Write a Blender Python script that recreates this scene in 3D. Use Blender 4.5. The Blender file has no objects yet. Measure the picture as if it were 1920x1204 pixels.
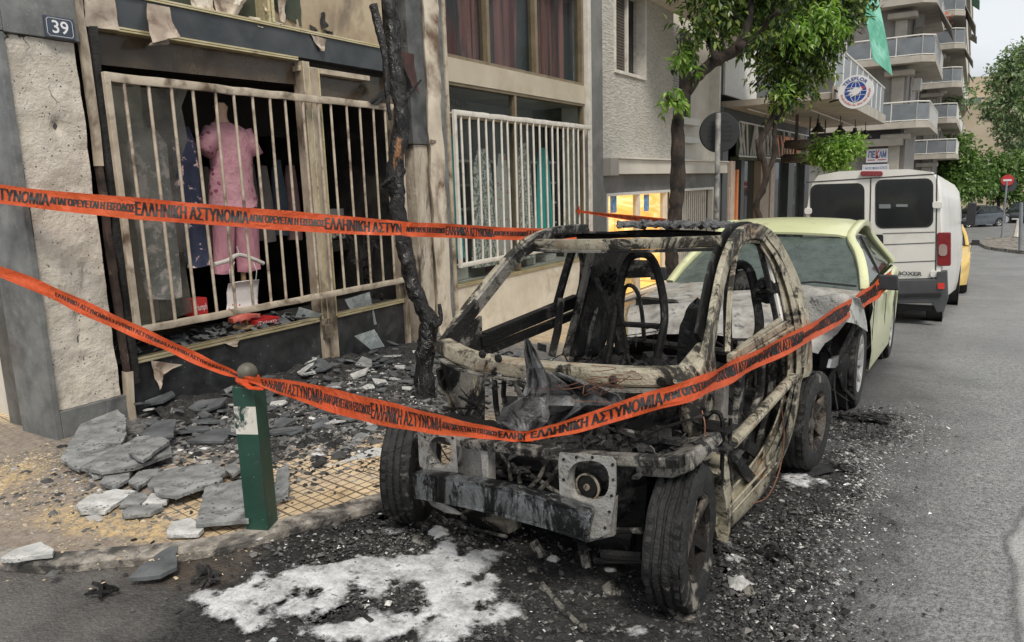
import bpy, math, random
import numpy as np
from mathutils import Vector, Matrix, noise
from mathutils.geometry import tessellate_polygon
random.seed(7); RNG=np.random.default_rng(7)
C=bpy.context.scene.collection
PI=math.pi
# ------------------------------------------------------------ camera (one metre scale, street along +Y falling away)
HC=1.6; F=1380.0; CX,CY=960.0,602.0; KD=0.05
d=np.array([870.,-282.,F]); d/=np.linalg.norm(d)
n_=np.cross(d,np.array([-130.,-251.,F])); n_/=np.linalg.norm(n_)
up=n_ if n_[1]<0 else -n_
rt=np.cross(d,up)
if rt[0]<0: rt=-rt
R3=np.array([rt,d,up])
cam=bpy.data.cameras.new('camera'); camo=bpy.data.objects.new('camera',cam); C.objects.link(camo)
cam.sensor_width=36; cam.lens=36*F/1920; cam.clip_end=3000; cam.clip_start=0.05
cm=Matrix.Identity(4)
for i in range(3):
    cm[i][0]=R3[i][0]; cm[i][1]=-R3[i][1]; cm[i][2]=-R3[i][2]
cm[2][3]=HC
camo.matrix_world=cm
bpy.context.scene.camera=camo
sc=bpy.context.scene
sc.view_settings.view_transform='Standard'; sc.view_settings.look='None'; sc.view_settings.gamma=1
sc.view_settings.exposure=EXPO if 'EXPO' in globals() else 0.58
sc.render.engine='CYCLES'
sc.cycles.max_bounces=6; sc.cycles.transparent_max_bounces=12
# ------------------------------------------------------------ sky and sun (overcast)
SUN_EL,SUN_AZ=math.radians(55),math.radians(200)
world=bpy.data.worlds.new("World"); sc.world=world; world.use_nodes=True
nt=world.node_tree; nt.nodes.clear()
wo=nt.nodes.new('ShaderNodeOutputWorld'); bg=nt.nodes.new('ShaderNodeBackground'); bg.inputs['Strength'].default_value=0.1
sky=nt.nodes.new('ShaderNodeTexSky'); sky.sky_type='NISHITA'; sky.sun_disc=False; sky.sun_elevation=SUN_EL; sky.sun_rotation=SUN_AZ
hs=nt.nodes.new('ShaderNodeHueSaturation'); hs.inputs['Saturation'].default_value=0.2
tcw=nt.nodes.new('ShaderNodeTexCoord'); nz=nt.nodes.new('ShaderNodeTexNoise'); nz.inputs['Scale'].default_value=3.0; nz.inputs['Detail'].default_value=5
mpw=nt.nodes.new('ShaderNodeMapping'); mpw.inputs['Scale'].default_value=(1,1,3)
nt.links.new(tcw.outputs['Generated'],mpw.inputs['Vector']); nt.links.new(mpw.outputs[0],nz.inputs['Vector'])
cr=nt.nodes.new('ShaderNodeValToRGB'); cr.color_ramp.elements[0].position=.42; cr.color_ramp.elements[0].color=(4.1,4.35,4.65,1)
cr.color_ramp.elements[1].position=.6; cr.color_ramp.elements[1].color=(5.8,6.05,6.3,1)
mx=nt.nodes.new('ShaderNodeMixRGB'); mx.inputs['Fac'].default_value=.82
nt.links.new(nz.outputs['Fac'],cr.inputs['Fac']); nt.links.new(sky.outputs[0],hs.inputs['Color'])
nt.links.new(hs.outputs[0],mx.inputs['Color1']); nt.links.new(cr.outputs[0],mx.inputs['Color2'])
nt.links.new(mx.outputs[0],bg.inputs['Color']); nt.links.new(bg.outputs[0],wo.inputs['Surface'])
sl=bpy.data.lights.new('sun','SUN'); sl.energy=2.1; sl.angle=math.radians(20); sl.color=(1,.93,.83)
so=bpy.data.objects.new('sun',sl); C.objects.link(so)
sd=Vector((math.cos(SUN_EL)*.75,-math.cos(SUN_EL)*.66,math.sin(SUN_EL)))
so.rotation_euler=(-sd).to_track_quat('-Z','Y').to_euler(); so.location=(0,0,30)
# ------------------------------------------------------------ pixel -> point on a real plane
CO=np.array([0,0,HC])
def ray(x,y): return R3@np.array([x-CX,y-CY,F])
def onx(x,y,X): r=ray(x,y); return Vector(CO+r*(X/r[0]))
def ony(x,y,Y): r=ray(x,y); return Vector(CO+r*(Y/r[1]))
def onz(x,y,z): r=ray(x,y); return Vector(CO+r*((z-HC)/r[2]))
def ond(x,y,D): r=ray(x,y); return Vector(CO+r*(D/F))      # at camera depth D
# the street is level by the wreck, then falls away from the viewer
_ys=np.arange(-30,61,.25); _s=np.interp(_ys,[-30,3,5.2,18,24,60],[0,0,.066,.066,.033,.033]); _z=-np.concatenate([[0],np.cumsum((_s[1:]+_s[:-1])/2*.25)])
def gz(y): return float(np.interp(y,_ys,_z))
def ong(x,y,dz=0):
    r=ray(x,y); t=(dz-HC)/r[2] if r[2]<0 else 60
    for i in range(60):
        p=CO+r*t; t+=((p[2]-gz(p[1])-dz)/max(.02,-r[2]-.0*r[1]))*.6
    return Vector(CO+r*t)
# ------------------------------------------------------------ mesh builder
WM={}
BOX8=[(1,.7),(.86,1),(-.86,1),(-1,.7),(-1,-.7),(-.86,-1),(.86,-1),(1,-.7)]
class MB:
    def __init__(s): s.v=[]; s.f=[]; s.m=[]; s.uv=None; s.cuts=[]
    def add(s,vs,fs,mi=0):
        s.cuts.append((len(s.v),len(s.f))); b=len(s.v); s.v.extend([tuple(v) for v in vs]); s.f.extend([tuple(i+b for i in f) for f in fs]); s.m.extend([mi]*len(fs)); return s
    def box(s,c,size,rot=None,mi=0,taper=1):
        hx,hy,hz=size[0]/2,size[1]/2,size[2]/2; vs=[]
        for z,t in ((-hz,1),(hz,taper)):
            for x,y in ((-hx,-hy),(hx,-hy),(hx,hy),(-hx,hy)):
                p=Vector((x*t,y*t,z))
                if rot is not None: p=rot@p
                vs.append(p+Vector(c))
        return s.add(vs,[(0,3,2,1),(4,5,6,7),(0,1,5,4),(1,2,6,5),(2,3,7,6),(3,0,4,7)],mi)
    def span(s,a,b,mi=0):   # box between two corners
        a=Vector(a); b=Vector(b); lo=Vector([min(a[i],b[i]) for i in range(3)]); hi=Vector([max(a[i],b[i]) for i in range(3)])
        return s.box((lo+hi)/2,hi-lo,None,mi)
    def prism(s,poly,off,mi=0):   # polygon of 3D points extruded by vector off
        n=len(poly); off=Vector(off); vs=[Vector(p) for p in poly]+[Vector(p)+off for p in poly]
        fs=[tuple(range(n))[::-1],tuple(range(n,2*n))]+[(i,(i+1)%n,(i+1)%n+n,i+n) for i in range(n)]
        return s.add(vs,fs,mi)
    def tube(s,pts,r,n=8,mi=0,caps=True,sq=None,upv=None,jit=0):
        n=8 if (sq and n>8) else n; pts=[Vector(p) for p in pts]; m=len(pts); rs=r if isinstance(r,(list,tuple)) else [r]*m
        u=None; vs=[]
        for i,p in enumerate(pts):
            t=(pts[min(i+1,m-1)]-pts[max(i-1,0)]).normalized()
            if upv is not None: side=t.cross(Vector(upv))
            elif u is None:
                side=t.cross(Vector((0,0,1)))
                if side.length<.05: side=t.cross(Vector((0,1,0)))
            else: side=u-t*u.dot(t)
            if side.length<1e-6: side=t.cross(Vector((1,0,.3)))
            side.normalize(); u=side; w=side.cross(t).normalized()
            for k in range(n):
                a=2*PI*(k+.5)/n; ca,sa=math.cos(a),math.sin(a)
                if sq:     # chamfered box section sq=(half width, half height)
                    if n>=8: x,y=BOX8[k%8]; x*=sq[0]; y*=sq[1]
                    else: e=.45; x=abs(ca)**e*math.copysign(1,ca)*sq[0]; y=abs(sa)**e*math.copysign(1,sa)*sq[1]
                    if isinstance(r,(list,tuple)): x*=rs[i]; y*=rs[i]
                else: x=ca*rs[i]; y=sa*rs[i]
                if jit: q=1+jit*noise.noise(Vector((k*1.7,i*1.3,p.x*3+p.y*5))); x*=q; y*=q
                vs.append(p+side*x+w*y)
        fs=[]
        for i in range(m-1):
            for k in range(n): fs.append((i*n+k,i*n+(k+1)%n,(i+1)*n+(k+1)%n,(i+1)*n+k))
        if caps: fs.append(tuple(range(n))[::-1]); fs.append(tuple(range((m-1)*n,m*n)))
        return s.add(vs,fs,mi)
    def grid(s,rows,mi=0,close=False,th=0):   # rows of points -> sheet, optional thickness
        m=len(rows); n=len(rows[0]); vs=[Vector(p) for r in rows for p in r]
        fs=[]; nn=n if close else n-1
        for i in range(m-1):
            for j in range(nn): fs.append((i*n+j,i*n+(j+1)%n,(i+1)*n+(j+1)%n,(i+1)*n+j))
        if not th: return s.add(vs,fs,mi)
        nr=[Vector((0,0,0)) for _ in vs]
        for f in fs:
            q=(vs[f[1]]-vs[f[0]]).cross(vs[f[3]]-vs[f[0]])
            for k in f: nr[k]=nr[k]+q
        vb=[p-q.normalized()*th if q.length>1e-12 else p for p,q in zip(vs,nr)]
        N=len(vs); fb=[tuple(k+N for k in f[::-1]) for f in fs]; ed=[]
        if not close:
            b=[i*n for i in range(m)]; t=[i*n+n-1 for i in range(m)]
            for i in range(m-1): ed.append((b[i],b[i+1],b[i+1]+N,b[i]+N)); ed.append((t[i+1],t[i],t[i]+N,t[i+1]+N))
        for j in range(nn):
            j2=(j+1)%n; o=(m-1)*n
            ed.append((j2,j,j+N,j2+N)); ed.append((o+j,o+j2,o+j2+N,o+j+N))
        return s.add(vs+vb,fs+fb+ed,mi)
    def lathe(s,prof,c,axis,n=32,mi=0,closed=False,fn=None):   # prof [(radius, along)]
        c=Vector(c); ax=Vector(axis).normalized(); a=ax.orthogonal().normalized()
        if abs(ax.z)<.9: a=(Vector((0,0,1))-ax*ax.z).normalized()
        b=ax.cross(a); rows=[]
        for k in range(n):
            t=2*PI*k/n
            rows.append([c+(a*math.cos(t)+b*math.sin(t))*(r if fn is None else fn(r,h,t))+ax*h for r,h in prof])
        m=len(prof); vs=[p for r in rows for p in r]; fs=[]
        for k in range(n):
            k2=(k+1)%n
            for j in range(m if closed else m-1):
                j2=(j+1)%m; fs.append((k*m+j,k*m+j2,k2*m+j2,k2*m+j))
        if not closed:
            if prof[0][0]>1e-6: fs.append(tuple(k*m for k in range(n)))
            if prof[-1][0]>1e-6: fs.append(tuple(k*m+m-1 for k in range(n))[::-1])
        return s.add(vs,fs,mi)
    def warp(s,amp,scale,seed=0,start=0):
        for i in range(start,len(s.v)):
            p=Vector(s.v[i]); q=noise.noise_vector(p*scale+Vector((seed*7.1,seed*3.3,seed)))
            s.v[i]=tuple(p+q*amp)
        return s
    def build_each(s,name,mat,parent=None,**kw):   # every piece added becomes an object of its own
        cs=s.cuts+[(len(s.v),len(s.f))]; out=[]
        for (v0,f0),(v1,f1) in zip(cs[:-1],cs[1:]):
            m=MB(); m.v=s.v[v0:v1]; m.f=[tuple(i-v0 for i in f) for f in s.f[f0:f1]]; m.m=[0]*len(m.f); out.append(m.build(name,mat,parent,**kw))
        return out
    def build(s,name,mats,parent=None,smooth=30,loc=None,bevel=0,**tags):
        if not isinstance(mats,(list,tuple)): mats=[mats]
        V=np.array(s.v,float).reshape(-1,3)
        if parent is not None: W=WM[parent.name]
        else:
            if loc is None:
                lo=V.min(0); hi=V.max(0); loc=((lo[0]+hi[0])/2,(lo[1]+hi[1])/2,lo[2])
            W=Matrix.Translation(Vector(loc))
        I=np.array(W.inverted()); V=V@I[:3,:3].T+I[:3,3]
        me=bpy.data.meshes.new(name); me.from_pydata(V.tolist(),[],s.f)
        for mt in mats: me.materials.append(mt)
        if len(mats)>1: me.polygons.foreach_set('material_index',s.m)
        if s.uv is not None:
            l=me.uv_layers.new(name='UVMap'); l.data.foreach_set('uv',np.array(s.uv,float).ravel())
        me.update()
        if smooth:
            me.shade_smooth()
            if smooth<180: me.set_sharp_from_angle(angle=math.radians(smooth))
        o=bpy.data.objects.new(name,me); C.objects.link(o)
        if parent is not None:
            o.parent=parent; WM[o.name]=W
        else: o.matrix_world=W; WM[o.name]=W
        if bevel:
            b=o.modifiers.new('bevel','BEVEL'); b.width=bevel; b.segments=2; b.limit_method='ANGLE'; b.angle_limit=math.radians(40)
        for k,v in tags.items(): o[{'cat':'category'}.get(k,k)]=v
        return o
def thing(name,loc,rot=None,**tags):
    o=bpy.data.objects.new(name,None); C.objects.link(o); W=Matrix.Translation(Vector(loc))
    if isinstance(rot,Matrix): W=rot
    elif rot is not None: W=W@Matrix.Rotation(rot,4,'Z')
    o.matrix_world=W; WM[o.name]=W; o.empty_display_size=.2
    for k,v in tags.items(): o[{'cat':'category'}.get(k,k)]=v
    return o
def copy_tree(o,loc,rz=0,scale=None,parent=None,**tags):
    c=o.copy(); C.objects.link(c)
    if parent is None:
        c.location=loc; c.rotation_euler=(0,0,rz)
        if scale: c.scale=scale if isinstance(scale,(tuple,list)) else (scale,)*3
    else: c.parent=parent
    for ch in list(o.children): copy_tree(ch,None,parent=c)
    for k,v in tags.items(): c[{'cat':'category'}.get(k,k)]=v
    return c
def lerp(a,b,t): return a+(b-a)*t
def smooth_path(pts,k=4):      # Catmull-Rom
    P=[Vector(p) for p in pts]; P=[P[0]*2-P[1]]+P+[P[-1]*2-P[-2]]; out=[]
    for i in range(1,len(P)-2):
        a,b,c,d_=P[i-1:i+3]
        for j in range(k):
            t=j/k; out.append(.5*((2*b)+(c-a)*t+(2*a-5*b+4*c-d_)*t*t+(3*b-a-3*c+d_)*t**3))
    out.append(P[-2]); return out
# ------------------------------------------------------------ text as geometry
def text_geo(body,size=1,w=None,bold=0.0):
    cu=bpy.data.curves.new('tmp','FONT'); cu.body=body; cu.size=size; cu.offset=bold; cu.resolution_u=3
    o=bpy.data.objects.new('tmp',cu); C.objects.link(o)
    me=bpy.data.meshes.new_from_object(o.evaluated_get(bpy.context.evaluated_depsgraph_get()))
    V=np.array([v.co[:] for v in me.vertices]); Fs=[]
    for p in me.polygons:
        vs=list(p.vertices)
        if len(vs)==3: Fs.append(tuple(vs))
        else:
            for t in tessellate_polygon([[Vector(V[i]) for i in vs]]): Fs.append(tuple(vs[i] for i in (t if True else t)))
    up_=[]
    for f in Fs:
        a,b,c_=[V[i] for i in f]; cr_=(b[0]-a[0])*(c_[1]-a[1])-(b[1]-a[1])*(c_[0]-a[0])
        if abs(cr_)>1e-12: up_.append(f if cr_>0 else f[::-1])
    Fs=up_
    bpy.data.objects.remove(o); bpy.data.curves.remove(cu); bpy.data.meshes.remove(me)
    V[:,0]-=V[:,0].min(); V[:,1]-=V[:,1].min()
    if w: V[:,0]*=w/V[:,0].max()
    return V,Fs
def put_text(mb,body,origin,xd,yd,w=None,h=None,lift=.002,mi=0,bold=0.0):   # origin = lower left, xd/yd unit directions
    V,Fs=text_geo(body,1,None,bold)
    if h: V[:,1]*=h/V[:,1].max()
    if w: V[:,0]*=w/V[:,0].max()
    elif h: V[:,0]*=h/.73
    xd=Vector(xd).normalized(); yd=Vector(yd).normalized(); nn=xd.cross(yd)
    o=Vector(origin)+nn*lift
    mb.add([o+xd*v[0]+yd*v[1] for v in V],Fs,mi)
# ------------------------------------------------------------ materials
def newmat(name):
    m=bpy.data.materials.new(name); m.use_nodes=True; return m,m.node_tree,m.node_tree.nodes['Principled BSDF']
def nd(nt,t,ins=None,**pr):
    n=nt.nodes.new('ShaderNode'+t)
    for k,v in pr.items(): setattr(n,k,v)
    for k,v in (ins or {}).items():
        if isinstance(v,bpy.types.NodeSocket): nt.links.new(v,n.inputs[k])
        elif isinstance(v,bpy.types.Node): nt.links.new(v.outputs[0],n.inputs[k])
        else:
            if isinstance(v,(tuple,list)) and len(v)==3 and n.inputs[k].type=='RGBA': v=(*v,1)
            n.inputs[k].default_value=v
    return n
def vec(nt,scale=(1,1,1),rot=(0,0,0),loc=(0,0,0)):
    t=nd(nt,'TexCoord'); return nd(nt,'Mapping',{'Vector':t.outputs['Object'],'Scale':scale,'Rotation':rot,'Location':loc}).outputs[0]
def nz_(nt,v,scale=5,detail=5,rough=.6,dist=0): return nd(nt,'TexNoise',{'Vector':v,'Scale':scale,'Detail':detail,'Roughness':rough,'Distortion':dist}).outputs['Fac']
def rmp(nt,f,a=.4,b=.6,c0=(0,0,0),c1=(1,1,1),stops=None):
    r=nd(nt,'ValToRGB',{'Fac':f}); e=r.color_ramp.elements
    if stops:
        e[0].position,e[0].color=stops[0][0],(*stops[0][1],1); e[1].position,e[1].color=stops[-1][0],(*stops[-1][1],1)
        for p,c in stops[1:-1]: q=e.new(p); q.color=(*c,1)
    else:
        e[0].position=a; e[1].position=b; e[0].color=(*c0,1); e[1].color=(*c1,1)
    return r.outputs[0]
def mixc(nt,f,a,b,bt='MIX'): return nd(nt,'MixRGB',{'Fac':f,'Color1':a,'Color2':b},blend_type=bt).outputs[0]
def mt(nt,op,a,b=0,c=0,clamp=False): return nd(nt,'Math',{0:a,1:b,2:c},operation=op,use_clamp=clamp).outputs[0]
def bump(nt,h,strength=.5,dist=.01): return nd(nt,'Bump',{'Height':h,'Strength':strength,'Distance':dist}).outputs[0]
def S(r,g,b):     # sRGB 0-255 -> linear
    f=lambda c:(c/255/12.92 if c/255<=.04045 else ((c/255+.055)/1.055)**2.4)
    return (f(r),f(g),f(b))
def pm(name,c1,c2=None,scale=4,rough=.7,metal=0,bmp=.3,bscale=None,bdist=.01,c3=None,s3=1.5,t3=(.5,.62),detail=6,vscale=(1,1,1),a=.35,b=.65,rough2=None,coat=0,spec=None,alpha=None,dots=None):
    m,nt,bs=newmat(name); v=vec(nt,vscale); f=nz_(nt,v,scale,detail,.62)
    col=rmp(nt,f,a,b,c1,c2 or c1)
    if c3: 
        f3=nz_(nt,v,s3,5,.65,.4); k=rmp(nt,f3,t3[0],t3[1]); col=mixc(nt,k,col,c3)
    if dots:   # (colour, scale, threshold)
        vo=nd(nt,'TexVoronoi',{'Vector':v,'Scale':dots[1]}).outputs['Distance']; k=rmp(nt,vo,dots[2],dots[2]+.04,(1,1,1),(0,0,0))
        k=mt(nt,'MULTIPLY',k,rmp(nt,nz_(nt,v,dots[1]*.23,2),.5,.56)); col=mixc(nt,k,col,dots[0])
    nt.links.new(col,bs.inputs['Base Color']); bs.inputs['Metallic'].default_value=metal
    if rough2 is not None: nt.links.new(mt(nt,'MULTIPLY_ADD',rmp(nt,nz_(nt,v,scale*.7,4),.35,.65),rough2-rough,rough),bs.inputs['Roughness'])
    else: bs.inputs['Roughness'].default_value=rough
    if bmp: nt.links.new(bump(nt,nz_(nt,v,bscale or scale*3,6,.65),bmp,bdist),bs.inputs['Normal'])
    if coat: bs.inputs['Coat Weight'].default_value=coat; bs.inputs['Coat Roughness'].default_value=.08
    if spec is not None: bs.inputs['Specular IOR Level'].default_value=spec
    return m
MATS={}
def G(k): return MATS[k]
MATS.update(
 white=pm('white_paint',(.62,.61,.57),(.72,.71,.67),8,.5,bmp=.1),
 black=pm('black_plastic',(.012,.012,.013),(.02,.02,.022),12,.5,bmp=.1),
 dark=pm('dark_grey_paint',(.045,.05,.052),(.065,.07,.072),3,.45,bmp=.08),
 rubber=pm('tyre_rubber',(.009,.009,.009),(.022,.022,.021),18,.75,bmp=.5,bscale=60,bdist=.004,c3=(.055,.052,.048),s3=6,t3=(.55,.7)),
 chrome=pm('bright_metal',(.5,.5,.5),(.6,.6,.6),10,.3,metal=.9,bmp=.05),
 silver=pm('alloy_silver',(.42,.42,.41),(.55,.55,.53),10,.35,metal=.6,bmp=.05),
 red=pm('red_lens',(.17,.008,.012),(.24,.012,.016),20,.2,bmp=0,coat=.5),
 gold=pm('gold_anodised_strip',(.55,.46,.25),(.72,.64,.42),30,.35,metal=.5,bmp=.15,c3=(.12,.1,.07),s3=9,t3=(.58,.7),vscale=(1,.2,1)),
 soot=pm('soot',(.008,.008,.008),(.03,.029,.028),9,.85,bmp=.8,bscale=30,bdist=.02),
 textblack=pm('black_lettering',(.012,.012,.012),None,5,.6,bmp=0),
 textwhite=pm('white_lettering',(.75,.75,.75),None,5,.6,bmp=0),
)
def glassmat(name,tint=(.5,.55,.55),rough=.03,alpha=.4,dirt=None,dscale=3,dt=(.45,.7),dcol=None):
    m,nt,bs=newmat(name); out=nt.nodes['Material Output']
    bs.inputs['Base Color'].default_value=(*tint,1); bs.inputs['Roughness'].default_value=rough
    tr=nd(nt,'BsdfTransparent',{'Color':(.9,.93,.92)})
    a=alpha
    if dirt:
        v=vec(nt); k=rmp(nt,nz_(nt,v,dscale,8,.7),dt[0],dt[1]); a=mt(nt,'MULTIPLY_ADD',k,dirt-alpha,alpha)
        nt.links.new(mixc(nt,k,tint,dcol or tuple(min(1,c*1.6+.04) for c in tint)),bs.inputs['Base Color'])
        nt.links.new(mt(nt,'MULTIPLY_ADD',k,.5,rough),bs.inputs['Roughness'])
    mx=nd(nt,'MixShader',{0:a,1:tr.outputs[0],2:bs.outputs[0]}); nt.links.new(mx.outputs[0],out.inputs['Surface'])
    return m
# ============================================================ GROUND
def dist_mask(nt,v,cx,cy,rx,ry,rot,soft,nscale,namp,inner=1.0):   # 1 inside a noisy ellipse
    mp=nd(nt,'Mapping',{'Vector':v,'Location':(cx,cy,0),'Rotation':(0,0,rot),'Scale':(rx,ry,1)},vector_type='TEXTURE').outputs[0]
    s=nd(nt,'SeparateXYZ',{0:mp}); x=s.outputs[0]; y=s.outputs[1]
    r=mt(nt,'SQRT',mt(nt,'ADD',mt(nt,'MULTIPLY',x,x),mt(nt,'MULTIPLY',y,y)))
    r=mt(nt,'ADD',r,mt(nt,'MULTIPLY',mt(nt,'SUBTRACT',nz_(nt,v,nscale,7,.65),.5),namp))
    return mt(nt,'SUBTRACT',1,mt(nt,'DIVIDE',mt(nt,'SUBTRACT',r,inner),soft,clamp=True),clamp=True)
def asphalt():
    m,nt,bs=newmat('asphalt'); v=vec(nt)
    f=nz_(nt,v,42,7,.8); vo=nd(nt,'TexVoronoi',{'Vector':v,'Scale':85}); 
    col=rmp(nt,f,.36,.66,(.05,.051,.053),(.41,.41,.405))
    col=mixc(nt,rmp(nt,vo.outputs['Distance'],.12,.3,(1,1,1),(0,0,0)),col,(.42,.42,.41))
    big=nz_(nt,v,.55,6,.6,.5); col=mixc(nt,1,col,rmp(nt,big,.3,.7,(.78,.78,.79),(1.12,1.12,1.11)),'MULTIPLY')
    col=mixc(nt,mt(nt,'MULTIPLY',rmp(nt,nz_(nt,vec(nt,(2.2,.35,1)),1.3,5,.6),.4,.7),.35),col,(.16,.161,.164))
    # brown silt in the gutter at the corner
    k=dist_mask(nt,v,-3.6,.9,1.7,.75,.25,.5,2.2,1.1); col=mixc(nt,mt(nt,'MULTIPLY',k,.75),col,mixc(nt,nz_(nt,v,9,5),(.025,.023,.021),(.12,.105,.09)))
    k2=dist_mask(nt,v,-2.55,1.95,.55,.22,.5,.5,5,1.0,.8); col=mixc(nt,mt(nt,'MULTIPLY',k2,.6),col,(.16,.11,.07))
    # fire scorch and wet soot round the wreck
    k=dist_mask(nt,v,-1.68,3.0,1.1,1.75,-.1,.5,3.2,1.0); 
    sc_=rmp(nt,nz_(nt,v,30,7,.75),.45,.72,(.005,.005,.005),(.06,.058,.056)); col=mixc(nt,mt(nt,'MULTIPLY',k,.97),col,sc_)
    k=dist_mask(nt,v,-1.1,3.4,.9,2.2,-.1,.8,2.2,.8,.7); col=mixc(nt,mt(nt,'MULTIPLY',k,.5),col,(.045,.045,.045))
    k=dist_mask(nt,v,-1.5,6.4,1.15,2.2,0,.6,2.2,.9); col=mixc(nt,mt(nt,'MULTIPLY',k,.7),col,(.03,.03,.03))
    # repaired strip at the right
    sx=nd(nt,'SeparateXYZ',{0:v}); edge=mt(nt,'ADD',sx.outputs[0],mt(nt,'MULTIPLY',mt(nt,'SUBTRACT',nz_(nt,v,1.6,6,.6),.5),.18))
    ny=mt(nt,'LESS_THAN',sx.outputs[1],6.5); edge=mt(nt,'SUBTRACT',edge,mt(nt,'MULTIPLY',mt(nt,'MAXIMUM',mt(nt,'SUBTRACT',sx.outputs[1],3.7),0),.22))
    pt=rmp(nt,edge,.235,.25); seam=mt(nt,'MULTIPLY',rmp(nt,edge,.205,.225),rmp(nt,edge,.24,.27,(1,1,1),(0,0,0)))
    pt=mt(nt,'MULTIPLY',pt,ny); seam=mt(nt,'MULTIPLY',seam,ny)
    col=mixc(nt,mt(nt,'MULTIPLY',pt,.5),col,mixc(nt,nz_(nt,v,4,6),(.36,.36,.35),(.62,.62,.6))); col=mixc(nt,mt(nt,'MULTIPLY',seam,.55),col,(.06,.06,.06))
    nt.links.new(col,bs.inputs['Base Color'])
    ro=mt(nt,'MULTIPLY_ADD',rmp(nt,nz_(nt,v,1.1,5),.4,.65),.28,.34); nt.links.new(ro,bs.inputs['Roughness'])
    h=mt(nt,'ADD',nz_(nt,v,90,5,.7),mt(nt,'MULTIPLY',vo.outputs['Distance'],.8)); nt.links.new(bump(nt,h,.8,.008),bs.inputs['Normal'])
    return m
def paving():
    m,nt,bs=newmat('pavement_tiles'); v=vec(nt)
    tv=vec(nt,(1,1,1),(0,0,math.radians(8))); s=nd(nt,'SeparateXYZ',{0:tv})
    P=.062
    def groove(x,per,w):
        q=mt(nt,'ABSOLUTE',mt(nt,'SUBTRACT',mt(nt,'FRACT',mt(nt,'DIVIDE',x,per)),.5)); return mt(nt,'GREATER_THAN',q,.5-w)
    gx=groove(s.outputs[0],P,.07); gy=groove(s.outputs[1],P,.07); bx=groove(s.outputs[0],P*6,.02); by=groove(s.outputs[1],P*6,.02)
    gr=mt(nt,'MAXIMUM',mt(nt,'MAXIMUM',gx,gy),mt(nt,'MAXIMUM',bx,by))
    tile=rmp(nt,nz_(nt,v,7,6),.35,.65,(.50,.35,.19),(.78,.60,.36))
    tile=mixc(nt,rmp(nt,nz_(nt,v,1.2,5),.4,.65),tile,(.55,.45,.34))
    dirt=nz_(nt,v,13,6,.75); tile=mixc(nt,rmp(nt,dirt,.55,.7),tile,(.1,.085,.07))
    col=mixc(nt,mt(nt,'MULTIPLY',gr,.85),tile,(.075,.058,.042))
    # sand and plaster dust spread at the corner
    sand=rmp(nt,nz_(nt,v,26,7,.75),.35,.68,(.16,.13,.105),(.37,.31,.255)); sand=mixc(nt,rmp(nt,nz_(nt,v,60,3),.66,.7),sand,(.06,.05,.045))
    yel=dist_mask(nt,v,-4.6,1.75,.22,.25,0,.5,4,1.0,.8); yel=mt(nt,'MAXIMUM',yel,dist_mask(nt,v,-3.35,1.86,.5,.16,.3,.5,6,1.2,.8))
    sand=mixc(nt,mt(nt,'MULTIPLY',yel,rmp(nt,nz_(nt,v,20,6,.8),.42,.6)),sand,(.66,.47,.22))
    k=dist_mask(nt,v,-4.6,1.2,1.75,1.15,-.15,.25,3.5,.7); col=mixc(nt,mt(nt,'MULTIPLY',k,.95),col,sand)
    # dirty concrete band along the kerb
    k=dist_mask(nt,v,-2.5,2.9,.22,.75,.15,.3,5,.5); 
    # grey ash and slate grit below the shopfront
    ash=rmp(nt,nz_(nt,v,22,8,.8),.36,.7,(.02,.02,.021),(.27,.265,.26))
    k=dist_mask(nt,v,-4.3,4.6,1.15,2.1,-.1,.3,3.0,.7); col=mixc(nt,k,col,ash)
    k=dist_mask(nt,v,-3.3,4.7,.6,1.3,0,.35,4,.7,.9); col=mixc(nt,mt(nt,'MULTIPLY',k,.8),col,ash)
    k=dist_mask(nt,v,-3.85,3.1,.6,.3,.55,.4,5,.8); col=mixc(nt,mt(nt,'MULTIPLY',k,.72),col,mixc(nt,nz_(nt,v,30,6),(.08,.08,.08),(.42,.41,.4)))
    nt.links.new(col,bs.inputs['Base Color']); bs.inputs['Roughness'].default_value=.72
    h=mt(nt,'ADD',mt(nt,'MULTIPLY',gr,-1.2),mt(nt,'MULTIPLY',nz_(nt,v,45,7,.75),.8)); nt.links.new(bump(nt,h,1,.012),bs.inputs['Normal'])
    return m
mroad=asphalt(); mpave=paving()
mkerb=pm('kerb_stone',(.16,.145,.125),(.42,.38,.33),16,.8,bmp=1,bscale=30,bdist=.02,c3=(.05,.047,.043),s3=4.5,t3=(.46,.58))
def ground_sheet(name,xs,ys,mat,dz=0,kind='structure'):
    mb=MB(); mb.grid([[(x,y,gz(y)+dz) for x in xs] for y in ys]); return mb.build(name,mat,loc=(0,0,0),kind=kind,smooth=0)
o=ground_sheet('road',[-160,-40,0,40,260],[-120,-25,0,3]+list(np.arange(3.25,6,.25))+[8,12,18,19.5,21,22.5,24,40,60,400,1500],mroad)
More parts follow.
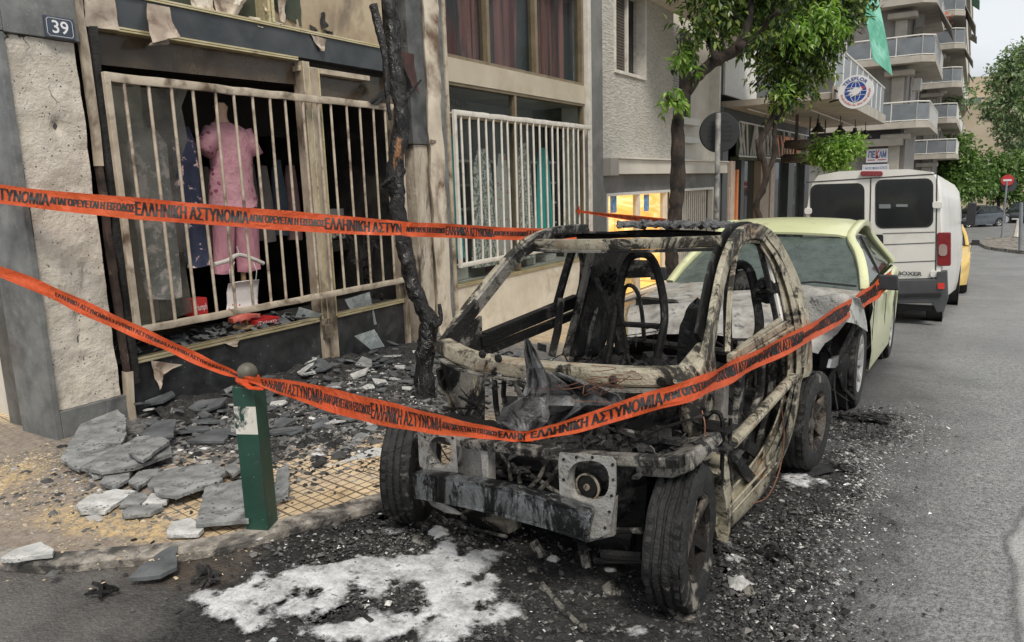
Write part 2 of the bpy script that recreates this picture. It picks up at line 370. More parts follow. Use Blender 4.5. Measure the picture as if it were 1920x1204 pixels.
# pavement outline: curved corner then straight along the street
kerb_px=[(0,1050),(200,1047),(400,1025),(550,985),(690,948)]
kp=[ong(x,y,KD) for x,y in kerb_px]
kp=[Vector((-14,-.4,0)),Vector((-8,.35,0)),Vector((-5.2,.92,0))]+kp+[Vector((-2.32,3.0,0)),Vector((-2.33,4.2,0)),Vector((-2.36,7,0)),Vector((-2.38,14,0)),Vector((-2.38,34,0))]
kp=smooth_path([(p.x,p.y,0) for p in kp],10)
inner=[]
for i,p in enumerate(kp):
    t=(kp[min(i+1,len(kp)-1)]-kp[max(i-1,0)]).normalized(); inner.append(p+Vector((-t.y,t.x,0))*.10)
mb=MB()
A=[Vector((p.x,p.y,gz(p.y)+.002)) for p in kp]; B=[Vector((p.x,p.y,gz(p.y)+KD-.012)) for p in kp]; B2=[]
for i,p in enumerate(kp):
    q=p.lerp(inner[i],.12); B2.append(Vector((q.x,q.y,gz(q.y)+KD+.002)))
Cc=[Vector((p.x,p.y,gz(p.y)+KD+.004)) for p in inner]; D=[Vector((p.x,p.y,gz(p.y)-.02)) for p in inner]
mb.grid([A,B,B2,Cc,D]); mb.build('kerb',mkerb,loc=(0,0,0),kind='structure',smooth=0)
mb=MB(); poly=[Vector((p.x,p.y,gz(p.y)+KD)) for p in inner]
far=[Vector((-16,p.y,gz(p.y)+KD)) for p in inner]
rows=[]
mb.grid([far,poly]); mb.build('pavement',mpave,loc=(0,0,0),kind='structure',smooth=0)
# marble edging strip in the pavement beside the charred tree
# ============================================================ BUILDINGS ALONG THE LEFT SIDE
XW=-5.0
def W(x,y,X=XW): return onx(x,y,X)
mlime=None
def limestone():
    m,nt,bs=newmat('limestone_render'); v=vec(nt); vs=vec(nt,(1,1,.6))
    col=rmp(nt,nz_(nt,v,5,8,.7,.4),.3,.7,(.46,.41,.335),(.80,.75,.66))
    col=mixc(nt,rmp(nt,nz_(nt,v,1.9,6,.7),.5,.66),col,(.62,.56,.475))
    pits=nd(nt,'TexVoronoi',{'Vector':v,'Scale':34}); k=mt(nt,'MULTIPLY',rmp(nt,pits.outputs['Distance'],.1,.2,(1,1,1),(0,0,0)),rmp(nt,nz_(nt,v,6,3),.47,.55))
    col=mixc(nt,k,col,(.13,.11,.09))
    # cracks that run down the panel
    cv=nd(nt,'Mapping',{'Vector':v,'Scale':(3.2,3.2,1.5)}).outputs[0]; dv=nd(nt,'VectorMath',{0:cv,1:nd(nt,'TexNoise',{'Vector':v,'Scale':6,'Detail':5}).outputs['Color']},operation='ADD').outputs[0]
    vo=nd(nt,'TexVoronoi',{'Vector':dv,'Scale':1.0},feature='DISTANCE_TO_EDGE'); cr=mt(nt,'MULTIPLY',rmp(nt,vo.outputs['Distance'],.008,.028,(1,1,1),(0,0,0)),rmp(nt,nz_(nt,v,1.3,2),.53,.62))
    col=mixc(nt,cr,col,(.1,.085,.07)); nt.links.new(col,bs.inputs['Base Color']); bs.inputs['Roughness'].default_value=.85
    h=mt(nt,'SUBTRACT',mt(nt,'ADD',nz_(nt,v,9,8,.75),mt(nt,'MULTIPLY',nz_(nt,v,3,3),.8)),mt(nt,'MULTIPLY',mt(nt,'MAXIMUM',cr,mt(nt,'MULTIPLY',k,.6)),.7)); nt.links.new(bump(nt,h,1,.035),bs.inputs['Normal'])
    return m
MATS.update(lime=limestone(),
 marble=pm('grey_marble',(.10,.105,.105),(.21,.215,.21),5,.42,bmp=.15,c3=(.055,.055,.055),s3=2.2,t3=(.5,.72),rough2=.6,dots=((.4,.4,.38),60,.12)),
 marblewet=pm('sooty_marble',(.05,.052,.052),(.13,.135,.135),4,.4,bmp=.15,c3=(.02,.02,.02),s3=2,t3=(.45,.7)),
 plaster=pm('cream_plaster',(.52,.47,.38),(.66,.61,.51),3,.8,bmp=.15,c3=(.35,.29,.21),s3=1.6,t3=(.55,.75)),
 scorched=pm('scorched_metal',(.33,.27,.2),(.56,.49,.39),6,.55,bmp=.3,c3=(.09,.065,.045),s3=3.2,t3=(.5,.66),vscale=(1,1,.5),metal=.1),
 cream_metal=pm('cream_painted_metal',(.36,.30,.225),(.54,.47,.37),7,.5,bmp=.25,c3=(.11,.075,.05),s3=5,t3=(.5,.68)),
 white_bar=pm('white_painted_bar',(.55,.52,.46),(.70,.67,.61),7,.5,bmp=.1,c3=(.38,.32,.25),s3=4,t3=(.58,.74)),
 blackpanel=pm('blackened_stone_panel',(.014,.015,.016),(.04,.042,.045),6,.38,bmp=.12,c3=(.075,.078,.08),s3=4,t3=(.58,.78),dots=((.2,.2,.2),25,.1)),
 bandpanel=pm('dark_fascia_panel',(.03,.035,.04),(.055,.062,.068),3,.4,bmp=.05,c3=(.085,.09,.095),s3=1.2,t3=(.5,.75)),
 film=pm('peeling_film',(.28,.22,.17),(.5,.43,.35),6,.5,bmp=.4,c3=(.16,.11,.08),s3=5),
 filmpale=pm('curled_pale_film',(.5,.45,.37),(.62,.57,.48),9,.5,bmp=.2,c3=(.3,.22,.15),s3=8),
 beigewall=pm('smoke_stained_plaster',(.32,.25,.17),(.48,.4,.28),2.5,.8,bmp=.1,c3=(.2,.16,.12),s3=1.5),
 greenish=pm('dark_green_backing',(.035,.045,.03),(.06,.07,.045),4,.7,bmp=.2),
 darkroom=pm('sooty_and_shaded_interior',(.010,.009,.008),(.035,.032,.03),4,.9,bmp=.3,c3=(.07,.06,.052),s3=2),  # soot in the burnt shop, painted-in shade behind the unburnt openings
 stucco=None,
 greywall=pm('grey_painted_wall',(.13,.132,.13),(.19,.19,.185),2,.8,bmp=.2,c3=(.25,.245,.235),s3=1.3,t3=(.5,.75)),
 greydark=pm('slate_grey_wall',(.09,.098,.102),(.115,.122,.126),3,.7,bmp=.08),
 pale=pm('pale_render',(.55,.52,.46),(.65,.62,.55),2,.8,bmp=.12,c3=(.42,.38,.32),s3=.9,t3=(.55,.75)),
 concrete=pm('balcony_concrete',(.34,.31,.265),(.46,.43,.37),1.6,.85,bmp=.15,c3=(.33,.29,.24),s3=.7,t3=(.5,.75)),
 shade=pm('taupe_render',(.28,.26,.24),(.36,.34,.31),2,.85,bmp=.1),  # grey-brown wall colour, darker than the pale render
 railgrey=pm('grey_rail_glass',(.14,.155,.17),(.2,.215,.23),1.5,.3,bmp=0),
 pink=pm('pink_cotton',(.46,.22,.27),(.60,.33,.37),7,.9,bmp=.8,bscale=12,bdist=.03,dots=((.28,.07,.12),17,.3)),
 pink2=pm('plain_pink_cotton',(.38,.16,.21),(.50,.25,.3),6,.9,bmp=.9,bscale=9,bdist=.03,vscale=(1,2.5,.4)),
 whitecloth=pm('white_printed_cotton',(.6,.58,.57),(.7,.68,.67),9,.9,bmp=.4,dots=((.5,.12,.1),28,.3)),
 navyfloral=pm('navy_floral_cloth',(.012,.015,.04),(.04,.05,.09),5,.85,bmp=.3,c3=(.7,.5,.5),s3=7,t3=(.56,.6)),
 teal=pm('teal_satin',(.03,.36,.36),(.08,.6,.58),4,.4,bmp=.5,bscale=6,vscale=(1,1,.15)),
 greyfloral=pm('grey_patterned_cloth',(.22,.23,.23),(.8,.8,.76),26,.85,bmp=.2,a=.45,b=.55),
 mauve=pm('mauve_curtain',(.16,.05,.05),(.42,.22,.21),3,.85,bmp=.6,bscale=5,vscale=(1,3,.1),c3=(.07,.08,.09),s3=2.2,t3=(.45,.55)),
 skin=pm('mannequin_tan',(.5,.32,.22),(.58,.38,.27),6,.45,bmp=0),
 wood=pm('light_wood',(.42,.28,.14),(.5,.35,.2),8,.6,bmp=.1,vscale=(1,1,.1)),
 boxred=pm('red_cardboard',(.42,.02,.025),(.5,.03,.03),8,.5,bmp=0),
 boxwhite=pm('white_cardboard',(.5,.48,.44),(.6,.58,.54),8,.7,bmp=.05),
)
def stucco():
    m,nt,bs=newmat('combed_stucco'); v=vec(nt,(1,2.2,9)); f=nz_(nt,v,3.4,5,.6,.8)
    col=rmp(nt,nz_(nt,vec(nt),1.2,5),.35,.7,(.46,.44,.39),(.56,.54,.49)); col=mixc(nt,rmp(nt,f,.42,.55),mixc(nt,.35,col,(.2,.19,.17)),col)
    nt.links.new(col,bs.inputs['Base Color']); bs.inputs['Roughness'].default_value=.9; nt.links.new(bump(nt,f,1,.03),bs.inputs['Normal']); return m
MATS['stucco']=stucco()
def Yat(x,y,X=XW): return onx(x,y,X).y
def quadpx(mb,pts,X,th,mi=0):   # polygon seen at pixels, lying on wall plane X, extruded back by th
    mb.prism([onx(x,y,X) for x,y in pts],(-th,0,0),mi)
# ---------------------------------------------------------------- corner pillar
tb=thing('shop_building',(-5.0,2.35,gz(2.35)),label='old shop building whose limestone corner pillar carries a blue number 39 plate',cat='building')
mb=MB(); rows=[]          # limestone face with lumpy relief
ys=np.linspace(2.36,2.775,20); zs=np.linspace(.235,2.585,90)
for z in zs:
    r=[]
    for y in ys:
        n=noise.fractal(Vector((0,y*5,z*4)),.9,2,5)*.016+noise.noise(Vector((3,y*2.2,z*1.6)))*.022
        gx=abs(y-(2.60+.045*math.sin(z*7)+.03*noise.noise(Vector((9,0,z*9)))))   # long crack
        if .5<z<1.18: n-=.035*max(0,1-gx/.018)*(1 if noise.noise(Vector((1,2,z*6)))>-.25 else .2)
        if 1.98<z<2.15: n-=.05*max(0,1-math.hypot((y-2.60)/.04,(z-2.06)/.07))
        r.append((XW+n,y,z))
    rows.append(r)
mb.grid(rows); mb.build('limestone_panel',MATS['lime'],tb,smooth=180)
mb=MB(); mb.span((XW-.7,2.36,-.2),(XW-.03,2.78,4.4)); mb.build('pillar_core',MATS['marblewet'],tb,smooth=0)
mb=MB(); mb.span((XW-.02,2.352,gz(2.4)+.03),(XW+.03,2.80,.232)); mb.build('base_slab',MATS['marble'],tb,smooth=0,bevel=.004)
mb=MB(); mb.span((XW-.02,2.352,2.59),(XW+.03,2.80,4.4)); mb.build('upper_slab',MATS['marble'],tb,smooth=0,bevel=.004)
mb=MB(); mb.prism([(XW-.42,2.31,-.15),(XW+.03,2.31,-.15),(XW+.03,2.31,2.588),(XW-.42,2.31,2.588)],(0,.04,0)); mb.span((XW-.42,2.31,2.594),(XW+.03,2.35,4.4)); mb.build('side_slab',MATS['marble'],tb,smooth=0,bevel=.004)
mb=MB(); mb.span((XW-4,2.45,-.2),(XW-.43,2.7,4.4)); mb.build('side_wall',MATS['pale'],tb,smooth=0)
# number plate
npm=pm('enamel_blue',(.035,.05,.075),(.055,.07,.1),12,.35,bmp=0,c3=(.13,.14,.15),s3=8,t3=(.6,.75))
mb=MB(); y0,y1,z0,z1=2.585,2.765,2.592,2.722
mb.span((XW+.03,y0,z0),(XW+.045,y1,z1)); npl=mb.build('number_plate',npm,tb,smooth=0,bevel=.003)
mb=MB(); 
put_text(mb,'39',(XW+.045,y0+.042,z0+.028),(0,1,0),(0,0,1),w=.1,h=.078,bold=.012)
ins=.012; P=[(y0+ins+.012,z0+ins),(y1-ins-.012,z0+ins),(y1-ins,z0+ins+.012),(y1-ins,z1-ins-.012),(y1-ins-.012,z1-ins),(y0+ins+.012,z1-ins),(y0+ins,z1-ins-.012),(y0+ins,z0+ins+.012)]
for i in range(8):
    a,b=P[i],P[(i+1)%8]; mb.tube([(XW+.0455,a[0],a[1]),(XW+.0455,b[0],b[1])],.0016,4)
mb.build('numerals',G('textwhite'),npl,smooth=0)
# ---------------------------------------------------------------- upper storeys, columns, wall shell
mb=MB(); mb.span((-5.45,2.8,3.75),(-5.06,6.2,4.4)); mb.span((-12,2.8,4.4),(-5.02,10.3,9)); mb.build('upper_wall',G('pale'),tb,smooth=0)
# room shell (closed, so the inside is dark)
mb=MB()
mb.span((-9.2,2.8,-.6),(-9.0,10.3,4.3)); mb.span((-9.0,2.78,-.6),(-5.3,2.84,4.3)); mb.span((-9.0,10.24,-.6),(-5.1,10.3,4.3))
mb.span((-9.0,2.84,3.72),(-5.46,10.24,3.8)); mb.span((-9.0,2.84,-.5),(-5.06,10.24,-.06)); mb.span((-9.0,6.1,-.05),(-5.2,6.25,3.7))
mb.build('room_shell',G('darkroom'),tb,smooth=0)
# column between the two shopfronts
c0,c1=Yat(763,100),Yat(792,100); c2=Yat(812,100); c3=Yat(829,100)
mb=MB(); mb.span((-5.4,c0,2.05),(XW+.02,c1,4.4)); mb.build('column',G('marblewet'),tb,smooth=0,bevel=.004)
mb=MB(); mb.span((-5.4,c0+.03,-.3),(XW,c1,2.045)); 
mb.build('peeled_column_base',pm('peeled_render',(.3,.25,.19),(.55,.49,.4),4,.85,bmp=.9,bscale=9,bdist=.03,c3=(.1,.08,.065),s3=2.4,t3=(.52,.62),vscale=(1,2,.5)),tb,smooth=0)
mb=MB(); pw=[]
for i in range(26):
    z=-.1+i*4.4/25; pw.append((XW+.035+.006*math.sin(i*2.3),(c1+c2)/2+.01*math.sin(i*1.7),z))
mb.tube(pw,.075,8,sq=(.05,.085),jit=.25); mb.build('downpipe_casing',pm('scorched_casing',(.42,.36,.28),(.6,.54,.44),6,.7,bmp=.4,c3=(.13,.08,.05),s3=2.1,t3=(.48,.6),vscale=(1,1,.45)),tb)
mb=MB(); mb.tube([((XW+.05),(c1+c2)/2-.09,2.08),((XW+.05),(c1+c2)/2+.1,2.08)],.028,6,jit=.6); mb.build('pipe_bracket',G('scorched'),tb)
mb=MB(); mb.span((-5.4,c2+.03,-.3),(XW+.03,c3-.02,4.4)); mb.build('grey_strip',G('marble'),tb,smooth=0,bevel=.003)
mb=MB(); mb.span((-5.3,c3-.018,-.3),(XW+.05,c3+.03,4.4)); mb.build('corner_trim',G('cream_metal'),tb,smooth=0,bevel=.004)
c4=Yat(1094,200); c5=Yat(1103,200); c6=Yat(1128,200)
mb=MB(); mb.span((-5.4,c4+.06,-.5),(XW+.06,c5,4.6)); mb.build('corner_trim',G('white_bar'),tb,smooth=0,bevel=.004)
mb=MB(); mb.span((-5.4,c5+.003,-.6),(XW+.02,c6,5.2)); mb.build('grey_column',G('greywall'),tb,smooth=0)
# ---------------------------------------------------------------- burnt shopfront
ts=thing('shopfront',(-5.0,4.4,gz(4.4)+.1),label='burned out shopfront with smashed display window left of the scorched column',cat='shopfront')
Y0,Y1=2.86,5.95; YP=(Yat(575,300),Yat(607,300))
mb=MB(); mb.span((-5.2,Y0,-.25),(XW-.01,Y1,.425)); mb.build('stall_riser',G('blackpanel'),ts,smooth=0)
mb=MB()
for za,zb in ((.427,.445),(.449,.467)):
    mb.span((-5.06,Y0,za),(XW+.012,YP[0],zb)); mb.span((-5.06,YP[1]+.02,za),(XW+.012,Y1,zb))
mb.build('lower_trim_strip',G('gold'),ts,smooth=0,bevel=.003)
mb=MB(); mb.span((-5.85,Y0,.35),(-5.063,Y1,.43)); mb.build('display_floor',G('soot'),ts,smooth=0)
mb=MB(); mb.span((-5.12,Y0,2.732),(XW+.004,Y1,2.935)); mb.build('fascia',G('bandpanel'),ts,smooth=0)
mb=MB(); 
for za,zb in ((2.70,2.712),(2.716,2.73)): mb.span((-5.08,Y0,za),(XW+.02,YP[0]-.02,zb))
for za,zb in ((2.938,2.95),(2.953,2.967)): mb.span((-5.08,Y0,za),(XW+.02,Y1,zb))
mb.build('upper_trim_strip',G('gold'),ts,smooth=0,bevel=.002)
mb=MB(); mb.span((-5.1,YP[0]-.01,2.62),(XW+.01,Y1-.4,2.665)); mb.build('transom_frame',G('cream_metal'),ts,smooth=0,bevel=.003)
# posts
mb=MB(); mb.span((-5.1,YP[0]+.01,gz(4.7)+.1),(XW+.03,YP[0]+.075,2.7)); mb.span((-5.08,YP[0]+.09,gz(4.7)+.1),(XW+.02,YP[1],2.66)); mb.build('door_post',G('scorched'),ts,smooth=0,bevel=.004)
mb=MB(); mb.span((-5.1,Y1-.085,-.1),(XW+.02,Y1-.02,2.7)); mb.build('door_post',G('scorched'),ts,smooth=0,bevel=.004)
mb=MB()   # left jamb, buckled
for i in range(14):
    z=-.1+i*.32; 
pl=[(XW+.02+.01*noise.noise(Vector((i,0,0))),2.825+.02*noise.noise(Vector((0,i*.7,2))),-.08+i*.236) for i in range(20)]
mb.tube(pl[8:],1,8,sq=(.022,.03),jit=.2,upv=(1,0,0)); mb.tube(pl[:3],1,8,sq=(.024,.035),jit=.2,upv=(1,0,0)); mb.build_each('jamb',G('scorched'),ts)
mb=MB(); mb.tube(pl[2:9],1,8,sq=(.018,.026),jit=.5,upv=(1,0,0)); mb.build('burnt_jamb',pm('charred_brown_jamb',(.012,.008,.007),(.07,.045,.035),7,.7,bmp=.8,c3=(.3,.24,.18),s3=4,t3=(.6,.7)),ts)
mb=MB(); mb.span((XW+.03,YP[0]+.005,.45),(XW+.036,YP[0]+.014,2.7)); mb.span((XW+.03,YP[0]+.07,.45),(XW+.037,YP[0]+.08,2.7)); mb.span((XW+.02,YP[1]-.012,.45),(XW+.028,YP[1],2.66)); mb.build('post_bead',G('gold'),ts,smooth=0)
mb=MB(); pl=[(XW+.0+.02*noise.noise(Vector((i,4,0))),2.885+.035*noise.noise(Vector((3,i*.9,2))),.3+i*.2) for i in range(13)]
mb.tube(pl,1,8,sq=(.025,.05),jit=.5,upv=(1,0,0)); mb.build('melted_seal',G('soot'),ts)
mb=MB(); mb.span((XW+.03,YP[0]+.0,.27),(XW+.07,YP[0]+.09,.40)); mb.tube([(XW+.06,YP[0]+.02,.4),(XW+.06,YP[0]+.02,.45),(XW+.06,YP[0]+.07,.45),(XW+.06,YP[0]+.07,.4)],.008,6)
mb.build('padlock',pm('grimy_brass',(.16,.13,.1),(.3,.26,.2),12,.45,metal=.6,bmp=.2),ts,bevel=.006)
# bulkhead above the fascia with its blistered film
yf=Yat(510,60)
mb=MB(); mb.span((-5.22,Y0,2.969),(-5.14,yf-.03,3.75)); mb.build('upper_panel',G('greenish'),ts,smooth=0)
mb=MB(); mb.span((-5.22,yf+.02,2.969),(-5.14,Y1,3.75)); mb.build('upper_panel',G('beigewall'),ts,smooth=0)
mb=MB(); mb.span((-5.2,yf-.028,2.97),(XW+.01,yf-.002,3.75)); mb.span((-5.2,yf+.003,2.97),(XW+.02,yf+.03,3.75)); mb.build('mullion',G('gold'),ts,smooth=0,bevel=.002)
def flap(pts,X,curl,mat,seed,name='peeling_film'):   # a curled sheet hanging from a polygon at wall pixels
    P=[onx(x,y,X) for x,y in pts]; mb=MB(); n=9
    a,b,c_,d_=P; rows=[]
    for i in range(n):
        t=i/(n-1); r=[]
        for j in range(n):
            u=j/(n-1); p=(a.lerp(b,u)).lerp(d_.lerp(c_,u),t)
            p.x+=curl*(t**2)+.02*noise.noise(Vector((u*3,t*3,seed)))*(.3+t); p.y+=.02*noise.noise(Vector((u*4,t*4,seed+5)))*t
            r.append(p)
        rows.append(r)
    mb.grid(rows,th=.002); return mb.build(name,mat,ts,smooth=60)
flap([(157,-30),(210,-30),(222,58),(157,50)],XW+.02,.015,G('film'),1)
flap([(276,6),(318,14),(322,72),(270,84)],XW+.03,.10,G('film'),2)
flap([(300,70),(322,66),(312,84),(274,86)],XW+.05,.02,G('film'),3)
flap([(354,-12),(398,-4),(396,26),(358,22)],XW-.06,.05,G('filmpale'),4)
flap([(396,-20),(470,-12),(440,30),(404,34)],XW-.1,.03,G('film'),5)
flap([(466,30),(488,34),(486,54),(476,52)],XW-.04,.05,G('filmpale'),6)
flap([(492,-10),(512,-8),(500,36),(490,24)],XW-.06,.06,G('filmpale'),7)
flap([(448,-16),(466,-10),(440,12),(430,10)],XW-.05,.05,G('filmpale'),8)
flap([(502,38),(530,44),(528,52),(516,46)],XW-.03,.05,G('filmpale'),9)
flap([(582,64),(612,74),(604,98),(598,96)],XW+.012,.03,G('film'),11)
flap([(520,-20),(538,-16),(530,45),(522,40)],XW-.08,.02,G('film'),12)
flap([(470,-30),(560,-30),(566,50),(530,30)],XW-.13,.0,G('greenish'),13)
for k,(q) in enumerate([[(602,24),(608,22),(612,52),(598,56)],[(580,46),(592,52),(594,60),(582,58)],[(606,56),(624,60),(622,66),(608,62)]]): flap(q,XW-.13,.02,G('soot'),20+k,'burnt_blister')
flap([(283,676),(342,684),(300,700),(292,730)],XW+.01,.05,G('film'),30)
flap([(416,642),(452,632),(440,650),(436,650)],XW+.01,.03,G('film'),31)
flap([(752,96),(776,102),(778,178),(762,160)],XW+.02,.06,pm('charred_board',(.03,.012,.01),(.07,.03,.025),6,.6,bmp=.4),32,'charred_flap')
flap([(740,145),(752,165),(706,198),(690,192)],XW+.14,.0,G('soot'),33,'charred_flap')
# dirty remaining glass on the left, with a jagged edge
mglassdirty=glassmat('smoky_glass',(.11,.10,.085),.08,.10,.45,2.2,(.35,.7))
mb=MB(); gp=[(178,160),(352,168),(340,200),(352,260),(330,330),(356,420),(348,500),(362,585),(300,606),(240,622)]
mb.prism([onx(x,y,-5.05) for x,y in gp],(-.006,0,0)); mb.build('window_glass',mglassdirty,ts,smooth=0)
mb=MB(); gp=[(178,50),(565,110),(568,160),(178,120)]; mb.prism([onx(x,y,-5.07) for x,y in gp],(-.005,0,0))
gp=[(590,130),(745,150),(735,200),(592,180)]; mb.prism([onx(x,y,-5.07) for x,y in gp],(-.005,0,0))
mb.build('transom_glass',glassmat('sooty_transom_glass',(.10,.075,.05),.12,.55,.85,1.5),ts,smooth=0)
# pale underside of the display ceiling seen through the transom
mb=MB(); mb.span((-6.6,2.9,2.70),(-5.15,5.9,2.76)); mb.build('display_ceiling',pm('smoked_ceiling',(.035,.03,.027),(.075,.065,.057),2,.9,bmp=.1),ts,smooth=0)
mb=MB(); mb.span((-6.7,2.9,2.2),(-6.6,5.9,2.76)); mb.build('interior_beam',pm('smoked_beam',(.03,.026,.022),(.05,.045,.04),2,.9,bmp=.1),ts,smooth=0)
mb=MB()
for y in np.arange(3.1,5.9,.5): mb.span((-6.58,y,1.2),(-6.5,y+.02,2.2)); 
for z in (.9,1.35,1.75): mb.span((-6.9,2.9,z),(-6.4,4.6,z+.02))
mb.build_each('interior_shelving',G('darkroom'),ts,smooth=0)
# lit room glimpsed at the back
mlit=newmat('lit_back_room'); mlit[2].inputs['Emission Color'].default_value=(.9,.72,.32,1); mlit[2].inputs['Emission Strength'].default_value=.55; mlit[2].inputs['Base Color'].default_value=(.4,.3,.15,1)
mb=MB(); 
for q in ([(692,224),(730,226),(730,250),(692,250)],[(714,256),(730,257),(733,292),(718,282)]): mb.prism([onx(x,y,-7.4) for x,y in q],(-.03,0,0))
mb.build('lit_back_window',mlit[0],ts,smooth=0)
# ---------------------------------------------------------------- security grilles
def grille(Ya,Yb,zt,zb,n,mat,label,bw=.024,seed=0,splay=0):
    t=thing('security_grille',(XW+.1,(Ya+Yb)/2,zb),label=label,cat='grille',group='security grilles over the shop windows')
    X=XW+.1
    for z,hh,nm in ((zt,.058,'rail'),(zb,.05,'rail')):
        mb=MB(); pts=[(X+.004*math.sin(i*1.9+seed),lerp(Ya,Yb,i/24),z+(.006*noise.noise(Vector((i*.8,seed,z))) )) for i in range(25)]
        mb.tube(pts,1,8,sq=(.02,hh/2),upv=(0,0,1),jit=.10 if seed else .02); mb.build(nm,mat,t)
    for k in range(n):
        y=lerp(Ya+.14,Yb-.06,k/(n-1))+random.uniform(-.012,.012); mb=MB(); lean=random.uniform(-.012,.012)
        mb.tube([(X,y,zb+.02),(X+random.uniform(-.004,.004),y+lean*.6,(zt+zb)/2),(X,y+lean,zt-.02)],bw/2,8); mb.build('bar',mat,t,smooth=60)
    mb=MB(); mb.span((X-.02,Ya-.01,zb-.03),(X+.02,Ya+.03,zt+.03)); mb.span((X-.02,Yb-.035,zb-.03),(X+.02,Yb+.005,zt+.03)); mb.build_each('end_post',mat,t,smooth=0,bevel=.004)
    mb=MB()
    for z in (zt,zb):
        for y in (Ya+.03,Yb-.03): mb.tube([(X,y,z),(X-.12,y,z)],.012,6)
    mb.build_each('bracket',mat,t); return t
grille(2.89,5.86,2.38,.68,17,G('cream_metal'),'scorched cream security grille across the smashed display window',seed=3)
grille(6.76,10.17,2.40,.72,21,G('white_bar'),'white security grille in front of the teal nightgowns',bw=.03)
# ---------------------------------------------------------------- mannequin and goods in the burnt window
def loft_px(mb,rows,X,depth=.55,n=16,mi=0):   # rows (y,xl,xr) -> elliptical rings at plane X
    R=[]
    for y,xl,xr in rows:
        a=onx(xl,y,X); b=onx(xr,y,X); c_=(a+b)/2; w=(b.y-a.y)/2; z=c_.z
        R.append([(X+math.sin(2*PI*k/n)*w*depth, c_.y+math.cos(2*PI*k/n)*w, z) for k in range(n)])
    mb.grid(R,close=True,mi=mi); 
    b=len(mb.v)-len(R)*n; mb.f.append(tuple(range(b,b+n))); mb.m.append(mi); mb.f.append(tuple(range(len(mb.v)-n,len(mb.v)))[::-1]); mb.m.append(mi)
XM=-5.42
p=onx(445,560,XM); tm=thing('mannequin',(p.x,p.y,.43),label='mannequin wearing pink printed pyjamas behind the scorched grille',cat='mannequin')
mb=MB(); loft_px(mb,[(232,398,448),(250,388,470),(275,392,472),(310,396,470),(345,394,472),(375,392,478),(392,396,480)],XM,.5)
R0=len(mb.v)
for s,(sx,sy),(ex,ey) in ((-1,(398,245),(381,285)),(1,(455,245),(474,292))):
    a=onx(sx,sy,XM); b=onx(ex,ey,XM+.02); mb.tube([a,a.lerp(b,.5),b],[.075,.08,.085],10)
mb.warp(.022,11,2); mb.build('pyjama_top',G('pink'),tm,smooth=180)
mb=MB(); loft_px(mb,[(385,400,440),(430,402,441),(480,402,440),(512,400,437)],XM,.6); loft_px(mb,[(385,436,478),(430,442,484),(480,444,486),(508,446,486)],XM,.6)
mb.warp(.02,9,5); mb.build('pyjama_trousers',G('pink2'),tm,smooth=180)
mb=MB(); loft_px(mb,[(193,408,420),(200,402,426),(212,406,424),(222,405,425),(236,400,432),(250,398,445)],XM,.7); mb.build('torso',G('skin'),tm,smooth=180)
mb=MB(); a=onx(455,505,XM); mb.tube([(a.x,a.y,.44),(a.x,a.y,.95)],.022,10); mb.lathe([(.13,0),(.13,.015),(.02,.03)],(a.x,a.y,.43),(0,0,1),20); mb.build('stand',G('wood'),tm)
# hanger with white camisole in front
XH=-5.28
a=onx(400,496,XH); b=onx(492,487,XH); p=(a+b)/2
mb=MB(); mb.tube(smooth_path([onx(402,496,XH),onx(428,488,XH),onx(446,478,XH),onx(470,484,XH),onx(494,494,XH)],3),.018,8); mb.tube([onx(446,480,XH),onx(447,472,XH),onx(444,462,XH)],.005,6)
mb.build('coat_hanger',G('boxwhite'),label='white padded hanger above the camisole in the burnt window',cat='hanger')
mb=MB(); loft_px(mb,[(528,428,486),(545,424,486),(562,426,484),(580,424,486)],XH,.12)
mb.tube([onx(432,530,XH),onx(430,508,XH),onx(440,492,XH)],.004,5); mb.tube([onx(480,528,XH),onx(482,508,XH),onx(476,492,XH)],.004,5)
mb.warp(.01,11,4); mb.build('camisole',G('whitecloth'),label='white printed camisole hanging under the pink trousers',cat='camisole',smooth=180)
def garment(rows,X,mat,name,label,cat,d=.3,group=None,amp=.02):
    mb=MB(); loft_px(mb,rows,X,d); mb.warp(amp,6,rows[0][0]); kw=dict(label=label,cat=cat)
    if group: kw['group']=group
    return mb.build(name,mat,smooth=180,**kw)
garment([(236,330,352),(262,322,366),(320,325,372),(400,330,380),(470,342,396),(500,350,398)],-5.3,G('navyfloral'),'floral_robe','navy robe with pale flowers hanging beside the pink pyjamas','robe')
garment([(240,246,290),(270,238,312),(330,244,318),(400,252,326),(500,262,338),(560,276,344)],-5.2,pm('dusty_floral',(.16,.17,.17),(.42,.38,.37),6,.9,bmp=.3,c3=(.8,.66,.64),s3=6,t3=(.5,.56)),'dusty_robe','dusty grey floral robe behind the smoky glass','robe')
mb=MB(); rw=[]
mb.prism([onx(x,y,-5.4) for x,y in ((205,150),(262,150),(300,600),(240,620))],(-.03,0,0)); mb.build('display_board',pm('mildewed_board',(.2,.17,.11),(.34,.29,.2),5,.8,bmp=.2,c3=(.12,.1,.07),s3=2),label='stained beige board standing at the left of the burnt window',cat='board')
mb=MB(); a=onx(360,562,-5.25); b=onx(391,590,-5.25); mb.span((a.x,a.y,a.z),(a.x-.12,b.y,b.z)); o=mb.build('red_box',G('boxred'),label='red underwear box with white lettering on the display floor',cat='box',smooth=0,bevel=.002)
mb=MB(); put_text(mb,'Triumph',(a.x+.001,a.y+.008,b.z+.03),(0,1,0),(0,0,1),w=(b.y-a.y)-.016,h=.07); mb.build('lettering',G('textwhite'),o,smooth=0)
a=onx(478,585,-5.3); mb=MB(); mb.span((a.x,a.y,.44),(a.x-.2,a.y+.26,.49)); o=mb.build('red_box',G('boxred'),label='flat red box lying in ash under the camisole',cat='box',smooth=0,bevel=.002)
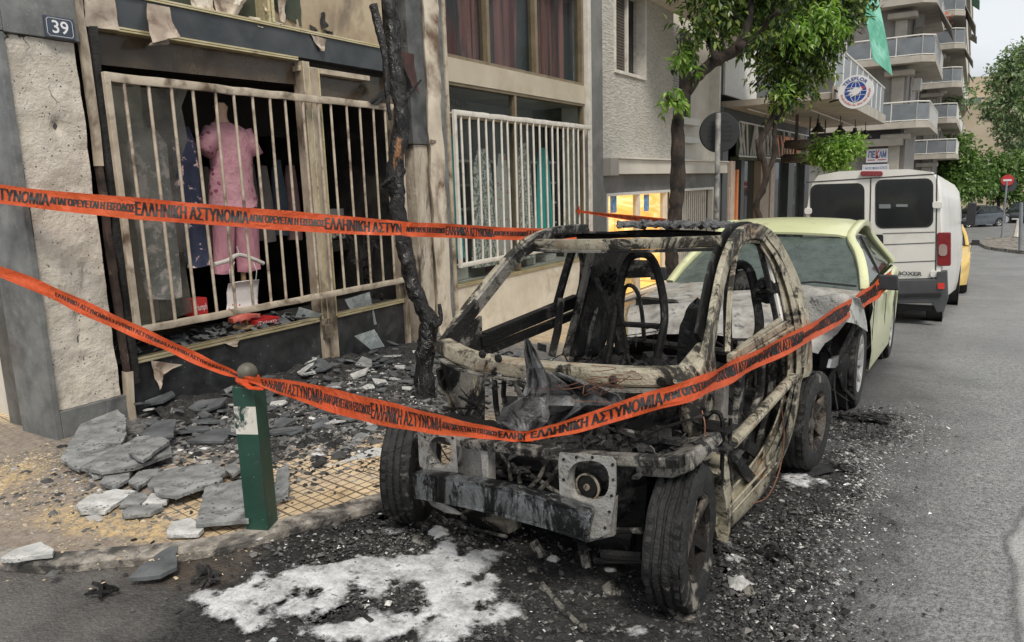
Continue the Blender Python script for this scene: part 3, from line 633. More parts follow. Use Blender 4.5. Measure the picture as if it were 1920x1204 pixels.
mb=MB(); put_text(mb,'Trium',(a.x+.001,a.y+.02,.448),(0,1,0),(0,0,1),w=.2,h=.032); mb.build('lettering',G('textwhite'),o,smooth=0)
# folded stock and hanging clothes deeper inside the burnt shop
rr_=random.Random(8)
for i in range(12):
    y=3.5+i*.17; mb=MB(); w_=.075+.02*rr_.random(); z1=1.95-.1*rr_.random(); R=[[(-6.0+.05*math.sin(2*PI*k/14),y+w_*(.5+.5*min(1,t*3))*math.cos(2*PI*k/14),z1-t*(.75+.2*rr_.random()*0)) for k in range(14)] for t in (0,.15,.5,1)]
    mb.grid(R,close=True); mb.warp(.02,7,i); c_=[(.07,.065,.06),(.16,.14,.13),(.05,.07,.09),(.2,.12,.12)][i%4]
    mb.build('hanging_garment',MATS.setdefault('hg%d'%(i%4),pm('sooted_cloth_%d'%(i%4),c_,tuple(q*1.6 for q in c_),8,.9,bmp=.4)),smooth=180,label='soot stained garment in the dim row of clothes behind the mannequin',cat='garment',group='garments hanging inside the burnt shop')
# stacked boxes further in
k=0; a0=onx(612,395,-6.0); a1=onx(690,395,-6.0)
for col in range(2):
    for i in range(5 if col else 4):
        mb=MB(); y0=lerp(a0.y,a1.y,col*.52); mb.span((-6.0,y0,a0.z-.32+i*.085),(-6.28,y0+(a1.y-a0.y)*.48,a0.z-.32+i*.085+.078))
        mb.build('storage_box',G('boxwhite'),label='pale lidded storage box in the stack inside the shop doorway',cat='box',group='boxes stacked inside the burnt shop',smooth=0,bevel=.004)
mb=MB(); mb.span((-6.4,a0.y-.1,a0.z-.45),(-5.95,a1.y+.1,a0.z-.33)); mb.span((-6.35,a0.y-.05,-.05),(-6.0,a0.y,a0.z-.45)); mb.span((-6.35,a1.y,-.05),(-6.0,a1.y+.05,a0.z-.45))
mb.build('counter',G('darkroom'),label='dark counter carrying stacked pale boxes inside the shop',cat='counter',smooth=0)
# broken glass leaning and lying at the foot of the doorway
mshard=glassmat('dusty_shard_glass',(.42,.47,.48),.15,.55,.9,6)
for pts,X,lab in (([(830-0,0)],0,''),):
    pass
for n,(pts,lab) in enumerate([([(497,600),(575,570),(560,585),(520,640)],'long dusty glass shard leaning on the display floor beside the post'),
   ([(564,592),(502,572),(540,520)],'triangular glass shard'),]): pass
def shard(pxs,Y,label,tilt=.1,th=.006,mat=None):
    P=[ony(x,y,Y) for x,y in pxs]; c_=sum(P,Vector())/len(P)
    for p in P: p.y+=(p.z-c_.z)*tilt*-1+(p.x-c_.x)*.35
    mb=MB(); mb.prism(P,(0,th,0)); mb.build('glass_shard',mat or mshard,label=label,cat='glass shard',smooth=0)
shard([(672,628),(700,618),(714,652),(694,655)],5.1,'bright broken pane leaning at the foot of the doorway riser')
shard([(655,560),(690,548),(698,610),(676,620),(668,596)],5.35,'tall cracked pane leaning against the dark riser')
shard([(564,664),(590,672),(597,688),(560,690)],4.55,'small pale glass triangle on the ash by the padlock post')
shard([(566,575),(597,590),(592,596),(560,594)],4.62,'dusty pane lying on the display floor beside the post')
# ---------------------------------------------------------------- second shopfront
t2=thing('shopfront',(-5.0,8.5,gz(8.5)+.1),label='intact lingerie shopfront with cream panel and curtained upper windows',cat='shopfront')
Ya,Yb=c3+.03,c4+.05
mb=MB(); mb.span((-5.3,Ya,-.5),(XW-.01,Yb,.45)); mb.build('stall_riser',G('plaster'),t2,smooth=0)
mb=MB(); mb.span((XW-.05,Ya,-.5),(XW+.07,Yb,-.17)); mb.build('skirting_ledge',pm('rough_ledge',(.26,.24,.21),(.42,.39,.34),8,.85,bmp=.6),t2,smooth=0)
mb=MB(); mb.span((-5.1,Ya,.453),(XW+.01,Yb,.466)); mb.span((-5.1,Ya,.47),(XW+.01,Yb,.485)); mb.build('trim_strip',G('gold'),t2,smooth=0,bevel=.002)
mb=MB(); mb.span((-5.9,Ya,.38),(-5.103,Yb,.47)); mb.build('display_floor',G('boxwhite'),t2,smooth=0)
mb=MB(); mb.span((-5.15,Ya,2.745),(XW+.005,Yb,3.0)); mb.build('beige_band',pm('beige_band_panel',(.42,.37,.28),(.52,.46,.36),2,.6,bmp=.08,c3=(.33,.27,.19),s3=.8,t3=(.5,.7)),t2,smooth=0)
fr=pm('bronze_frame',(.2,.155,.1),(.3,.24,.16),5,.45,metal=.3,bmp=.1)
ym=Yat(968,190); u1=Yat(917,60); u2=Yat(1007,60)
mb=MB()
for y in (Ya+.02,ym,Yb-.03): mb.span((-5.1,y-.02,.49),(XW-.01,y+.025,2.743))
mb.span((-5.1,Ya,2.71),(XW-.008,Yb,2.743)); mb.span((-5.09,Ya,2.36),(XW-.012,Yb,2.385))
for y in (Ya+.02,u1,u2,Yb-.03): mb.span((-5.12,y-.025,3.003),(XW-.01,y+.03,4.4))
mb.span((-5.12,Ya,3.002),(XW-.012,Yb,3.04)); mb.build('window_frame',fr,t2,smooth=0,bevel=.003)
mgl=glassmat('shop_glass',(.035,.04,.04),.03,.13)
mb=MB(); mb.span((-5.06,Ya,.49),(-5.055,Yb,2.71)); mb.build('display_glass',mgl,t2,smooth=0)
mb=MB(); mb.span((-5.08,Ya,3.04),(-5.075,Yb,4.4)); mb.build('upper_glass',glassmat('upper_glass',(.03,.03,.035),.03,.15),t2,smooth=0)
mb=MB(); n=70; mb.grid([[(-5.22+.035*math.sin(j*1.9)+.02*math.sin(j*.63),lerp(Ya,Yb,j/n),z) for j in range(n+1)] for z in (3.0,3.6,4.4)],th=.004); mb.build('curtain',G('mauve'),t2,smooth=60)
mb=MB(); mb.span((-6.0,Ya,.4),(-5.9,Yb,3.0)); mb.span((-5.9,Ya,2.72),(-5.16,Yb,2.8)); mb.build('display_back',pm('pale_display_back',(.3,.29,.28),(.4,.39,.37),2,.8),t2,smooth=0)
# script lettering on the transom glass
mb=MB(); p=onx(834,203,-5.05); put_text(mb,'Ewη',(-5.05,p.y,p.z),(0,1,0),(.0,.15,1),w=.42,h=.13); mb.build('window_lettering',G('textblack'),t2,smooth=0)
gl='goods in the intact shop window'
def gown(y0,w,z0,z1,X,mat,name,label,cat):
    mb=MB(); n=28; R=[]
    for i in range(9):
        t=i/8; z=lerp(z1,z0,t); ww=w*(.55+.45*t) if t>.12 else w*(.35+t); R.append([(X+.05*math.sin(2*PI*k/n)*(.6+t*.6)+.012*math.sin(k*2.3), y0+ww*math.cos(2*PI*k/n),z) for k in range(n)])
    mb.grid(R,close=True); mb.build(name,mat,smooth=180,label=label,cat=cat,group=gl)
gown(7.05,.24,.75,2.2,-5.22,G('teal'),'nightgown','long teal satin nightgown nearest the scorched column','nightgown')
gown(7.75,.30,.6,2.05,-5.22,G('greyfloral'),'patterned_robe','grey patterned robe left of the window mullion','robe')
gown(8.2,.2,.62,2.0,-5.22,G('whitecloth'),'nightshirt','white printed nightshirt between the patterned robes','nightshirt')
gown(8.75,.26,.6,2.15,-5.22,G('greyfloral'),'patterned_robe','grey patterned robe right of the window mullion','robe')
gown(9.3,.25,.8,2.1,-5.22,G('teal'),'nightgown','long teal satin nightgown at the far end of the window','nightgown')
mb=MB(); 
for z in (1.0,1.3,1.6,1.9): mb.span((-5.85,6.8,z),(-5.45,10.1,z+.03))
mb.build('display_shelf',G('boxwhite'),label='white display shelves behind the nightgowns',cat='shelf',smooth=0)
for i,(y,h,w_,mm,lb) in enumerate(((7.3,.16,.3,'boxwhite','white box on the shop window floor by the teal gown'),(8.35,.12,.35,'pink2','folded pink garment on the shop window floor'),(9.0,.2,.25,'boxwhite','white box on the shop window floor by the far gown'),(9.6,.1,.3,'whitecloth','folded white garment at the far end of the window floor'))):
    mb=MB(); mb.box((-5.4,y,.47+h/2),(.25,w_,h)); mb.build('folded_goods' if 'fold' in lb else 'goods_box',G(mm),label=lb,cat='goods',bevel=.012)
# ---------------------------------------------------------------- stucco house
th=thing('stucco_house',(-5.0,14,gz(14)),label='pale combed stucco house with grey ground floor and a yellow lit window',cat='building')
YA,YE=c6+.003,17.3; YR=14.0
mb=MB(); wy0,wy1=Yat(1153,60),Yat(1208,100); wz0,wz1=3.36,4.62
mb.span((-5.6,YA,1.96),(XW,wy0,7)); mb.span((-5.6,wy1,1.96),(XW,YR,7)); mb.span((-5.6,wy0,1.96),(XW,wy1,wz0)); mb.span((-5.6,wy0,wz1),(XW,wy1,7))
mb.build('stucco_wall',G('stucco'),th,smooth=0)
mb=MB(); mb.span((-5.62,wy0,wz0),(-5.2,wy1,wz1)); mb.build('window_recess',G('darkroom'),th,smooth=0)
mb=MB(); 
for i in range(26): mb.span((-5.17,wy0+.04,wz0+.04+i*.046),(-5.15,wy1-.5,wz0+.04+i*.046+.036))
sh=mb.build('roller_shutter',pm('brown_slats',(.07,.06,.05),(.11,.095,.08),6,.6,bmp=.1),th,smooth=0)
mb=MB(); e=.05
mb.span((-5.15,wy0-.05,wz0-.05),(XW+.03,wy1+.05,wz0)); mb.span((-5.15,wy0-.05,wz0+.002),(XW+.025,wy0,wz1)); mb.span((-5.15,wy1,wz0+.002),(XW+.025,wy1+.045,wz1)); mb.span((-5.19,wy1-.5,wz0),(-5.1,wy1-.45,wz1))
mb.build('window_frame',G('white_bar'),th,smooth=0,bevel=.003)
# set back bay with shuttered windows
mb=MB(); mb.span((-5.9,YR+.002,1.96),(-5.28,YE,7)); mb.build('bay_wall',G('pale'),th,smooth=0)
mb=MB(); b0,b1=YR+.15,YR+1.5
for i in range(34): mb.span((-5.27,b0,2.95+i*.05),(-5.245,b1-.45,2.95+i*.05+.04))
mb.build('shutter',pm('grey_slats',(.3,.29,.27),(.4,.39,.36),5,.6,bmp=.05),th,smooth=0)
mb=MB(); mb.span((-5.276,b1-.42,2.9),(-5.25,b1+.3,4.6)); mb.build('window_opening',G('darkroom'),th,smooth=0)  # near-black sheet paints the shade inside the opening
mb=MB(); mb.span((-5.27,YR+.1,2.72),(-5.12,YR+2.1,2.86)); mb.span((-5.27,YR+.1,2.35),(-5.12,YR+2.1,2.47)); mb.build_each('window_sill',G('white'),th,smooth=0,bevel=.004)
mb=MB(); mb.span((-5.276,YR+.3,2.48),(-5.255,YR+1.2,2.71)); mb.build('basement_vent',G('darkroom'),th,smooth=0)
mb=MB(); mb.span((-5.3,YE-.09,1.98),(XW-.05,YE,7)); mb.build('corner_trim',G('white'),th,smooth=0)
mb=MB(); mb.span((-5.3,YA+.32,1.72),(XW+.14,YE,1.955)); mb.span((-5.3,YA+.3,1.958),(XW+.18,YE,1.985)); mb.build('ledge',G('pale'),th,smooth=0,bevel=.004)
mb=MB(); mb.span((-5.3,YA,1.7),(XW+.145,YA+.318,1.965)); mb.build('ledge_return',G('shade'),th,smooth=0)
# ground floor with openings
oy0,oy1,oz0,oz1=11.0,16.7,-.42,1.42
mb=MB(); mb.span((-5.3,YA,-.9),(XW-.01,oy0,1.698)); mb.span((-5.3,oy1,-.9),(XW-.01,YE,1.718)); mb.span((-5.3,oy0,oz1),(XW-.01,oy1,1.718)); mb.span((-5.3,oy0,-.9),(XW-.01,oy1,oz0)); mb.build('ground_floor_wall',G('greywall'),th,smooth=0)
mb=MB(); ysp=[oy0,12.35,13.7,14.2,oy1]
for y in ysp: mb.span((-5.12,y-.025,oz0),(XW+.0,y+.03,oz1))
mb.span((-5.12,oy0,oz1-.05),(XW+.004,oy1,oz1)); mb.span((-5.12,oy0,oz0),(XW+.004,oy1,oz0+.05)); mb.build('window_frame',G('white'),th,smooth=0,bevel=.003)
def litmat():
    m,nt,bs=newmat('lit_orange_interior'); v=vec(nt,(1,.7,2.2)); c_=rmp(nt,nz_(nt,v,1.5,4,.6,1.6),.3,.7,stops=[(.3,(.88,.46,.12)),(.5,(.95,.62,.22)),(.62,(1,.86,.58)),(.75,(.9,.56,.2))])
    nt.links.new(c_,bs.inputs['Emission Color']); nt.links.new(c_,bs.inputs['Base Color']); bs.inputs['Emission Strength'].default_value=.62; return m
mb=MB(); mb.span((-6.4,oy0,oz0),(-6.3,14.2,oz1)); mb.span((-6.3,oy0-.1,oz0),(-5.2,oy0-.02,oz1)); mb.span((-6.3,14.22,oz0),(-5.2,14.3,oz1)); mb.span((-6.3,oy0,oz1),(-5.2,14.2,oz1+.05)); mb.span((-6.3,oy0,oz0-.06),(-5.3,14.2,oz0-.01)); mb.build('lit_interior',litmat(),th,smooth=0)
mb=MB(); mb.span((-5.07,oy0,oz0+.04),(-5.065,14.2,oz1-.04)); mb.build('window_glass',glassmat('lit_window_glass',(.05,.05,.05),.03,.12),th,smooth=0)
mb=MB(); mb.span((-5.35,14.25,oz0),(-5.28,oy1,oz1)); mb.build('blind_backing',G('shade'),th,smooth=0)
mb=MB()
for i in range(17):
    y=14.3+i*.14; mb.span((-5.16,y,oz0+.05),(-5.13,y+.06,oz1-.05))
mb.build('vertical_bars',G('white_bar'),th,smooth=0)
for k,(x,y) in enumerate(((1152,385),(1215,385))):
    a=onx(x-8,y-20,-5.05); mb=MB(); mb.span((-5.05,a.y,a.z),(-5.045,a.y+.25,a.z-.3)); mb.build('window_sticker',pm('blue_sticker_%d'%k,(.05,.15,.4),(.3,.5,.65),14,.5,bmp=0),th,smooth=0)
mb=MB(); 
for y,z in ((11.8,.2),(12.7,.45),(13.3,-.1)): mb.box((-5.6,y,z),(.3,.5,.04))
for y in (11.5,12.2,13.0,13.5): mb.box((-5.8,y,-.25),(.3,.22,.3))
mb.build_each('window_goods',pm('toy_goods',(.3,.5,.6),(.9,.8,.6),9,.6,bmp=0),th,smooth=0)
mb=MB(); mb.span((-5.0,12.0,4.66),(-3.7,19,4.9)); mb.span((-3.75,12.0,4.9),(-3.68,19,5.7)); mb.build('balcony',G('pale'),th,smooth=0,bevel=.005)
# ---------------------------------------------------------------- restaurant
tr=thing('restaurant',(-5.0,22,gz(22)),label='restaurant with slanted white lattice and orange letters under a balcony slab',cat='building')
RY0,RY1=17.303,28.0
mb=MB(); mb.span((-8,RY0,2.97),(XW,RY1,3.2)); mb.span((-8,RY0,3.5),(-5.1,RY1,9)); mb.build('upper_wall',G('greydark'),tr,smooth=0)
mb=MB(); mb.span((-8,RY0,-1.2),(-6.0,RY1,2.95)); mb.build('interior',G('darkroom'),tr,smooth=0)  # solid block whose dark colour stands for the unlit inside
mb=MB(); mb.span((-5.2,17.45,2.6),(-4.98,18.9,3.2)); mb.span((-5.2,17.3,-1.0),(-4.97,17.72,3.1)); 
for y0,y1 in ((19.0,19.3),(24.6,25.4),(27.2,28)): mb.span((-5.25,y0,-1.2),(-4.99,y1,2.1))
mb.build_each('dark_pillar',G('dark'),tr,smooth=0)
mb=MB(); mb.span((-5.3,20.9,-1.2),(-4.96,21.9,2.1)); mb.build('beige_pillar',pm('beige_panel',(.33,.26,.2),(.4,.33,.26),2,.7,bmp=.05),tr,smooth=0)
mb=MB(); mb.span((-5.2,18.7,2.04),(-4.97,27.7,2.12)); mb.span((-5.06,18.7,2.13),(-5.04,27.7,2.95)); mb.build('sign_panel',pm('olive_sign_board',(.035,.045,.025),(.07,.08,.045),3,.7),tr,smooth=0)
mb=MB(); rr=random.Random(5)
for i in range(34):
    y=18.8+i*.26; 
    if 22.2<y<26.2 and i%2: continue
    dy=rr.choice((-1,1))*rr.uniform(.1,.5); mb.tube([(-4.99,y,2.14),(-4.99,y+dy,2.95)],1,4,sq=(.015,.022),upv=(1,0,0))
mb.tube([(-4.98,18.7,2.95),(-4.98,27.7,2.95)],1,4,sq=(.02,.02),upv=(0,0,1)); mb.tube([(-4.98,18.7,2.13),(-4.98,27.7,2.13)],1,4,sq=(.02,.02),upv=(0,0,1))
mb.build('lattice',G('textwhite'),tr,smooth=0)
orange=pm('orange_letters',(.68,.2,.05),(.78,.26,.07),6,.5,bmp=0)
mb=MB(); p=onx(1445,292,-4.93); put_text(mb,'ΛΥΤΟΝΕ',(-4.93,22.3,2.17),(0,1,0),(0,0,1),w=4.0,h=.62,bold=.03); mb.build('sign_letters',orange,tr,smooth=0)
mb=MB(); mb.span((-5.02,17.9,-.8),(-4.94,18.25,2.0)); mb.span((-5.02,22.0,-.8),(-4.94,22.5,2.0)); mb.span((-5.02,17.8,-.8),(-4.95,17.86,1.4)); mb.build_each('menu_board',pm('pale_wood_board',(.42,.33,.26),(.55,.45,.37),5,.6,bmp=.1),tr,smooth=0)
mb=MB(); mb.span((-5.0,18.42,-.9),(-4.93,18.56,1.8)); mb.build('orange_strip',orange,tr,smooth=0)
mb=MB(); mb.span((-5.15,18.6,-.9),(-5.14,27.5,2.04)); mb.build('window_glass',glassmat('restaurant_glass',(.05,.06,.06),.03,.6),tr,smooth=0)
# balcony slab with railing over the restaurant
mb=MB(); mb.span((-5.1,17.5,3.2),(-2.72,27.4,3.34)); mb.span((-2.72,17.45,3.18),(-2.62,27.45,3.46)); mb.span((-5,27.4,3.18),(-2.72,27.5,3.46)); mb.build('balcony_slab',G('concrete'),tr,smooth=0,bevel=.008)
mb=MB(); mb.span((-2.74,17.5,3.52),(-2.7,27.4,4.25)); mb.span((-5,27.36,3.52),(-2.75,27.4,4.25)); ra=mb.build('balcony_railing',G('railgrey'),tr,smooth=0)
mb=MB(); mb.tube([(-2.7,17.5,4.3),(-2.7,27.4,4.3),(-5,27.4,4.3)],.03,6); 
for y in np.arange(17.6,27.4,1.1): mb.tube([(-2.7,y,3.4),(-2.7,y,4.3)],.02,6)
mb.build('handrail',G('white'),ra)
mb=MB(); mb.tube([(-4.6,17.9,3.17),(-4.6,24,3.17)],.02,6); mb.tube([(-3.4,19,3.12),(-3.4,27,3.12)],.015,6); mb.build_each('soffit_conduit',G('white'),tr)
mb=MB(); mb.span((-5.09,17.6,3.5),(-5.04,20.5,4.8)); mb.build('first_floor_shutter',G('white'),tr,smooth=0)
# pendant lamps and hanging baskets under the slab
mb0=[]
lampm=pm('black_lamp_metal',(.015,.014,.014),(.03,.028,.026),8,.5)
def pendant(x,y,z,L):
    t=thing('pendant_lamp',(x,y,z),label='black metal pendant lamp under the restaurant balcony slab',cat='lamp',group='pendant lamps under the balcony')
    mb=MB(); mb.tube([(x,y,z+.2),(x,y,z+L)],.012,5); mb.build('cord',lampm,t)
    mb=MB(); mb.lathe([(.05,.24),(.06,.16),(.16,.06),(.2,0),(.19,0),(.05,.15)],(x,y,z),(0,0,1),14); mb.build('lamp_shade',lampm,t)
for x,y in ((-3.3,22.8),(-3.15,24.6),(-3.05,26.2),(-3.6,21.2)): pendant(x,y,2.72,.48)
bm_=pm('dark_wicker',(.03,.022,.017),(.16,.125,.1),22,.8,bmp=.8,bscale=30,bdist=.03,vscale=(1,1,3))
for i,(x,y,z,r) in enumerate(((-4.0,20.6,2.3,.33),(-3.95,22.0,2.28,.34),(-3.85,23.8,2.3,.38),(-3.6,25.2,2.28,.34),(-4.1,20.9,1.95,.36),(-3.9,22.8,1.9,.42))):
    mb=MB(); mb.lathe([(r*.5,.0),(r*.95,.03),(r,.16),(r*.85,.22),(r*.8,.1)],(x,y,z),(0,0,1),14); mb.tube([(x,y,z+.2),(x,y,3.18)],.02,5)
    mb.build('hanging_basket',bm_,label='dark wicker basket hanging from the restaurant balcony slab',cat='basket',group='baskets hanging under the balcony')
# round florist sign at the end of the slab
def ring_text(mb,body,c,xd,zd,r,h,a0,a1,mi=0,flip=False,bold=.02):
    V,Fs=text_geo(body,1,None,bold); Wd=V[:,0].max(); V[:,1]*=h/V[:,1].max(); vs=[]
    for q in V:
        t=q[0]/Wd
        if not flip: a=lerp(a0,a1,t); rr_=r+q[1]
        else: a=lerp(a0,a1,t); rr_=r+h-q[1]
        vs.append(Vector(c)+Vector(xd)*math.cos(a)*rr_+Vector(zd)*math.sin(a)*rr_)
    mb.add(vs,Fs,mi)
SY=16.9; cs=ony(1604,172,SY); R_=.5*(ony(1637,172,SY)-ony(1571,172,SY)).length; 
xd=Vector((1,0,0)); zd=Vector((0,0,1))
tsn=thing('florist_sign',(cs.x,SY,cs.z-R_),label='round white TELEFLOR sign with blue globe above the restaurant slab',cat='sign')
blue=pm('sign_blue',(.02,.06,.28),(.03,.08,.33),5,.4,bmp=0); redp=pm('sign_red',(.5,.03,.04),(.55,.05,.05),5,.4,bmp=0); signw=pm('sign_white',(.72,.73,.75),(.78,.79,.8),4,.35,bmp=0)
mb=MB(); mb.lathe([(0,0),(R_,0),(R_,.14),(0,.14)],(cs.x,SY,cs.z),(0,1,0),40); mb.build('sign_disc',signw,tsn,smooth=30)
def disc(mb,c,r,n=36,y=0,mi=0,sy=1):
    c=Vector(c); mb.add([c+xd*math.cos(2*PI*k/n)*r+zd*math.sin(2*PI*k/n)*r*sy+Vector((0,y,0)) for k in range(n)],[tuple(range(n))[::-1]],mi)
mb=MB(); disc(mb,cs,R_*.62,y=-.004); mb.build('globe',blue,tsn,smooth=0)
mb=MB()
for a in (-.5,0,.5): mb.tube([cs+xd*math.sin(a)*R_*.6*math.cos(t)+zd*math.sin(t)*R_*.6+Vector((0,-.008,0)) for t in np.linspace(-PI/2,PI/2,12)],.006,4)
for s in (-.35,0.05,.4): w_=math.sqrt(1-s*s)*.6*R_; mb.tube([cs+zd*s*R_*.6-xd*w_*.98+Vector((0,-.008,0)),cs+zd*s*R_*.6+xd*w_*.98+Vector((0,-.008,0))],.006,4)
bd=[(-.5,.12),(-.2,.14),(.0,.28),(.12,.2),(.3,.22),(.42,.1),(.3,.05),(.2,-.12),(.02,-.2),(-.3,-.34),(-.12,-.16),(-.45,-.14),(-.2,-.02)]
mb.add([cs+xd*a*R_+zd*b*R_+Vector((0,-.014,0)) for a,b in bd],[tuple(range(len(bd)))[::-1]]); mb.build('dove_emblem',signw,tsn,smooth=0)
mb=MB(); disc(mb,cs+xd*R_*.44+zd*R_*.2,R_*.09,12,-.016); mb.build('flower_emblem',redp,tsn,smooth=0)
mb=MB(); ring_text(mb,'TELEFLOR',cs+Vector((0,-.006,0)),xd,zd,R_*.68,R_*.2,math.radians(150),math.radians(38)); mb.build('upper_lettering',blue,tsn,smooth=0)
mb=MB(); ring_text(mb,'λουλούδια σε όλο τον κόσμο',cs+Vector((0,-.006,0)),xd,zd,R_*.7,R_*.17,math.radians(188),math.radians(370),flip=True); mb.build('lower_lettering',redp,tsn,smooth=0)
mb=MB(); mb.tube([(cs.x-R_*.7,SY+.1,cs.z-.1),(cs.x-R_*.9-.3,SY+.75,cs.z-.1)],.02,6); mb.tube([(cs.x-.1,SY+.1,cs.z-.15),(-2.7,17.5,3.4)],.02,6); mb.build('bracket',lampm,tsn)
# ---------------------------------------------------------------- apartment blocks
def flowers(mb,c,r,n,sz,seed):
    rr=random.Random(seed)
    for i in range(n):
        q=Vector((rr.gauss(0,1),rr.gauss(0,1),rr.gauss(0,.6)))*r*.5+Vector(c); a=Vector((rr.uniform(-1,1),rr.uniform(-1,1),rr.uniform(-1,1))).normalized(); b=a.orthogonal().normalized()
        mb.add([q-a*sz,q+b*sz*.5,q+a*sz,q-b*sz*.5],[(0,1,2,3)])
def balcony(t,x1,y0,y1,z,xw,depthy,rail='railgrey',th=.28,rh=.85,solid=False):
    # slab with chamfered street corner, projecting -Y (towards the viewer) and +X
    ch=.5; P=[(xw-4.5,y0),(x1-ch,y0),(x1,y0+ch),(x1,y1),(xw-4.5,y1)]
    mb=MB(); mb.prism([(a,b,z) for a,b in P],(0,0,th)); mb.build('balcony_slab',G('concrete'),t,smooth=0)
    Q=[(xw-4.5,y0+.06),(x1-ch-.02,y0+.06),(x1-.06,y0+ch+.02),(x1-.06,y1)]
    mb=MB()
    for a,b in zip(Q[:-1],Q[1:]):
        a=Vector((*a,z+th+.06)); b=Vector((*b,z+th+.06)); mb.add([a,b,b+Vector((0,0,rh-.15)),a+Vector((0,0,rh-.15))],[(0,1,2,3)])
    r=mb.build('railing_panel',G(rail),t,smooth=0)
    mb=MB(); mb.tube([(a,b,z+th+rh) for a,b in Q],.03,6); mb.tube([(a,b,z+th+.05) for a,b in Q],.02,6)
    for a,b in zip(Q[:-1],Q[1:]):
        n=max(1,int((Vector(a)-Vector(b)).length/1.0))
        for k in range(n+1): q=Vector(a).lerp(Vector(b),k/n); mb.tube([(q.x,q.y,z+th),(q.x,q.y,z+th+rh)],.02,5)
    mb.build('handrail',G('white'),r)
AWN=pm('sage_awning_cloth',(.12,.3,.22),(.2,.4,.31),3,.8,bmp=.2)
def block(y0,y1,xw,x1,zs,lab,base,wallm='shade',yb=1.2,seed=0):
    t=thing('apartment_building',(xw,y0+yb,gz(y0)),label=lab,cat='building'); rr=random.Random(seed)
    for i,z in enumerate(zs[:-1]):
        if rr.random()<.8: mb=MB(); q=(xw+.25,y0+yb+rr.uniform(1,3),z+2.2); mb.box(q,(.35,.85,.55)); mb.build('air_conditioner',G('white'),t,smooth=0,bevel=.02)
        if rr.random()<.7: mb=MB(); a=rr.uniform(.5,1.5); mb.prism([(x1-.1,y0+1,z+2.6),(x1+.55,y0+1,z+2.6-a),(x1+.52,y0+1,z+2.57-a),(x1-.1,y0+1,z+2.56)],(0,rr.uniform(2,5),0)); mb.build('roller_awning',[G('shade'),AWN,G('concrete')][rr.randrange(3)],t,smooth=0)
    mb=MB(); mb.span((xw-9,y0+yb,base),(xw,y1,zs[-1]+3)); mb.build('wall',G(wallm),t,smooth=0)
    for i,z in enumerate(zs):
        balcony(t,x1+rr.uniform(-.1,.1),y0,y1-.4,z,xw,0)
        mb=MB(); mb.span((xw-2.6,y0+yb-.02,z+.3),(xw-1.4,y0+yb-.1,z+2.5)); mb.span((xw+.02,y0+yb+1.5,z+.3),(xw+.08,y0+yb+4,z+2.5)); mb.span((xw+.02,y0+yb+6.5,z+.3),(xw+.08,min(y0+yb+9,y1-.6),z+2.5)); mb.build_each('balcony_door',pm('shutter_tone_%d_%d'%(seed,i),(.33,.29,.26),(.5,.46,.42),4,.7),t,smooth=0)
        mb=MB(); mb.span((xw-.9,y0+.5,z-.45),(xw+.3,y0+yb,z-.2)); mb.span((xw-.6,y0+.9,z-2.4),(xw-.1,y0+yb,z-.45)); mb.build('rounded_bay',G('concrete'),t,smooth=0,bevel=.05)
    return t
zz=[ony(1700,240,38).z, ony(1700,118,38).z, ony(1700,8,38).z]
xr=ony(1742,240,38).x
# lower storey block carrying the small shop signs
tk=block(38,47,-2.95,xr,[zz[0],zz[1],zz[2],zz[2]+3],'curved balcony apartment block behind the white van with small shop signs',-2,seed=1)
fa=ony(1690,239,38.6); fb_=ony(1690,258,38.6); fc_=ony(1692,272,38.5)
mb=MB(); mb.span((-8,38.6,fb_.z),(fa.x,39.1,fa.z)); mb.build('fascia',G('black'),tk,smooth=0)
mb=MB(); mb.span((-8,38.5,fc_.z),(fc_.x,39.0,fb_.z-.01)); mb.build('cornice',G('concrete'),tk,smooth=0)
def face_px(name,x0,y0,x1,y1,Y,mat,t,th=.04,bev=0):
    a=ony(x0,y0,Y); b=ony(x1,y1,Y); mb=MB(); mb.span((a.x,Y,b.z),(b.x,Y+th,a.z)); return mb.build(name,mat,t,smooth=0),a,b
face_px('shop_wall',1612,262,1692,345,39.0,pm('brown_grey_render',(.16,.14,.125),(.2,.18,.165),2,.8),tk,.3)
face_px('shop_glazing',1626,264,1660,272,38.93,G('railgrey'),tk)
s1=thing('optician_sign',ony(1645,305,38.85),label='white sign reading ΠΕΚΑΜ above a narrower lettered sign behind the van roof',cat='sign')
_,a,b=face_px('sign_board',1625,280,1664,304,38.85,signw,s1)
w_=b.x-a.x; h_=a.z-b.z
mb=MB(); put_text(mb,'ΠΕ',(a.x+w_*.1,38.85,b.z+h_*.34),(1,0,0),(0,0,1),w=w_*.3,h=h_*.5,lift=.01,bold=.03); put_text(mb,'ΑΜ',(a.x+w_*.6,38.85,b.z+h_*.34),(1,0,0),(0,0,1),w=w_*.32,h=h_*.5,lift=.01,bold=.03); mb.build('blue_letters',blue,s1,smooth=0)
mb=MB(); put_text(mb,'Κ',(a.x+w_*.43,38.85,b.z+h_*.3),(1,0,0),(0,0,1),w=w_*.17,h=h_*.6,lift=.01,bold=.03); mb.span((a.x+w_*.08,38.835,b.z+h_*.16),(a.x+w_*.42,38.845,b.z+h_*.22)); mb.span((a.x+w_*.55,38.835,b.z+h_*.16),(a.x+w_*.92,38.845,b.z+h_*.22)); mb.build('red_letters',redp,s1,smooth=0)
_,a,b=face_px('lower_board',1617,309,1666,322,38.85,signw,s1); w_=b.x-a.x; h_=a.z-b.z
mb=MB(); put_text(mb,'Γ. Αναστασοπούλου & ΣΙΑ Ο.Ε.',(a.x+w_*.04,38.85,b.z+h_*.35),(1,0,0),(0,0,1),w=w_*.92,h=h_*.4,lift=.01); mb.build('lower_lettering',blue,s1,smooth=0)
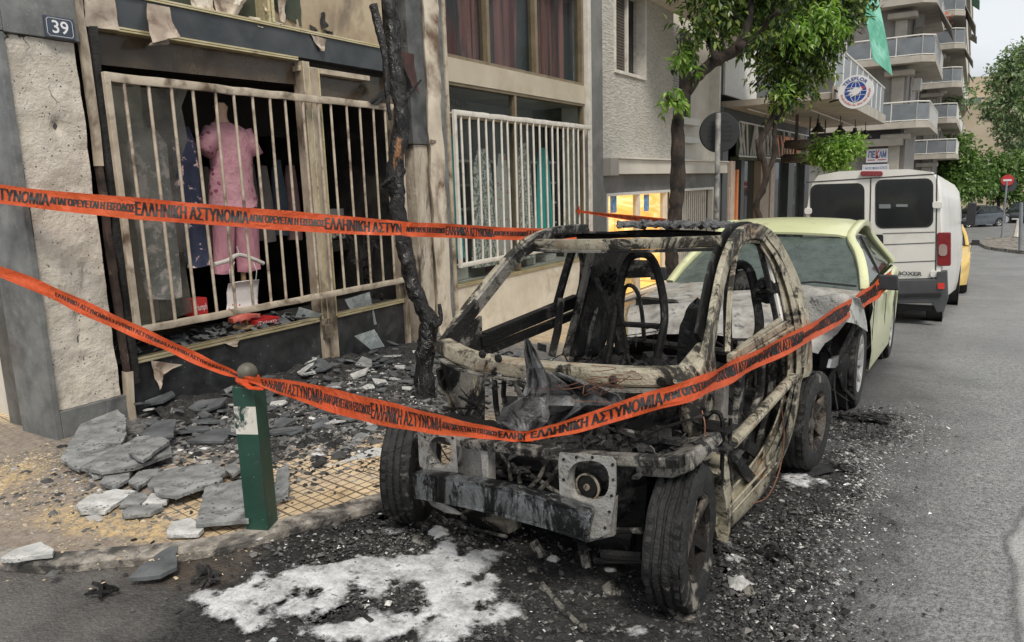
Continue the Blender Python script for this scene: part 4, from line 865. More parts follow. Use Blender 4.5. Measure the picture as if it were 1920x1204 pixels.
# green awning drooping from the second floor
awm=pm('green_awning_cloth',(.06,.25,.17),(.12,.36,.26),2.5,.8,bmp=.3,vscale=(3,3,.3),c3=(.2,.45,.36),s3=.6)
mb=MB(); A=[(1618,-12,33),(1640,30,33),(1664,100,33),(1672,142,33)]; 
rows=[]
for i in range(13):
    t=i/12; L=ony(lerp(1606,1636,t)+4*math.sin(t*3),lerp(-20,112,t),33.0-t*1.2); Rr=ony(lerp(1642,1673,t**.8),lerp(-15,142,t),33.6-t*1.2); rows.append([L.lerp(Rr,k/6)+Vector((0,.05*math.sin(k*1.6+i*.5),0)) for k in range(7)])
mb.grid(rows,th=.01); mb.build('awning',awm,label='faded green awning hanging down over the second floor balcony',cat='awning')
block(52,74,-2.3,-1.15,[ony(1700,300,52).z,ony(1700,235,52).z,ony(1700,170,52).z,ony(1700,100,52).z,ony(1700,40,52).z,ony(1700,-20,52).z],'grey railed apartment block second beyond the restaurant',-3,seed=2)
block(78,100,-2.2,-1.3,[2,5,8,11,14,17,20],'furthest balcony block at the street end with cables on its corner',-4,seed=3)
mb=MB(); flowers(mb,ony(1742,42,50.5),1.0,160,.12,4); mb.build('balcony_flowers',pm('red_geraniums',(.4,.05,.03),(.5,.12,.05),9,.7),label='red geraniums growing on an upper balcony rail',cat='plant',smooth=0)
mb=MB(); flowers(mb,ony(1782,185,60),2.2,500,.16,5); mb.build('balcony_plants',pm('balcony_leaves',(.05,.1,.03),(.1,.17,.05),9,.8),label='green climbing plants on the corner balconies of the far block',cat='plant',smooth=0)
# far beige building
tf=thing('beige_building',(2.5,95,gz(95)),label='plain ochre building with two small windows at the far end of the street',cat='building')
a=ony(1797,185,95); b=ony(1990,300,95)
mb=MB(); mb.span((a.x,95,-4),(b.x,110,a.z)); mb.span((a.x-1,97,-4),(a.x+5,112,a.z+2.3)); mb.build('wall',pm('ochre_render',(.5,.42,.31),(.62,.53,.41),.25,.85,c3=(.55,.5,.43),s3=.12,bmp=.05),tf,smooth=0)
for x0,y0,x1,y1 in ((1816,183,1841,193),(1847,214,1872,223)):
    o,a,b=face_px('window',x0,y0,x1,y1,94.93,G('white'),tf)
    for f0,f1 in ((.05,.48),(.53,.95)):
        w_=b.x-a.x; h_=a.z-b.z; mb=MB(); mb.span((a.x+w_*f0,94.9,b.z+h_*.12),(a.x+w_*f1,94.92,a.z-h_*.12)); mb.build('pane',G('railgrey'),o,smooth=0)
# ============================================================ VEHICLES
def wheel(t,c,axis,R,w,tyre,rimm,spokes=5,rr=.66,dish=.02,tread=True,name='wheel',melt=0,flat=.0,hub=True,sw=.03,slump=0):
    axis=Vector(axis).normalized(); h=w/2; mb=MB()
    prof=[(R*rr,-h*.9),(R*.82,-h),(R*.95,-h*.93)]
    if tread:
        for k in range(4):
            a=-h*.8+k*h*.44; prof+=[(R*.995,a),(R,a+h*.06),(R,a+h*.26),(R*.965,a+h*.28),(R*.965,a+h*.38)]
        prof+=[(R*.995,h*.86)]
    else: prof+=[(R,-h*.7),(R,h*.7)]
    prof+=[(R*.95,h*.93),(R*.82,h),(R*rr,h*.9),(R*(rr-.04),0)]
    def fn(r,a,th):
        q=r
        if tread and r>R*.985 and (int(th/(2*PI)*84)%2==0) and abs(a)>h*.5: q=r-R*.03
        if melt: q*=1+melt*noise.noise(Vector((math.cos(th)*2,math.sin(th)*2,a*9)))
        z=math.cos(th)
        if flat and z<-.80: q=min(q,R*(1-flat)/max(.8,-z))
        return q
    mb.lathe(prof,c,axis,84 if tread else 28,closed=True,fn=fn)
    if slump:
        c0=Vector(c)
        for i,p in enumerate(mb.v):
            d_=Vector(p)-c0; k=max(0,-d_.z/R-.55); a_=d_.dot(axis); mb.v[i]=tuple(Vector(p)+axis*a_*k*slump*2.2+noise.noise_vector(Vector(p)*14)*.007)
    o=mb.build(name,tyre,t,smooth=35)
    mb=MB(); mb.lathe([(R*rr*1.01,h*.9),(R*rr*.93,h*.8),(R*rr*.9,-h*.7),(R*rr*.86,-h*.7),(R*rr*.88,h*.72),(R*rr*.99,h*.86)],c,axis,36,closed=True)
    ax=axis; a=(Vector((0,0,1))-ax*ax.z).normalized(); b=ax.cross(a); c=Vector(c)
    mb.lathe([(0,h*.62),(R*.11,h*.6),(R*.13,h*.3),(R*.12,-h*.3),(0,-h*.3)],c,axis,16)
    for k in range(spokes):
        th=2*PI*k/spokes+.3; dr=a*math.cos(th)+b*math.sin(th)
        mb.tube([c+ax*h*.5+dr*R*.08,c+ax*h*.58+dr*R*.35,c+ax*h*.74+dr*R*rr*.93],1,6,sq=(sw,.012),upv=ax)
    if not hub: pass
    rm=mb.build('rim',rimm,o,smooth=35)
    mb=MB(); mb.lathe([(R*rr*.88,-h*.2),(R*.1,-h*.25),(0,-h*.25)],c,axis,20); mb.build('brake_disc',MATS['soot'],o,smooth=35)
    return o
# ---------------------------------------------------------------- burnt two seater
CA=math.radians(6); CO_=Vector((-1.555,2.49,0)); cu_=Vector((math.cos(CA),-math.sin(CA),0)); cv_=Vector((math.sin(CA),math.cos(CA),0)); cw_=Vector((0,0,1))
def cl(u,v,w): return CO_+cu_*u+cv_*v+cw_*w
def loc3(p): q=Vector(p)-CO_; return (q.dot(cu_),q.dot(cv_),q.dot(cw_))
def lpt(x,y,ax,val):
    r=Vector(ray(x,y)); o=loc3(Vector(CO)); n=(cu_,cv_,cw_)[ax]; t=(val-o[ax])/r.dot(n); return Vector(CO)+r*t
def U_(w): return .69 if w<.85 else .69-(w-.85)/.55*.155
def sp(x,y,s=1,off=0):
    val=.65*s
    for i in range(8): p=lpt(x,y,0,val); val=s*(U_(loc3(p)[2])+off)
    return p
def ash_metal(name,base,base2,dark,cover=(.45,.62),rough=.6,metal=.15,rust=None):
    m,nt,bs=newmat(name); v=vec(nt); col=rmp(nt,nz_(nt,v,7,7,.7),.3,.7,base,base2)
    col=mixc(nt,rmp(nt,nz_(nt,v,22,5,.7),.55,.72),col,tuple(c*.55 for c in base))
    if rust: col=mixc(nt,rmp(nt,nz_(nt,v,4,6,.7),.55,.68),col,rust)
    k=rmp(nt,nz_(nt,v,3.0,9,.8,.9),cover[0],cover[0]+.06); col=mixc(nt,k,col,dark); col=mixc(nt,mt(nt,'MULTIPLY',rmp(nt,nz_(nt,v,1.7,4,.6),.45,.7),.45),col,tuple(c*.45 for c in base))
    nt.links.new(col,bs.inputs['Base Color']); bs.inputs['Metallic'].default_value=metal
    nt.links.new(mt(nt,'MULTIPLY_ADD',k,.15,rough),bs.inputs['Roughness'])
    nt.links.new(bump(nt,mt(nt,'ADD',nz_(nt,v,14,8,.75),nz_(nt,v,55,4,.7)),.7,.012),bs.inputs['Normal']); return m
mcell=ash_metal('burnt_cream_steel',(.27,.24,.17),(.53,.49,.385),(.022,.019,.015),(.485,.6),rust=(.27,.155,.08),rough=.5,metal=.25)
mcell2=ash_metal('burnt_grey_steel',(.17,.16,.14),(.40,.38,.34),(.012,.012,.012),(.455,.54),metal=.4,rough=.45)
mblk=ash_metal('blackened_steel',(.028,.027,.025),(.12,.115,.11),(.006,.006,.006),(.4,.58),rough=.42,metal=.4)
mbeam=ash_metal('scorched_beam',(.10,.11,.115),(.46,.48,.49),(.010,.010,.010),(.47,.54),rough=.24,metal=.85)
for n_ in [n for n in mbeam.node_tree.nodes if n.type=='MAPPING']: n_.inputs['Scale'].default_value=(2.2,2.2,.8)
mash=pm('ash_heap',(.004,.004,.004),(.05,.048,.046),26,.42,bmp=1,bscale=40,bdist=.03,c3=(.24,.235,.23),s3=14,t3=(.62,.68),rough2=.9)
mcopper=pm('copper_wire',(.14,.06,.035),(.3,.14,.08),9,.5,metal=.5)
ts_=thing('burned_microcar',(CO_.x,CO_.y,0),label='burned out skeleton of a tiny two seat car standing in ash at the kerb',cat='car')
roadpx=[(1308,712),(1330,640),(1343,560),(1357,500),(1377,452),(1402,435),(1428,437),(1451,460),(1475,505),(1495,560),(1505,620),(1505,680),(1496,735),(1482,790),(1459,845),(1418,905),(1356,972)]
Rp=[sp(x,y) for x,y in roadpx]
def side_frame(P,mat):
    mb=MB(); Q=smooth_path(P,4); m=len(Q); rs=[]
    for i in range(m):
        t=i/(m-1); rs.append(1.0 if t<.55 else lerp(1.0,1.75,min(1,(t-.55)/.35)))
    mb.tube(Q,rs,12,sq=(.037,.014),upv=cu_,jit=.015); mb.warp(.0025,14,3); return mb
o=side_frame(Rp[:12],mcell).build('side_frame',mcell,ts_,smooth=28)
for nm,P_,s_ in (('inner_frame',Rp[1:11],1),('inner_frame',None,-1)):
    if s_==-1: continue
    mb=MB(); Q=smooth_path([p-cu_*.045 for p in P_],4); mb.tube(Q,1,8,sq=(.046,.008),upv=cu_,jit=.04); mb.build(nm,mblk,ts_,smooth=28)
# broad pressed panel that sweeps from the rear pillar down into the sill
Oo=smooth_path([(x,y,0) for x,y in ((1440,432),(1470,470),(1498,530),(1514,585),(1521,640),(1521,700),(1504,712),(1497,760),(1485,815),(1466,862),(1430,925),(1392,968),(1346,1010))],4); Ii=smooth_path([(x,y,0) for x,y in ((1424,462),(1446,500),(1461,550),(1470,600),(1474,650),(1474,700),(1466,740),(1452,790),(1428,838),(1398,880),(1374,908),(1350,936),(1330,952))],4)
mb=MB(); rows=[]
for i,(a,b) in enumerate(zip(Oo,Ii)):
    r=[]
    for f,off in ((-.02,-.06),(0,-.0),(.06,.012),(.30,.016),(.36,.0),(.42,.014),(.60,.010),(.66,-.008),(.82,-.014),(.88,.0),(.95,-.004),(1,-.03),(1.02,-.09)):
        x=lerp(a.x,b.x,f); y=lerp(a.y,b.y,f); r.append(sp(x,y,1,off+.006*noise.noise(Vector((i*.5,f*5,4)))))
    rows.append(r)
mb.grid(rows,th=.003); mb.build('sill_panel',mcell,ts_,smooth=35)
mb=MB(); rows=[]
for i,(a,b) in enumerate(zip(Oo,Ii)):
    if i<18: continue
    rows.append([sp(b.x-(4+j*10)*(1+.1*math.sin(i*.4)),b.y-(2+j*7),1,-.10-.02*j+.012*math.sin(j*2.1)) for j in range(7)])
mb.grid(rows,th=.003); mb.build('inner_sill_sheet',mcell2,ts_,smooth=50)
mb=MB()
for (a,b,w_) in (((1352,968),(1448,862),.006),((1358,978),(1462,862),.004)):
    mb.tube([sp(*a,off=.016),sp((a[0]+b[0])/2,(a[1]+b[1])/2,off=.02),sp(*b,off=.016)],w_,6)
mb.build('sill_rib',mcell,ts_,smooth=60)
mb=MB(); mb.prism([sp(x,y,1,-.02) for x,y in ((1500,600),(1519,590),(1521,650),(1504,660))],cu_*-.03); mb.build('rear_corner',mcell,ts_,smooth=0,bevel=.006)
kp_=[(826,652),(882,588),(958,494),(1003,455),(1045,437),(1098,433)]
Kp=[sp(x,y,-1) for x,y in kp_]
mir=[CO_+cu_*(-loc3(p)[0])+cv_*loc3(p)[1]+cw_*loc3(p)[2] for p in Rp[7:]]
Kall=Kp+mir[0:]
side_frame(Kall,mcell2).build('side_frame',mcell2,ts_,smooth=28)
# cream outer skin on the kerb side pillar
mb=MB(); mb.tube(smooth_path([sp(x,y,-1,.03) for x,y in ((822,660),(862,596),(940,500),(990,452),(1040,432),(1085,428))],4),1,8,sq=(.02,.02),upv=cu_,jit=.1); mb.build('pillar_skin',mcell,ts_,smooth=60)
# inner dark edge of the road pillar
mb=MB(); mb.tube(smooth_path([sp(x,y,1,-.05) for x,y in ((1322,618),(1330,560),(1342,505),(1352,468))],3),1,6,sq=(.012,.02),upv=cu_,jit=.7); mb.build('windscreen_seal',mblk,ts_)
# header rail
mb=MB(); A=sp(1008,457,-1,-.02); B=sp(1352,452,1,-.02); H_=[]
for i in range(13):
    t=i/12; p=A.lerp(B,t); p-=cv_*(.10*math.sin(PI*t)); p.z+=.02*math.sin(PI*t)*0; H_.append(p)
hv=[]
mb.tube(H_,1,10,sq=(.022,.025),upv=(0,0,1),jit=.015); mb.build('header_rail',mcell,ts_,smooth=28)
mb=MB(); mb.tube([p+Vector((0,0,-.034))-cv_*.02 for p in H_],1,6,sq=(.012,.008),upv=(0,0,1)); mb.build('header_lip',mcell2,ts_)
# rear cross rail
mb=MB(); a=Rp[7]+cw_*.02; b=mir[0]+cw_*.02; mb.tube([a.lerp(b,i/8)+cw_*.03*math.sin(PI*i/8) for i in range(9)],1,8,sq=(.04,.02),upv=(0,0,1),jit=.1); mb.build('roof_crossmember',mblk,ts_)
# cowl under the windscreen
def vc(u): return .27-.13*(1-(u/.66)**2)
def fpt(x,y,vf):
    v=.2
    for i in range(6): p=lpt(x,y,1,v); v=vf(max(-.9,min(.9,loc3(p)[0])))
    return p
Cq=smooth_path([fpt(x,y,vc) for x,y in ((832,648),(880,672),(950,686),(1030,695),(1110,701),(1200,706),(1296,704))],3)
mb=MB(); mb.tube(Cq,1,10,sq=(.04,.034),upv=(0,0,1),jit=.02); mb.build('cowl_beam',mcell,ts_,smooth=28)
mb=MB(); mb.tube([p+cv_*-.05+cw_*-.045 for p in Cq],1,6,sq=(.02,.006),upv=(0,0,1),jit=.3); mb.build('cowl_flange',mcell2,ts_)
mb=MB()
for x,y in ((905,664),(935,672),(1150,712),(1240,716)): mb.lathe([(0,.01),(.018,.008),(.02,0)],fpt(x,y,lambda u:vc(u)-.055),-cv_,10)
mb.build('cowl_bolt',mblk,ts_)
# road side door: window frame, belt rails, impact bar, ribs
mb=MB(); mb.tube(smooth_path([sp(x,y,1,-.02) for x,y in ((1364,660),(1366,600),(1370,540),(1383,466),(1404,453),(1428,455))],3),1,6,sq=(.008,.012),upv=cu_); d1=mb.build('door_frame',mcell,ts_)
mb=MB(); mb.tube([sp(x,y,1,-.03) for x,y in ((1429,454),(1448,525),(1463,600),(1468,620))],1,6,sq=(.014,.014),upv=cu_); mb.build('door_frame',G('white'),ts_)
mb=MB(); mb.tube([sp(x,y,1,-.035) for x,y in ((1422,455),(1440,525),(1456,603))],1,6,sq=(.012,.014),upv=cu_); mb.build('door_seal',mblk,ts_)
mb=MB()
for a,b,w_ in (((1368,672),(1478,604),.018),((1380,682),(1486,618),.02),((1400,688),(1488,634),.014),((1385,655),(1462,600),.008)):
    mb.tube([sp(*a,1,-.01),sp(*b,1,-.01)],1,8,sq=(w_,.012),upv=cu_,jit=.02)
mb.build_each('belt_rail',mcell,ts_,smooth=28)
mb=MB(); a,b=sp(1374,830,1,.02),sp(1486,708,1,.0); mb.tube([a,a.lerp(b,.5),b],.026,12); mb.build('impact_bar',mcell,ts_)
mb=MB()
for P_,w_,off in ((((1392,640),(1388,700),(1384,760),(1374,840)),.03,-.06),(((1428,680),(1424,740),(1404,800),(1396,860)),.022,-.06),(((1447,670),(1446,740),(1426,820),(1410,880)),.018,-.08),(((1470,650),(1468,720),(1452,800),(1424,870)),.022,-.05),(((1484,640),(1480,720),(1462,800)),.012,-.03)):
    mb.tube(smooth_path([sp(x,y,1,off) for x,y in P_],3),1,8,sq=(w_,.014),upv=cu_,jit=.15)
mb.build_each('door_rib',mcell2,ts_,smooth=50)
mb=MB()
for P_,w_ in ((((1354,700),(1352,760),(1350,830),(1354,930)),.035),(((1366,780),(1364,850),(1372,930)),.016)):
    mb.tube(smooth_path([sp(x,y,1,-.04) for x,y in P_],3),1,8,sq=(w_,.02),upv=cu_,jit=.12)
mb.build_each('hinge_post',mcell2,ts_,smooth=28)
mb=MB(); q=sp(1345,835,1,.03)
for dz in (0,.075): mb.box(q+cw_*dz,(.12,.12,.012),Matrix.Rotation(-CA,3,'Z'))
for du,dv in ((-.04,-.04),(.04,.03)): mb.tube([q+cu_*du+cv_*dv-cw_*.03,q+cu_*du+cv_*dv+cw_*.11],.008,6)
mb.tube(smooth_path([q+cu_*.02-cw_*.16,q+cu_*.02+cw_*.1,q+cu_*-.02+cw_*.135,q+cu_*-.05+cw_*.1],3),.009,6); mb.build('door_hinge',mblk,ts_)
mb=MB(); mb.tube([sp(1376,850,1,.0),sp(1392,880,1,.01),sp(1418,910,1,0)],1,6,sq=(.03,.012),upv=cu_); mb.tube([sp(1400,835,1,-.02),sp(1435,862,1,-.02)],1,6,sq=(.03,.01),upv=cu_); mb.build('door_check',mblk,ts_)
# lower front bulkhead post, cream
mb=MB(); P_=[(1282,722),(1330,716),(1342,770),(1346,858),(1322,866),(1300,840),(1290,780)]; mb.prism([sp(x,y,1,-.03) for x,y in P_],cu_*-.05-cv_*-.02); mb.warp(.006,20,3); o=mb.build('front_post',mcell,ts_,smooth=0,bevel=.01)
mb=MB()
for x,y in ((1318,770),(1320,800),(1330,745)): mb.lathe([(0,.003),(.016,.003)],sp(x,y,1,-.027),cu_,12)
mb.build('bolt_hole',mblk,o)
mb=MB(); P_=[(1300,690),(1340,640),(1348,700),(1322,722),(1290,724)]; mb.prism([sp(x,y,1,.01) for x,y in P_],cu_*-.07); mb.build('pillar_foot',mcell,ts_,smooth=0,bevel=.012)
# wing rail curving over the front wheel down to the sill
mb=MB(); mb.tube(smooth_path([sp(x,y,1,-.01) for x,y in ((1346,862),(1352,900),(1356,940),(1352,985))],4),1,8,sq=(.03,.03),upv=cu_,jit=.1); mb.tube(smooth_path([sp(x,y,1,.0) for x,y in ((1328,880),(1340,930),(1346,980),(1344,1010))],4),1,8,sq=(.014,.05),upv=cu_,jit=.1); mb.build_each('wheel_arch',mcell,ts_,smooth=60)
# kerb side: belt rails, divider, dark pillar panel
mb=MB()
for a,b,w_ in (((898,640),(1090,562),.03),((900,662),(1096,582),.022),((905,628),(1080,556),.012)): mb.tube([sp(*a,-1,-.02),sp(*b,-1,-.02)],1,8,sq=(w_,.025),upv=cu_,jit=.06)
mb.build_each('belt_rail',mblk,ts_,smooth=28)
mb=MB(); mb.tube([sp(x,y,-1,-.01) for x,y in ((1073,470),(1058,520),(1044,572))],1,8,sq=(.016,.02),upv=cu_); mb.build('window_divider',mblk,ts_)
mb=MB(); mb.prism([sp(x,y,-1,-.06) for x,y in ((1098,466),(1172,466),(1158,520),(1140,600),(1118,664),(1064,668),(1078,600),(1092,530))],cu_*.05); mb.warp(.012,9,6); mb.build('pillar_panel',mblk,ts_,smooth=0,bevel=.01)
mb=MB()
for P_ in (((1110,466),(1088,560),(1060,668)),((1052,560),(1046,620),(1034,668)),((1120,560),(1104,620),(1094,672))): mb.tube([sp(x,y,-1,-.1) for x,y in P_],1,6,sq=(.02,.02),upv=cu_,jit=.3)
mb.build_each('pillar_rib',mcell2,ts_)
mb=MB(); q=sp(1145,525,-1,-.2)
for i in range(22): mb.tube([q+Vector((random.gauss(0,.03),random.gauss(0,.03),random.gauss(0,.035))) for _ in range(3)],.012,5,jit=.5)
mb.build('melted_belt_reel',mash,ts_)
# triangular sail panel at the foot of the kerb side pillar
mb=MB(); mb.prism([sp(x,y,-1,-.0) for x,y in ((898,592),(900,676),(842,648),(868,616))],cu_*.02); mb.build('sail_panel',mcell2,ts_,smooth=0)
# kerb side front post and hanging sheet
mb=MB(); mb.prism([sp(x,y,-1,.0) for x,y in ((822,668),(898,690),(896,792),(868,800),(838,740))],cu_*.05); mb.warp(.01,12,8); mb.build('front_post',mcell2,ts_,smooth=0,bevel=.01)
mb=MB(); mb.tube(smooth_path([sp(x,y,-1,-.03) for x,y in ((884,690),(888,740),(890,800))],3),1,8,sq=(.02,.02),upv=cu_); mb.tube(smooth_path([sp(x,y,-1,.02) for x,y in ((826,690),(832,716),(846,740),(850,770))],4),1,8,sq=(.028,.012),upv=cu_); mb.build('post_flange',mcell,ts_)
# front structure
def vb(u): return -.14+.10*(u/.66)**2
Sq=smooth_path([fpt(x,y,vb) for x,y in ((783,812),(851,825),(950,839),(1045,851),(1100,856),(1180,862),(1275,866))],3)
mb=MB(); mb.tube(Sq,1,8,sq=(.024,.019),upv=(0,0,1),jit=.15); mb.build('core_support',mcell2,ts_,smooth=28)
def plate_hole(outer,hole,vf,th,name,mat,parent,n=32):
    P=[fpt(x,y,vf) for x,y in outer]; cx_,cy_,rx_,ry_=hole; c_=fpt(cx_,cy_,vf); I=[]; O=[]
    cpx=Vector((cx_,cy_)); po=[Vector(q) for q in outer]
    for k in range(n):
        a=2*PI*k/n; dr=Vector((math.cos(a),math.sin(a))); I.append(fpt(cx_+rx_*abs(dr.x)**.8*math.copysign(1,dr.x),cy_+ry_*abs(dr.y)**.8*math.copysign(1,dr.y),vf)); best=None
        for i in range(len(po)):
            A_,B_=po[i],po[(i+1)%len(po)]; e=B_-A_; den=dr.x*e.y-dr.y*e.x
            if abs(den)<1e-9: continue
            t=((A_.x-cx_)*e.y-(A_.y-cy_)*e.x)/den; s_=((A_.x-cx_)*dr.y-(A_.y-cy_)*dr.x)/den
            if t>0 and -1e-6<=s_<=1+1e-6 and (best is None or t<best): best=t
        q=cpx+dr*best; O.append(fpt(q.x,q.y,vf))
    mb=MB(); b1=cv_*.006; lip=cv_*th
    mb.grid([[p+b1 for p in O],O,[p for p in I],[p+lip for p in I]],close=True); mb.grid([[p+b1 for p in O],[p+b1 for p in I]],close=True)
    return mb.build(name,mat,parent,smooth=30)
vp=lambda u: vb(u)-.03
mplate=ash_metal('scorched_grey_plate',(.30,.29,.27),(.52,.51,.48),(.02,.02,.02),(.52,.68),metal=.3,rough=.45)
hl=plate_hole([(783,806),(852,815),(858,902),(802,894),(786,872)],(825,848,22,29),vp,.05,'headlight_panel',mplate,ts_)
hr=plate_hole([(1046,848),(1154,858),(1155,915),(1142,1006),(1096,1012),(1072,985),(1050,940)],(1103,902,39,38),vp,.05,'headlight_panel',mplate,ts_)
q=fpt(1106,910,lambda u:vb(u)+.02); mb=MB(); mb.lathe([(0,-.02),(.038,-.018),(.048,-.01),(.05,.0),(.044,.02),(0,.025)],q,cv_,28); hn=mb.build('horn',mblk,ts_)
mb=MB(); mb.lathe([(0,.0),(.012,.0),(.013,.008)],q-cv_*.028,cv_,12); mb.lathe([(.046,0),(.052,0),(.052,.008),(.046,.008)],q-cv_*.02,cv_,28,closed=True); mb.tube([q+cv_*.0,q-cu_*.09-cw_*.03],1,5,sq=(.014,.005)); mb.build('horn_ring',mcell,hn)
# pale brackets and radiator shell between the lamps
mb=MB(); mb.prism([fpt(x,y,lambda u:vb(u)+.03) for x,y in ((856,836),(902,842),(905,905),(880,912),(858,902))],cv_*.04); mb.prism([fpt(x,y,lambda u:vb(u)-.01) for x,y in ((900,842),(914,843),(916,908),(908,910))],cv_*.05); mb.warp(.006,20,2); mb.build('radiator_bracket',mplate,ts_,smooth=0,bevel=.004)
mb=MB(); mb.prism([fpt(x,y,lambda u:.12) for x,y in ((920,852),(1048,868),(1046,930),(924,905))],cv_*.05); 
for i in range(4): a=fpt(935,870+i*10,lambda u:.11); b=fpt(1030,884+i*10,lambda u:.11); mb.tube([a,b],1,6,sq=(.008,.006))
mb.build('radiator',mblk,ts_,smooth=0)
mb=MB(); rr=random.Random(3)
for (x0,y0),(x1,y1) in (((1030,860),(985,925)),((1050,870),(1010,920)),((940,850),(958,900)),((960,870),(975,905)),((1010,900),(1090,960))):
    mb.tube([fpt(x0,y0,lambda u:.06),fpt((x0+x1)/2+6,(y0+y1)/2,lambda u:.04),fpt(x1,y1,lambda u:.05)],.010,6)
mb.build_each('coolant_pipe',mcell2,ts_)
mb=MB(); rr=random.Random(5)
for x,y in ((790,880),(796,820),(848,822),(855,890),(1056,862),(1056,900),(1068,980),(1148,872),(1149,900),(1146,930),(1142,960),(1134,990),(1062,935),(905,838),(930,840),(960,843),(985,847),(1010,850),(1080,858),(1110,858)):
    mb.lathe([(0,.0),(.0055,.0),(.006,.004)],fpt(x,y,lambda u:vb(u)-.034),cv_,8)
mb.build('rivet_holes',mblk,ts_,kind='stuff')
mb=MB()
for i in range(26):
    a=fpt(862+i*3.4,962+i*.9,lambda u:.02); mb.prism([a,a+cv_*.12,a+cv_*.12-cw_*.055,a+cv_*.02-cw_*.05],cu_*.0025)
mb.tube([fpt(860,986,lambda u:.02),fpt(950,1006,lambda u:.02)],.008,6); mb.build('radiator_fins',mcell2,ts_,smooth=0)
# bumper beam
vbm=lambda u: -.24+.10*(u/.5)**2
Bq=smooth_path([fpt(x,y,vbm) for x,y in ((786,908),(850,917),(920,931),(1000,951),(1060,968),(1108,984))],4)
mb=MB(); mb.tube(Bq,1,12,sq=(.03,.052),upv=(0,0,1),jit=.04)
mb2=mb.build('bumper_beam',mbeam,ts_,smooth=28)
mb=MB(); mb.tube([p-cw_*.052-cv_*.012 for p in Bq],1,6,sq=(.02,.007),upv=(0,0,1)); mb.tube([p+cw_*.056-cv_*.0 for p in Bq],1,6,sq=(.035,.006),upv=(0,0,1)); mb.build('beam_flange',mbeam,mb2)
mb=MB()
for x,y in ((797,905),(811,912),(1100,998)): mb.lathe([(0,-.002),(.013,-.001),(.014,.004)],fpt(x,y,lambda u:vbm(u)-.034),cv_,12)
mb.build('bolt_hole',mblk,mb2)
mb=MB(); mb.prism([fpt(x,y,lambda u:-.05) for x,y in ((1122,960),(1155,930),(1150,1006),(1098,1018),(1094,1004),(1120,998))],cv_*.02); mb.build('beam_bracket',mplate,ts_,smooth=0,bevel=.003)
mb=MB(); mb.prism([fpt(x,y,lambda u:.0) for x,y in ((795,930),(850,958),(862,966),(835,962),(810,950))],cv_*.02); mb.build('beam_bracket',mplate,ts_,smooth=0,bevel=.003)
# engine bay floor, firewall, burnt lumps
mb=MB(); mb.prism([fpt(x,y,lambda u:.34) for x,y in ((1174,716),(1300,718),(1300,850),(1150,850),(1160,790))],cv_*.03); mb.warp(.02,8,3); mb.build('firewall',mblk,ts_,smooth=0)
mb=MB()
for p0,p1,r in (((-.5,.1,.2),(.5,.1,.2),.045),((-.3,.3,.3),(.3,.35,.3),.1),((.25,.15,.45),(.55,.15,.5),.09),((.3,.3,.5),(.6,.35,.55),.11),((-.45,.25,.4),(-.2,.3,.42),.07)):
    mb.tube([cl(*[lerp(p0[i],p1[i],t/6) for i in range(3)]) for t in range(7)],r,10,jit=.5)
mb.warp(.03,7,9); mb.build('engine_remains',mblk,ts_,smooth=50)
mb=MB(); mb.prism([cl(-.62,.1,.13),cl(.62,.1,.13),cl(.62,2.0,.16),cl(-.62,2.0,.16)],(0,0,.03)); mb.build('floor_pan',mblk,ts_,smooth=0)
mb=MB()    # inner wing above the road side wheel
mb.prism([fpt(x,y,lambda u:.0) for x,y in ((1184,862),(1292,852),(1300,880),(1262,896),(1190,892))],cv_*.3); mb.warp(.02,10,4); mb.build('inner_wing',mcell2,ts_,smooth=0,bevel=.01)
mb=MB(); mb.prism([fpt(x,y,lambda u:.1) for x,y in ((1152,880),(1215,885),(1208,985),(1150,1000))],cv_*.05); mb.prism([fpt(x,y,lambda u:.12) for x,y in ((855,905),(1100,985),(1100,1010),(860,950))],cv_*.05); mb.build('splash_guard',mblk,ts_,smooth=0)
def rubble(mb,c,ext,n,sz,seed,flat=.35):
    rr=random.Random(seed)
    for i in range(n):
        p=Vector(c)+Vector([rr.gauss(0,1)*e for e in ext]); r=Matrix.Rotation(rr.uniform(0,6.28),3,'Z')@Matrix.Rotation(rr.uniform(-.7,.7),3,'X')@Matrix.Rotation(rr.uniform(-.7,.7),3,'Y')
        a=sz*rr.uniform(.4,1.4); mb.box(p,(a,a*rr.uniform(.3,1),a*flat*rr.uniform(.3,1.2)),r,taper=rr.uniform(.4,1))
mb=MB(); rubble(mb,fpt(1250,838,lambda u:.12),(.07,.08,.025),60,.06,11); rubble(mb,fpt(815,790,lambda u:.2),(.07,.1,.03),60,.05,12); rubble(mb,fpt(1120,815,lambda u:.15),(.14,.08,.02),60,.05,13); rubble(mb,fpt(990,880,lambda u:.1),(.15,.05,.02),40,.04,14); mb.warp(.01,30,2); mb.build('burnt_fragments',mash,ts_,smooth=0,kind='stuff')
mb=MB(); mb.tube([fpt(1165,838,lambda u:.05),fpt(1250,800,lambda u:.02),fpt(1328,776,lambda u:.0)],1,6,sq=(.02,.005),upv=(0,0,1),jit=.2); mb.build('melted_strip',mblk,ts_)
mb=MB()   # lower arms
for a,b,r in (((1130,1040),(1205,1045),.02),((1115,1052),(1205,1052),.012),((1130,995),(1205,995),.012),((1000,1015),(1015,1045),.02),((1090,1020),(1100,1062),.02)): mb.tube([fpt(*a,lambda u:.02),fpt(*b,lambda u:.02)],r,7,jit=.3)
mb.build_each('suspension_arm',mcell2,ts_)
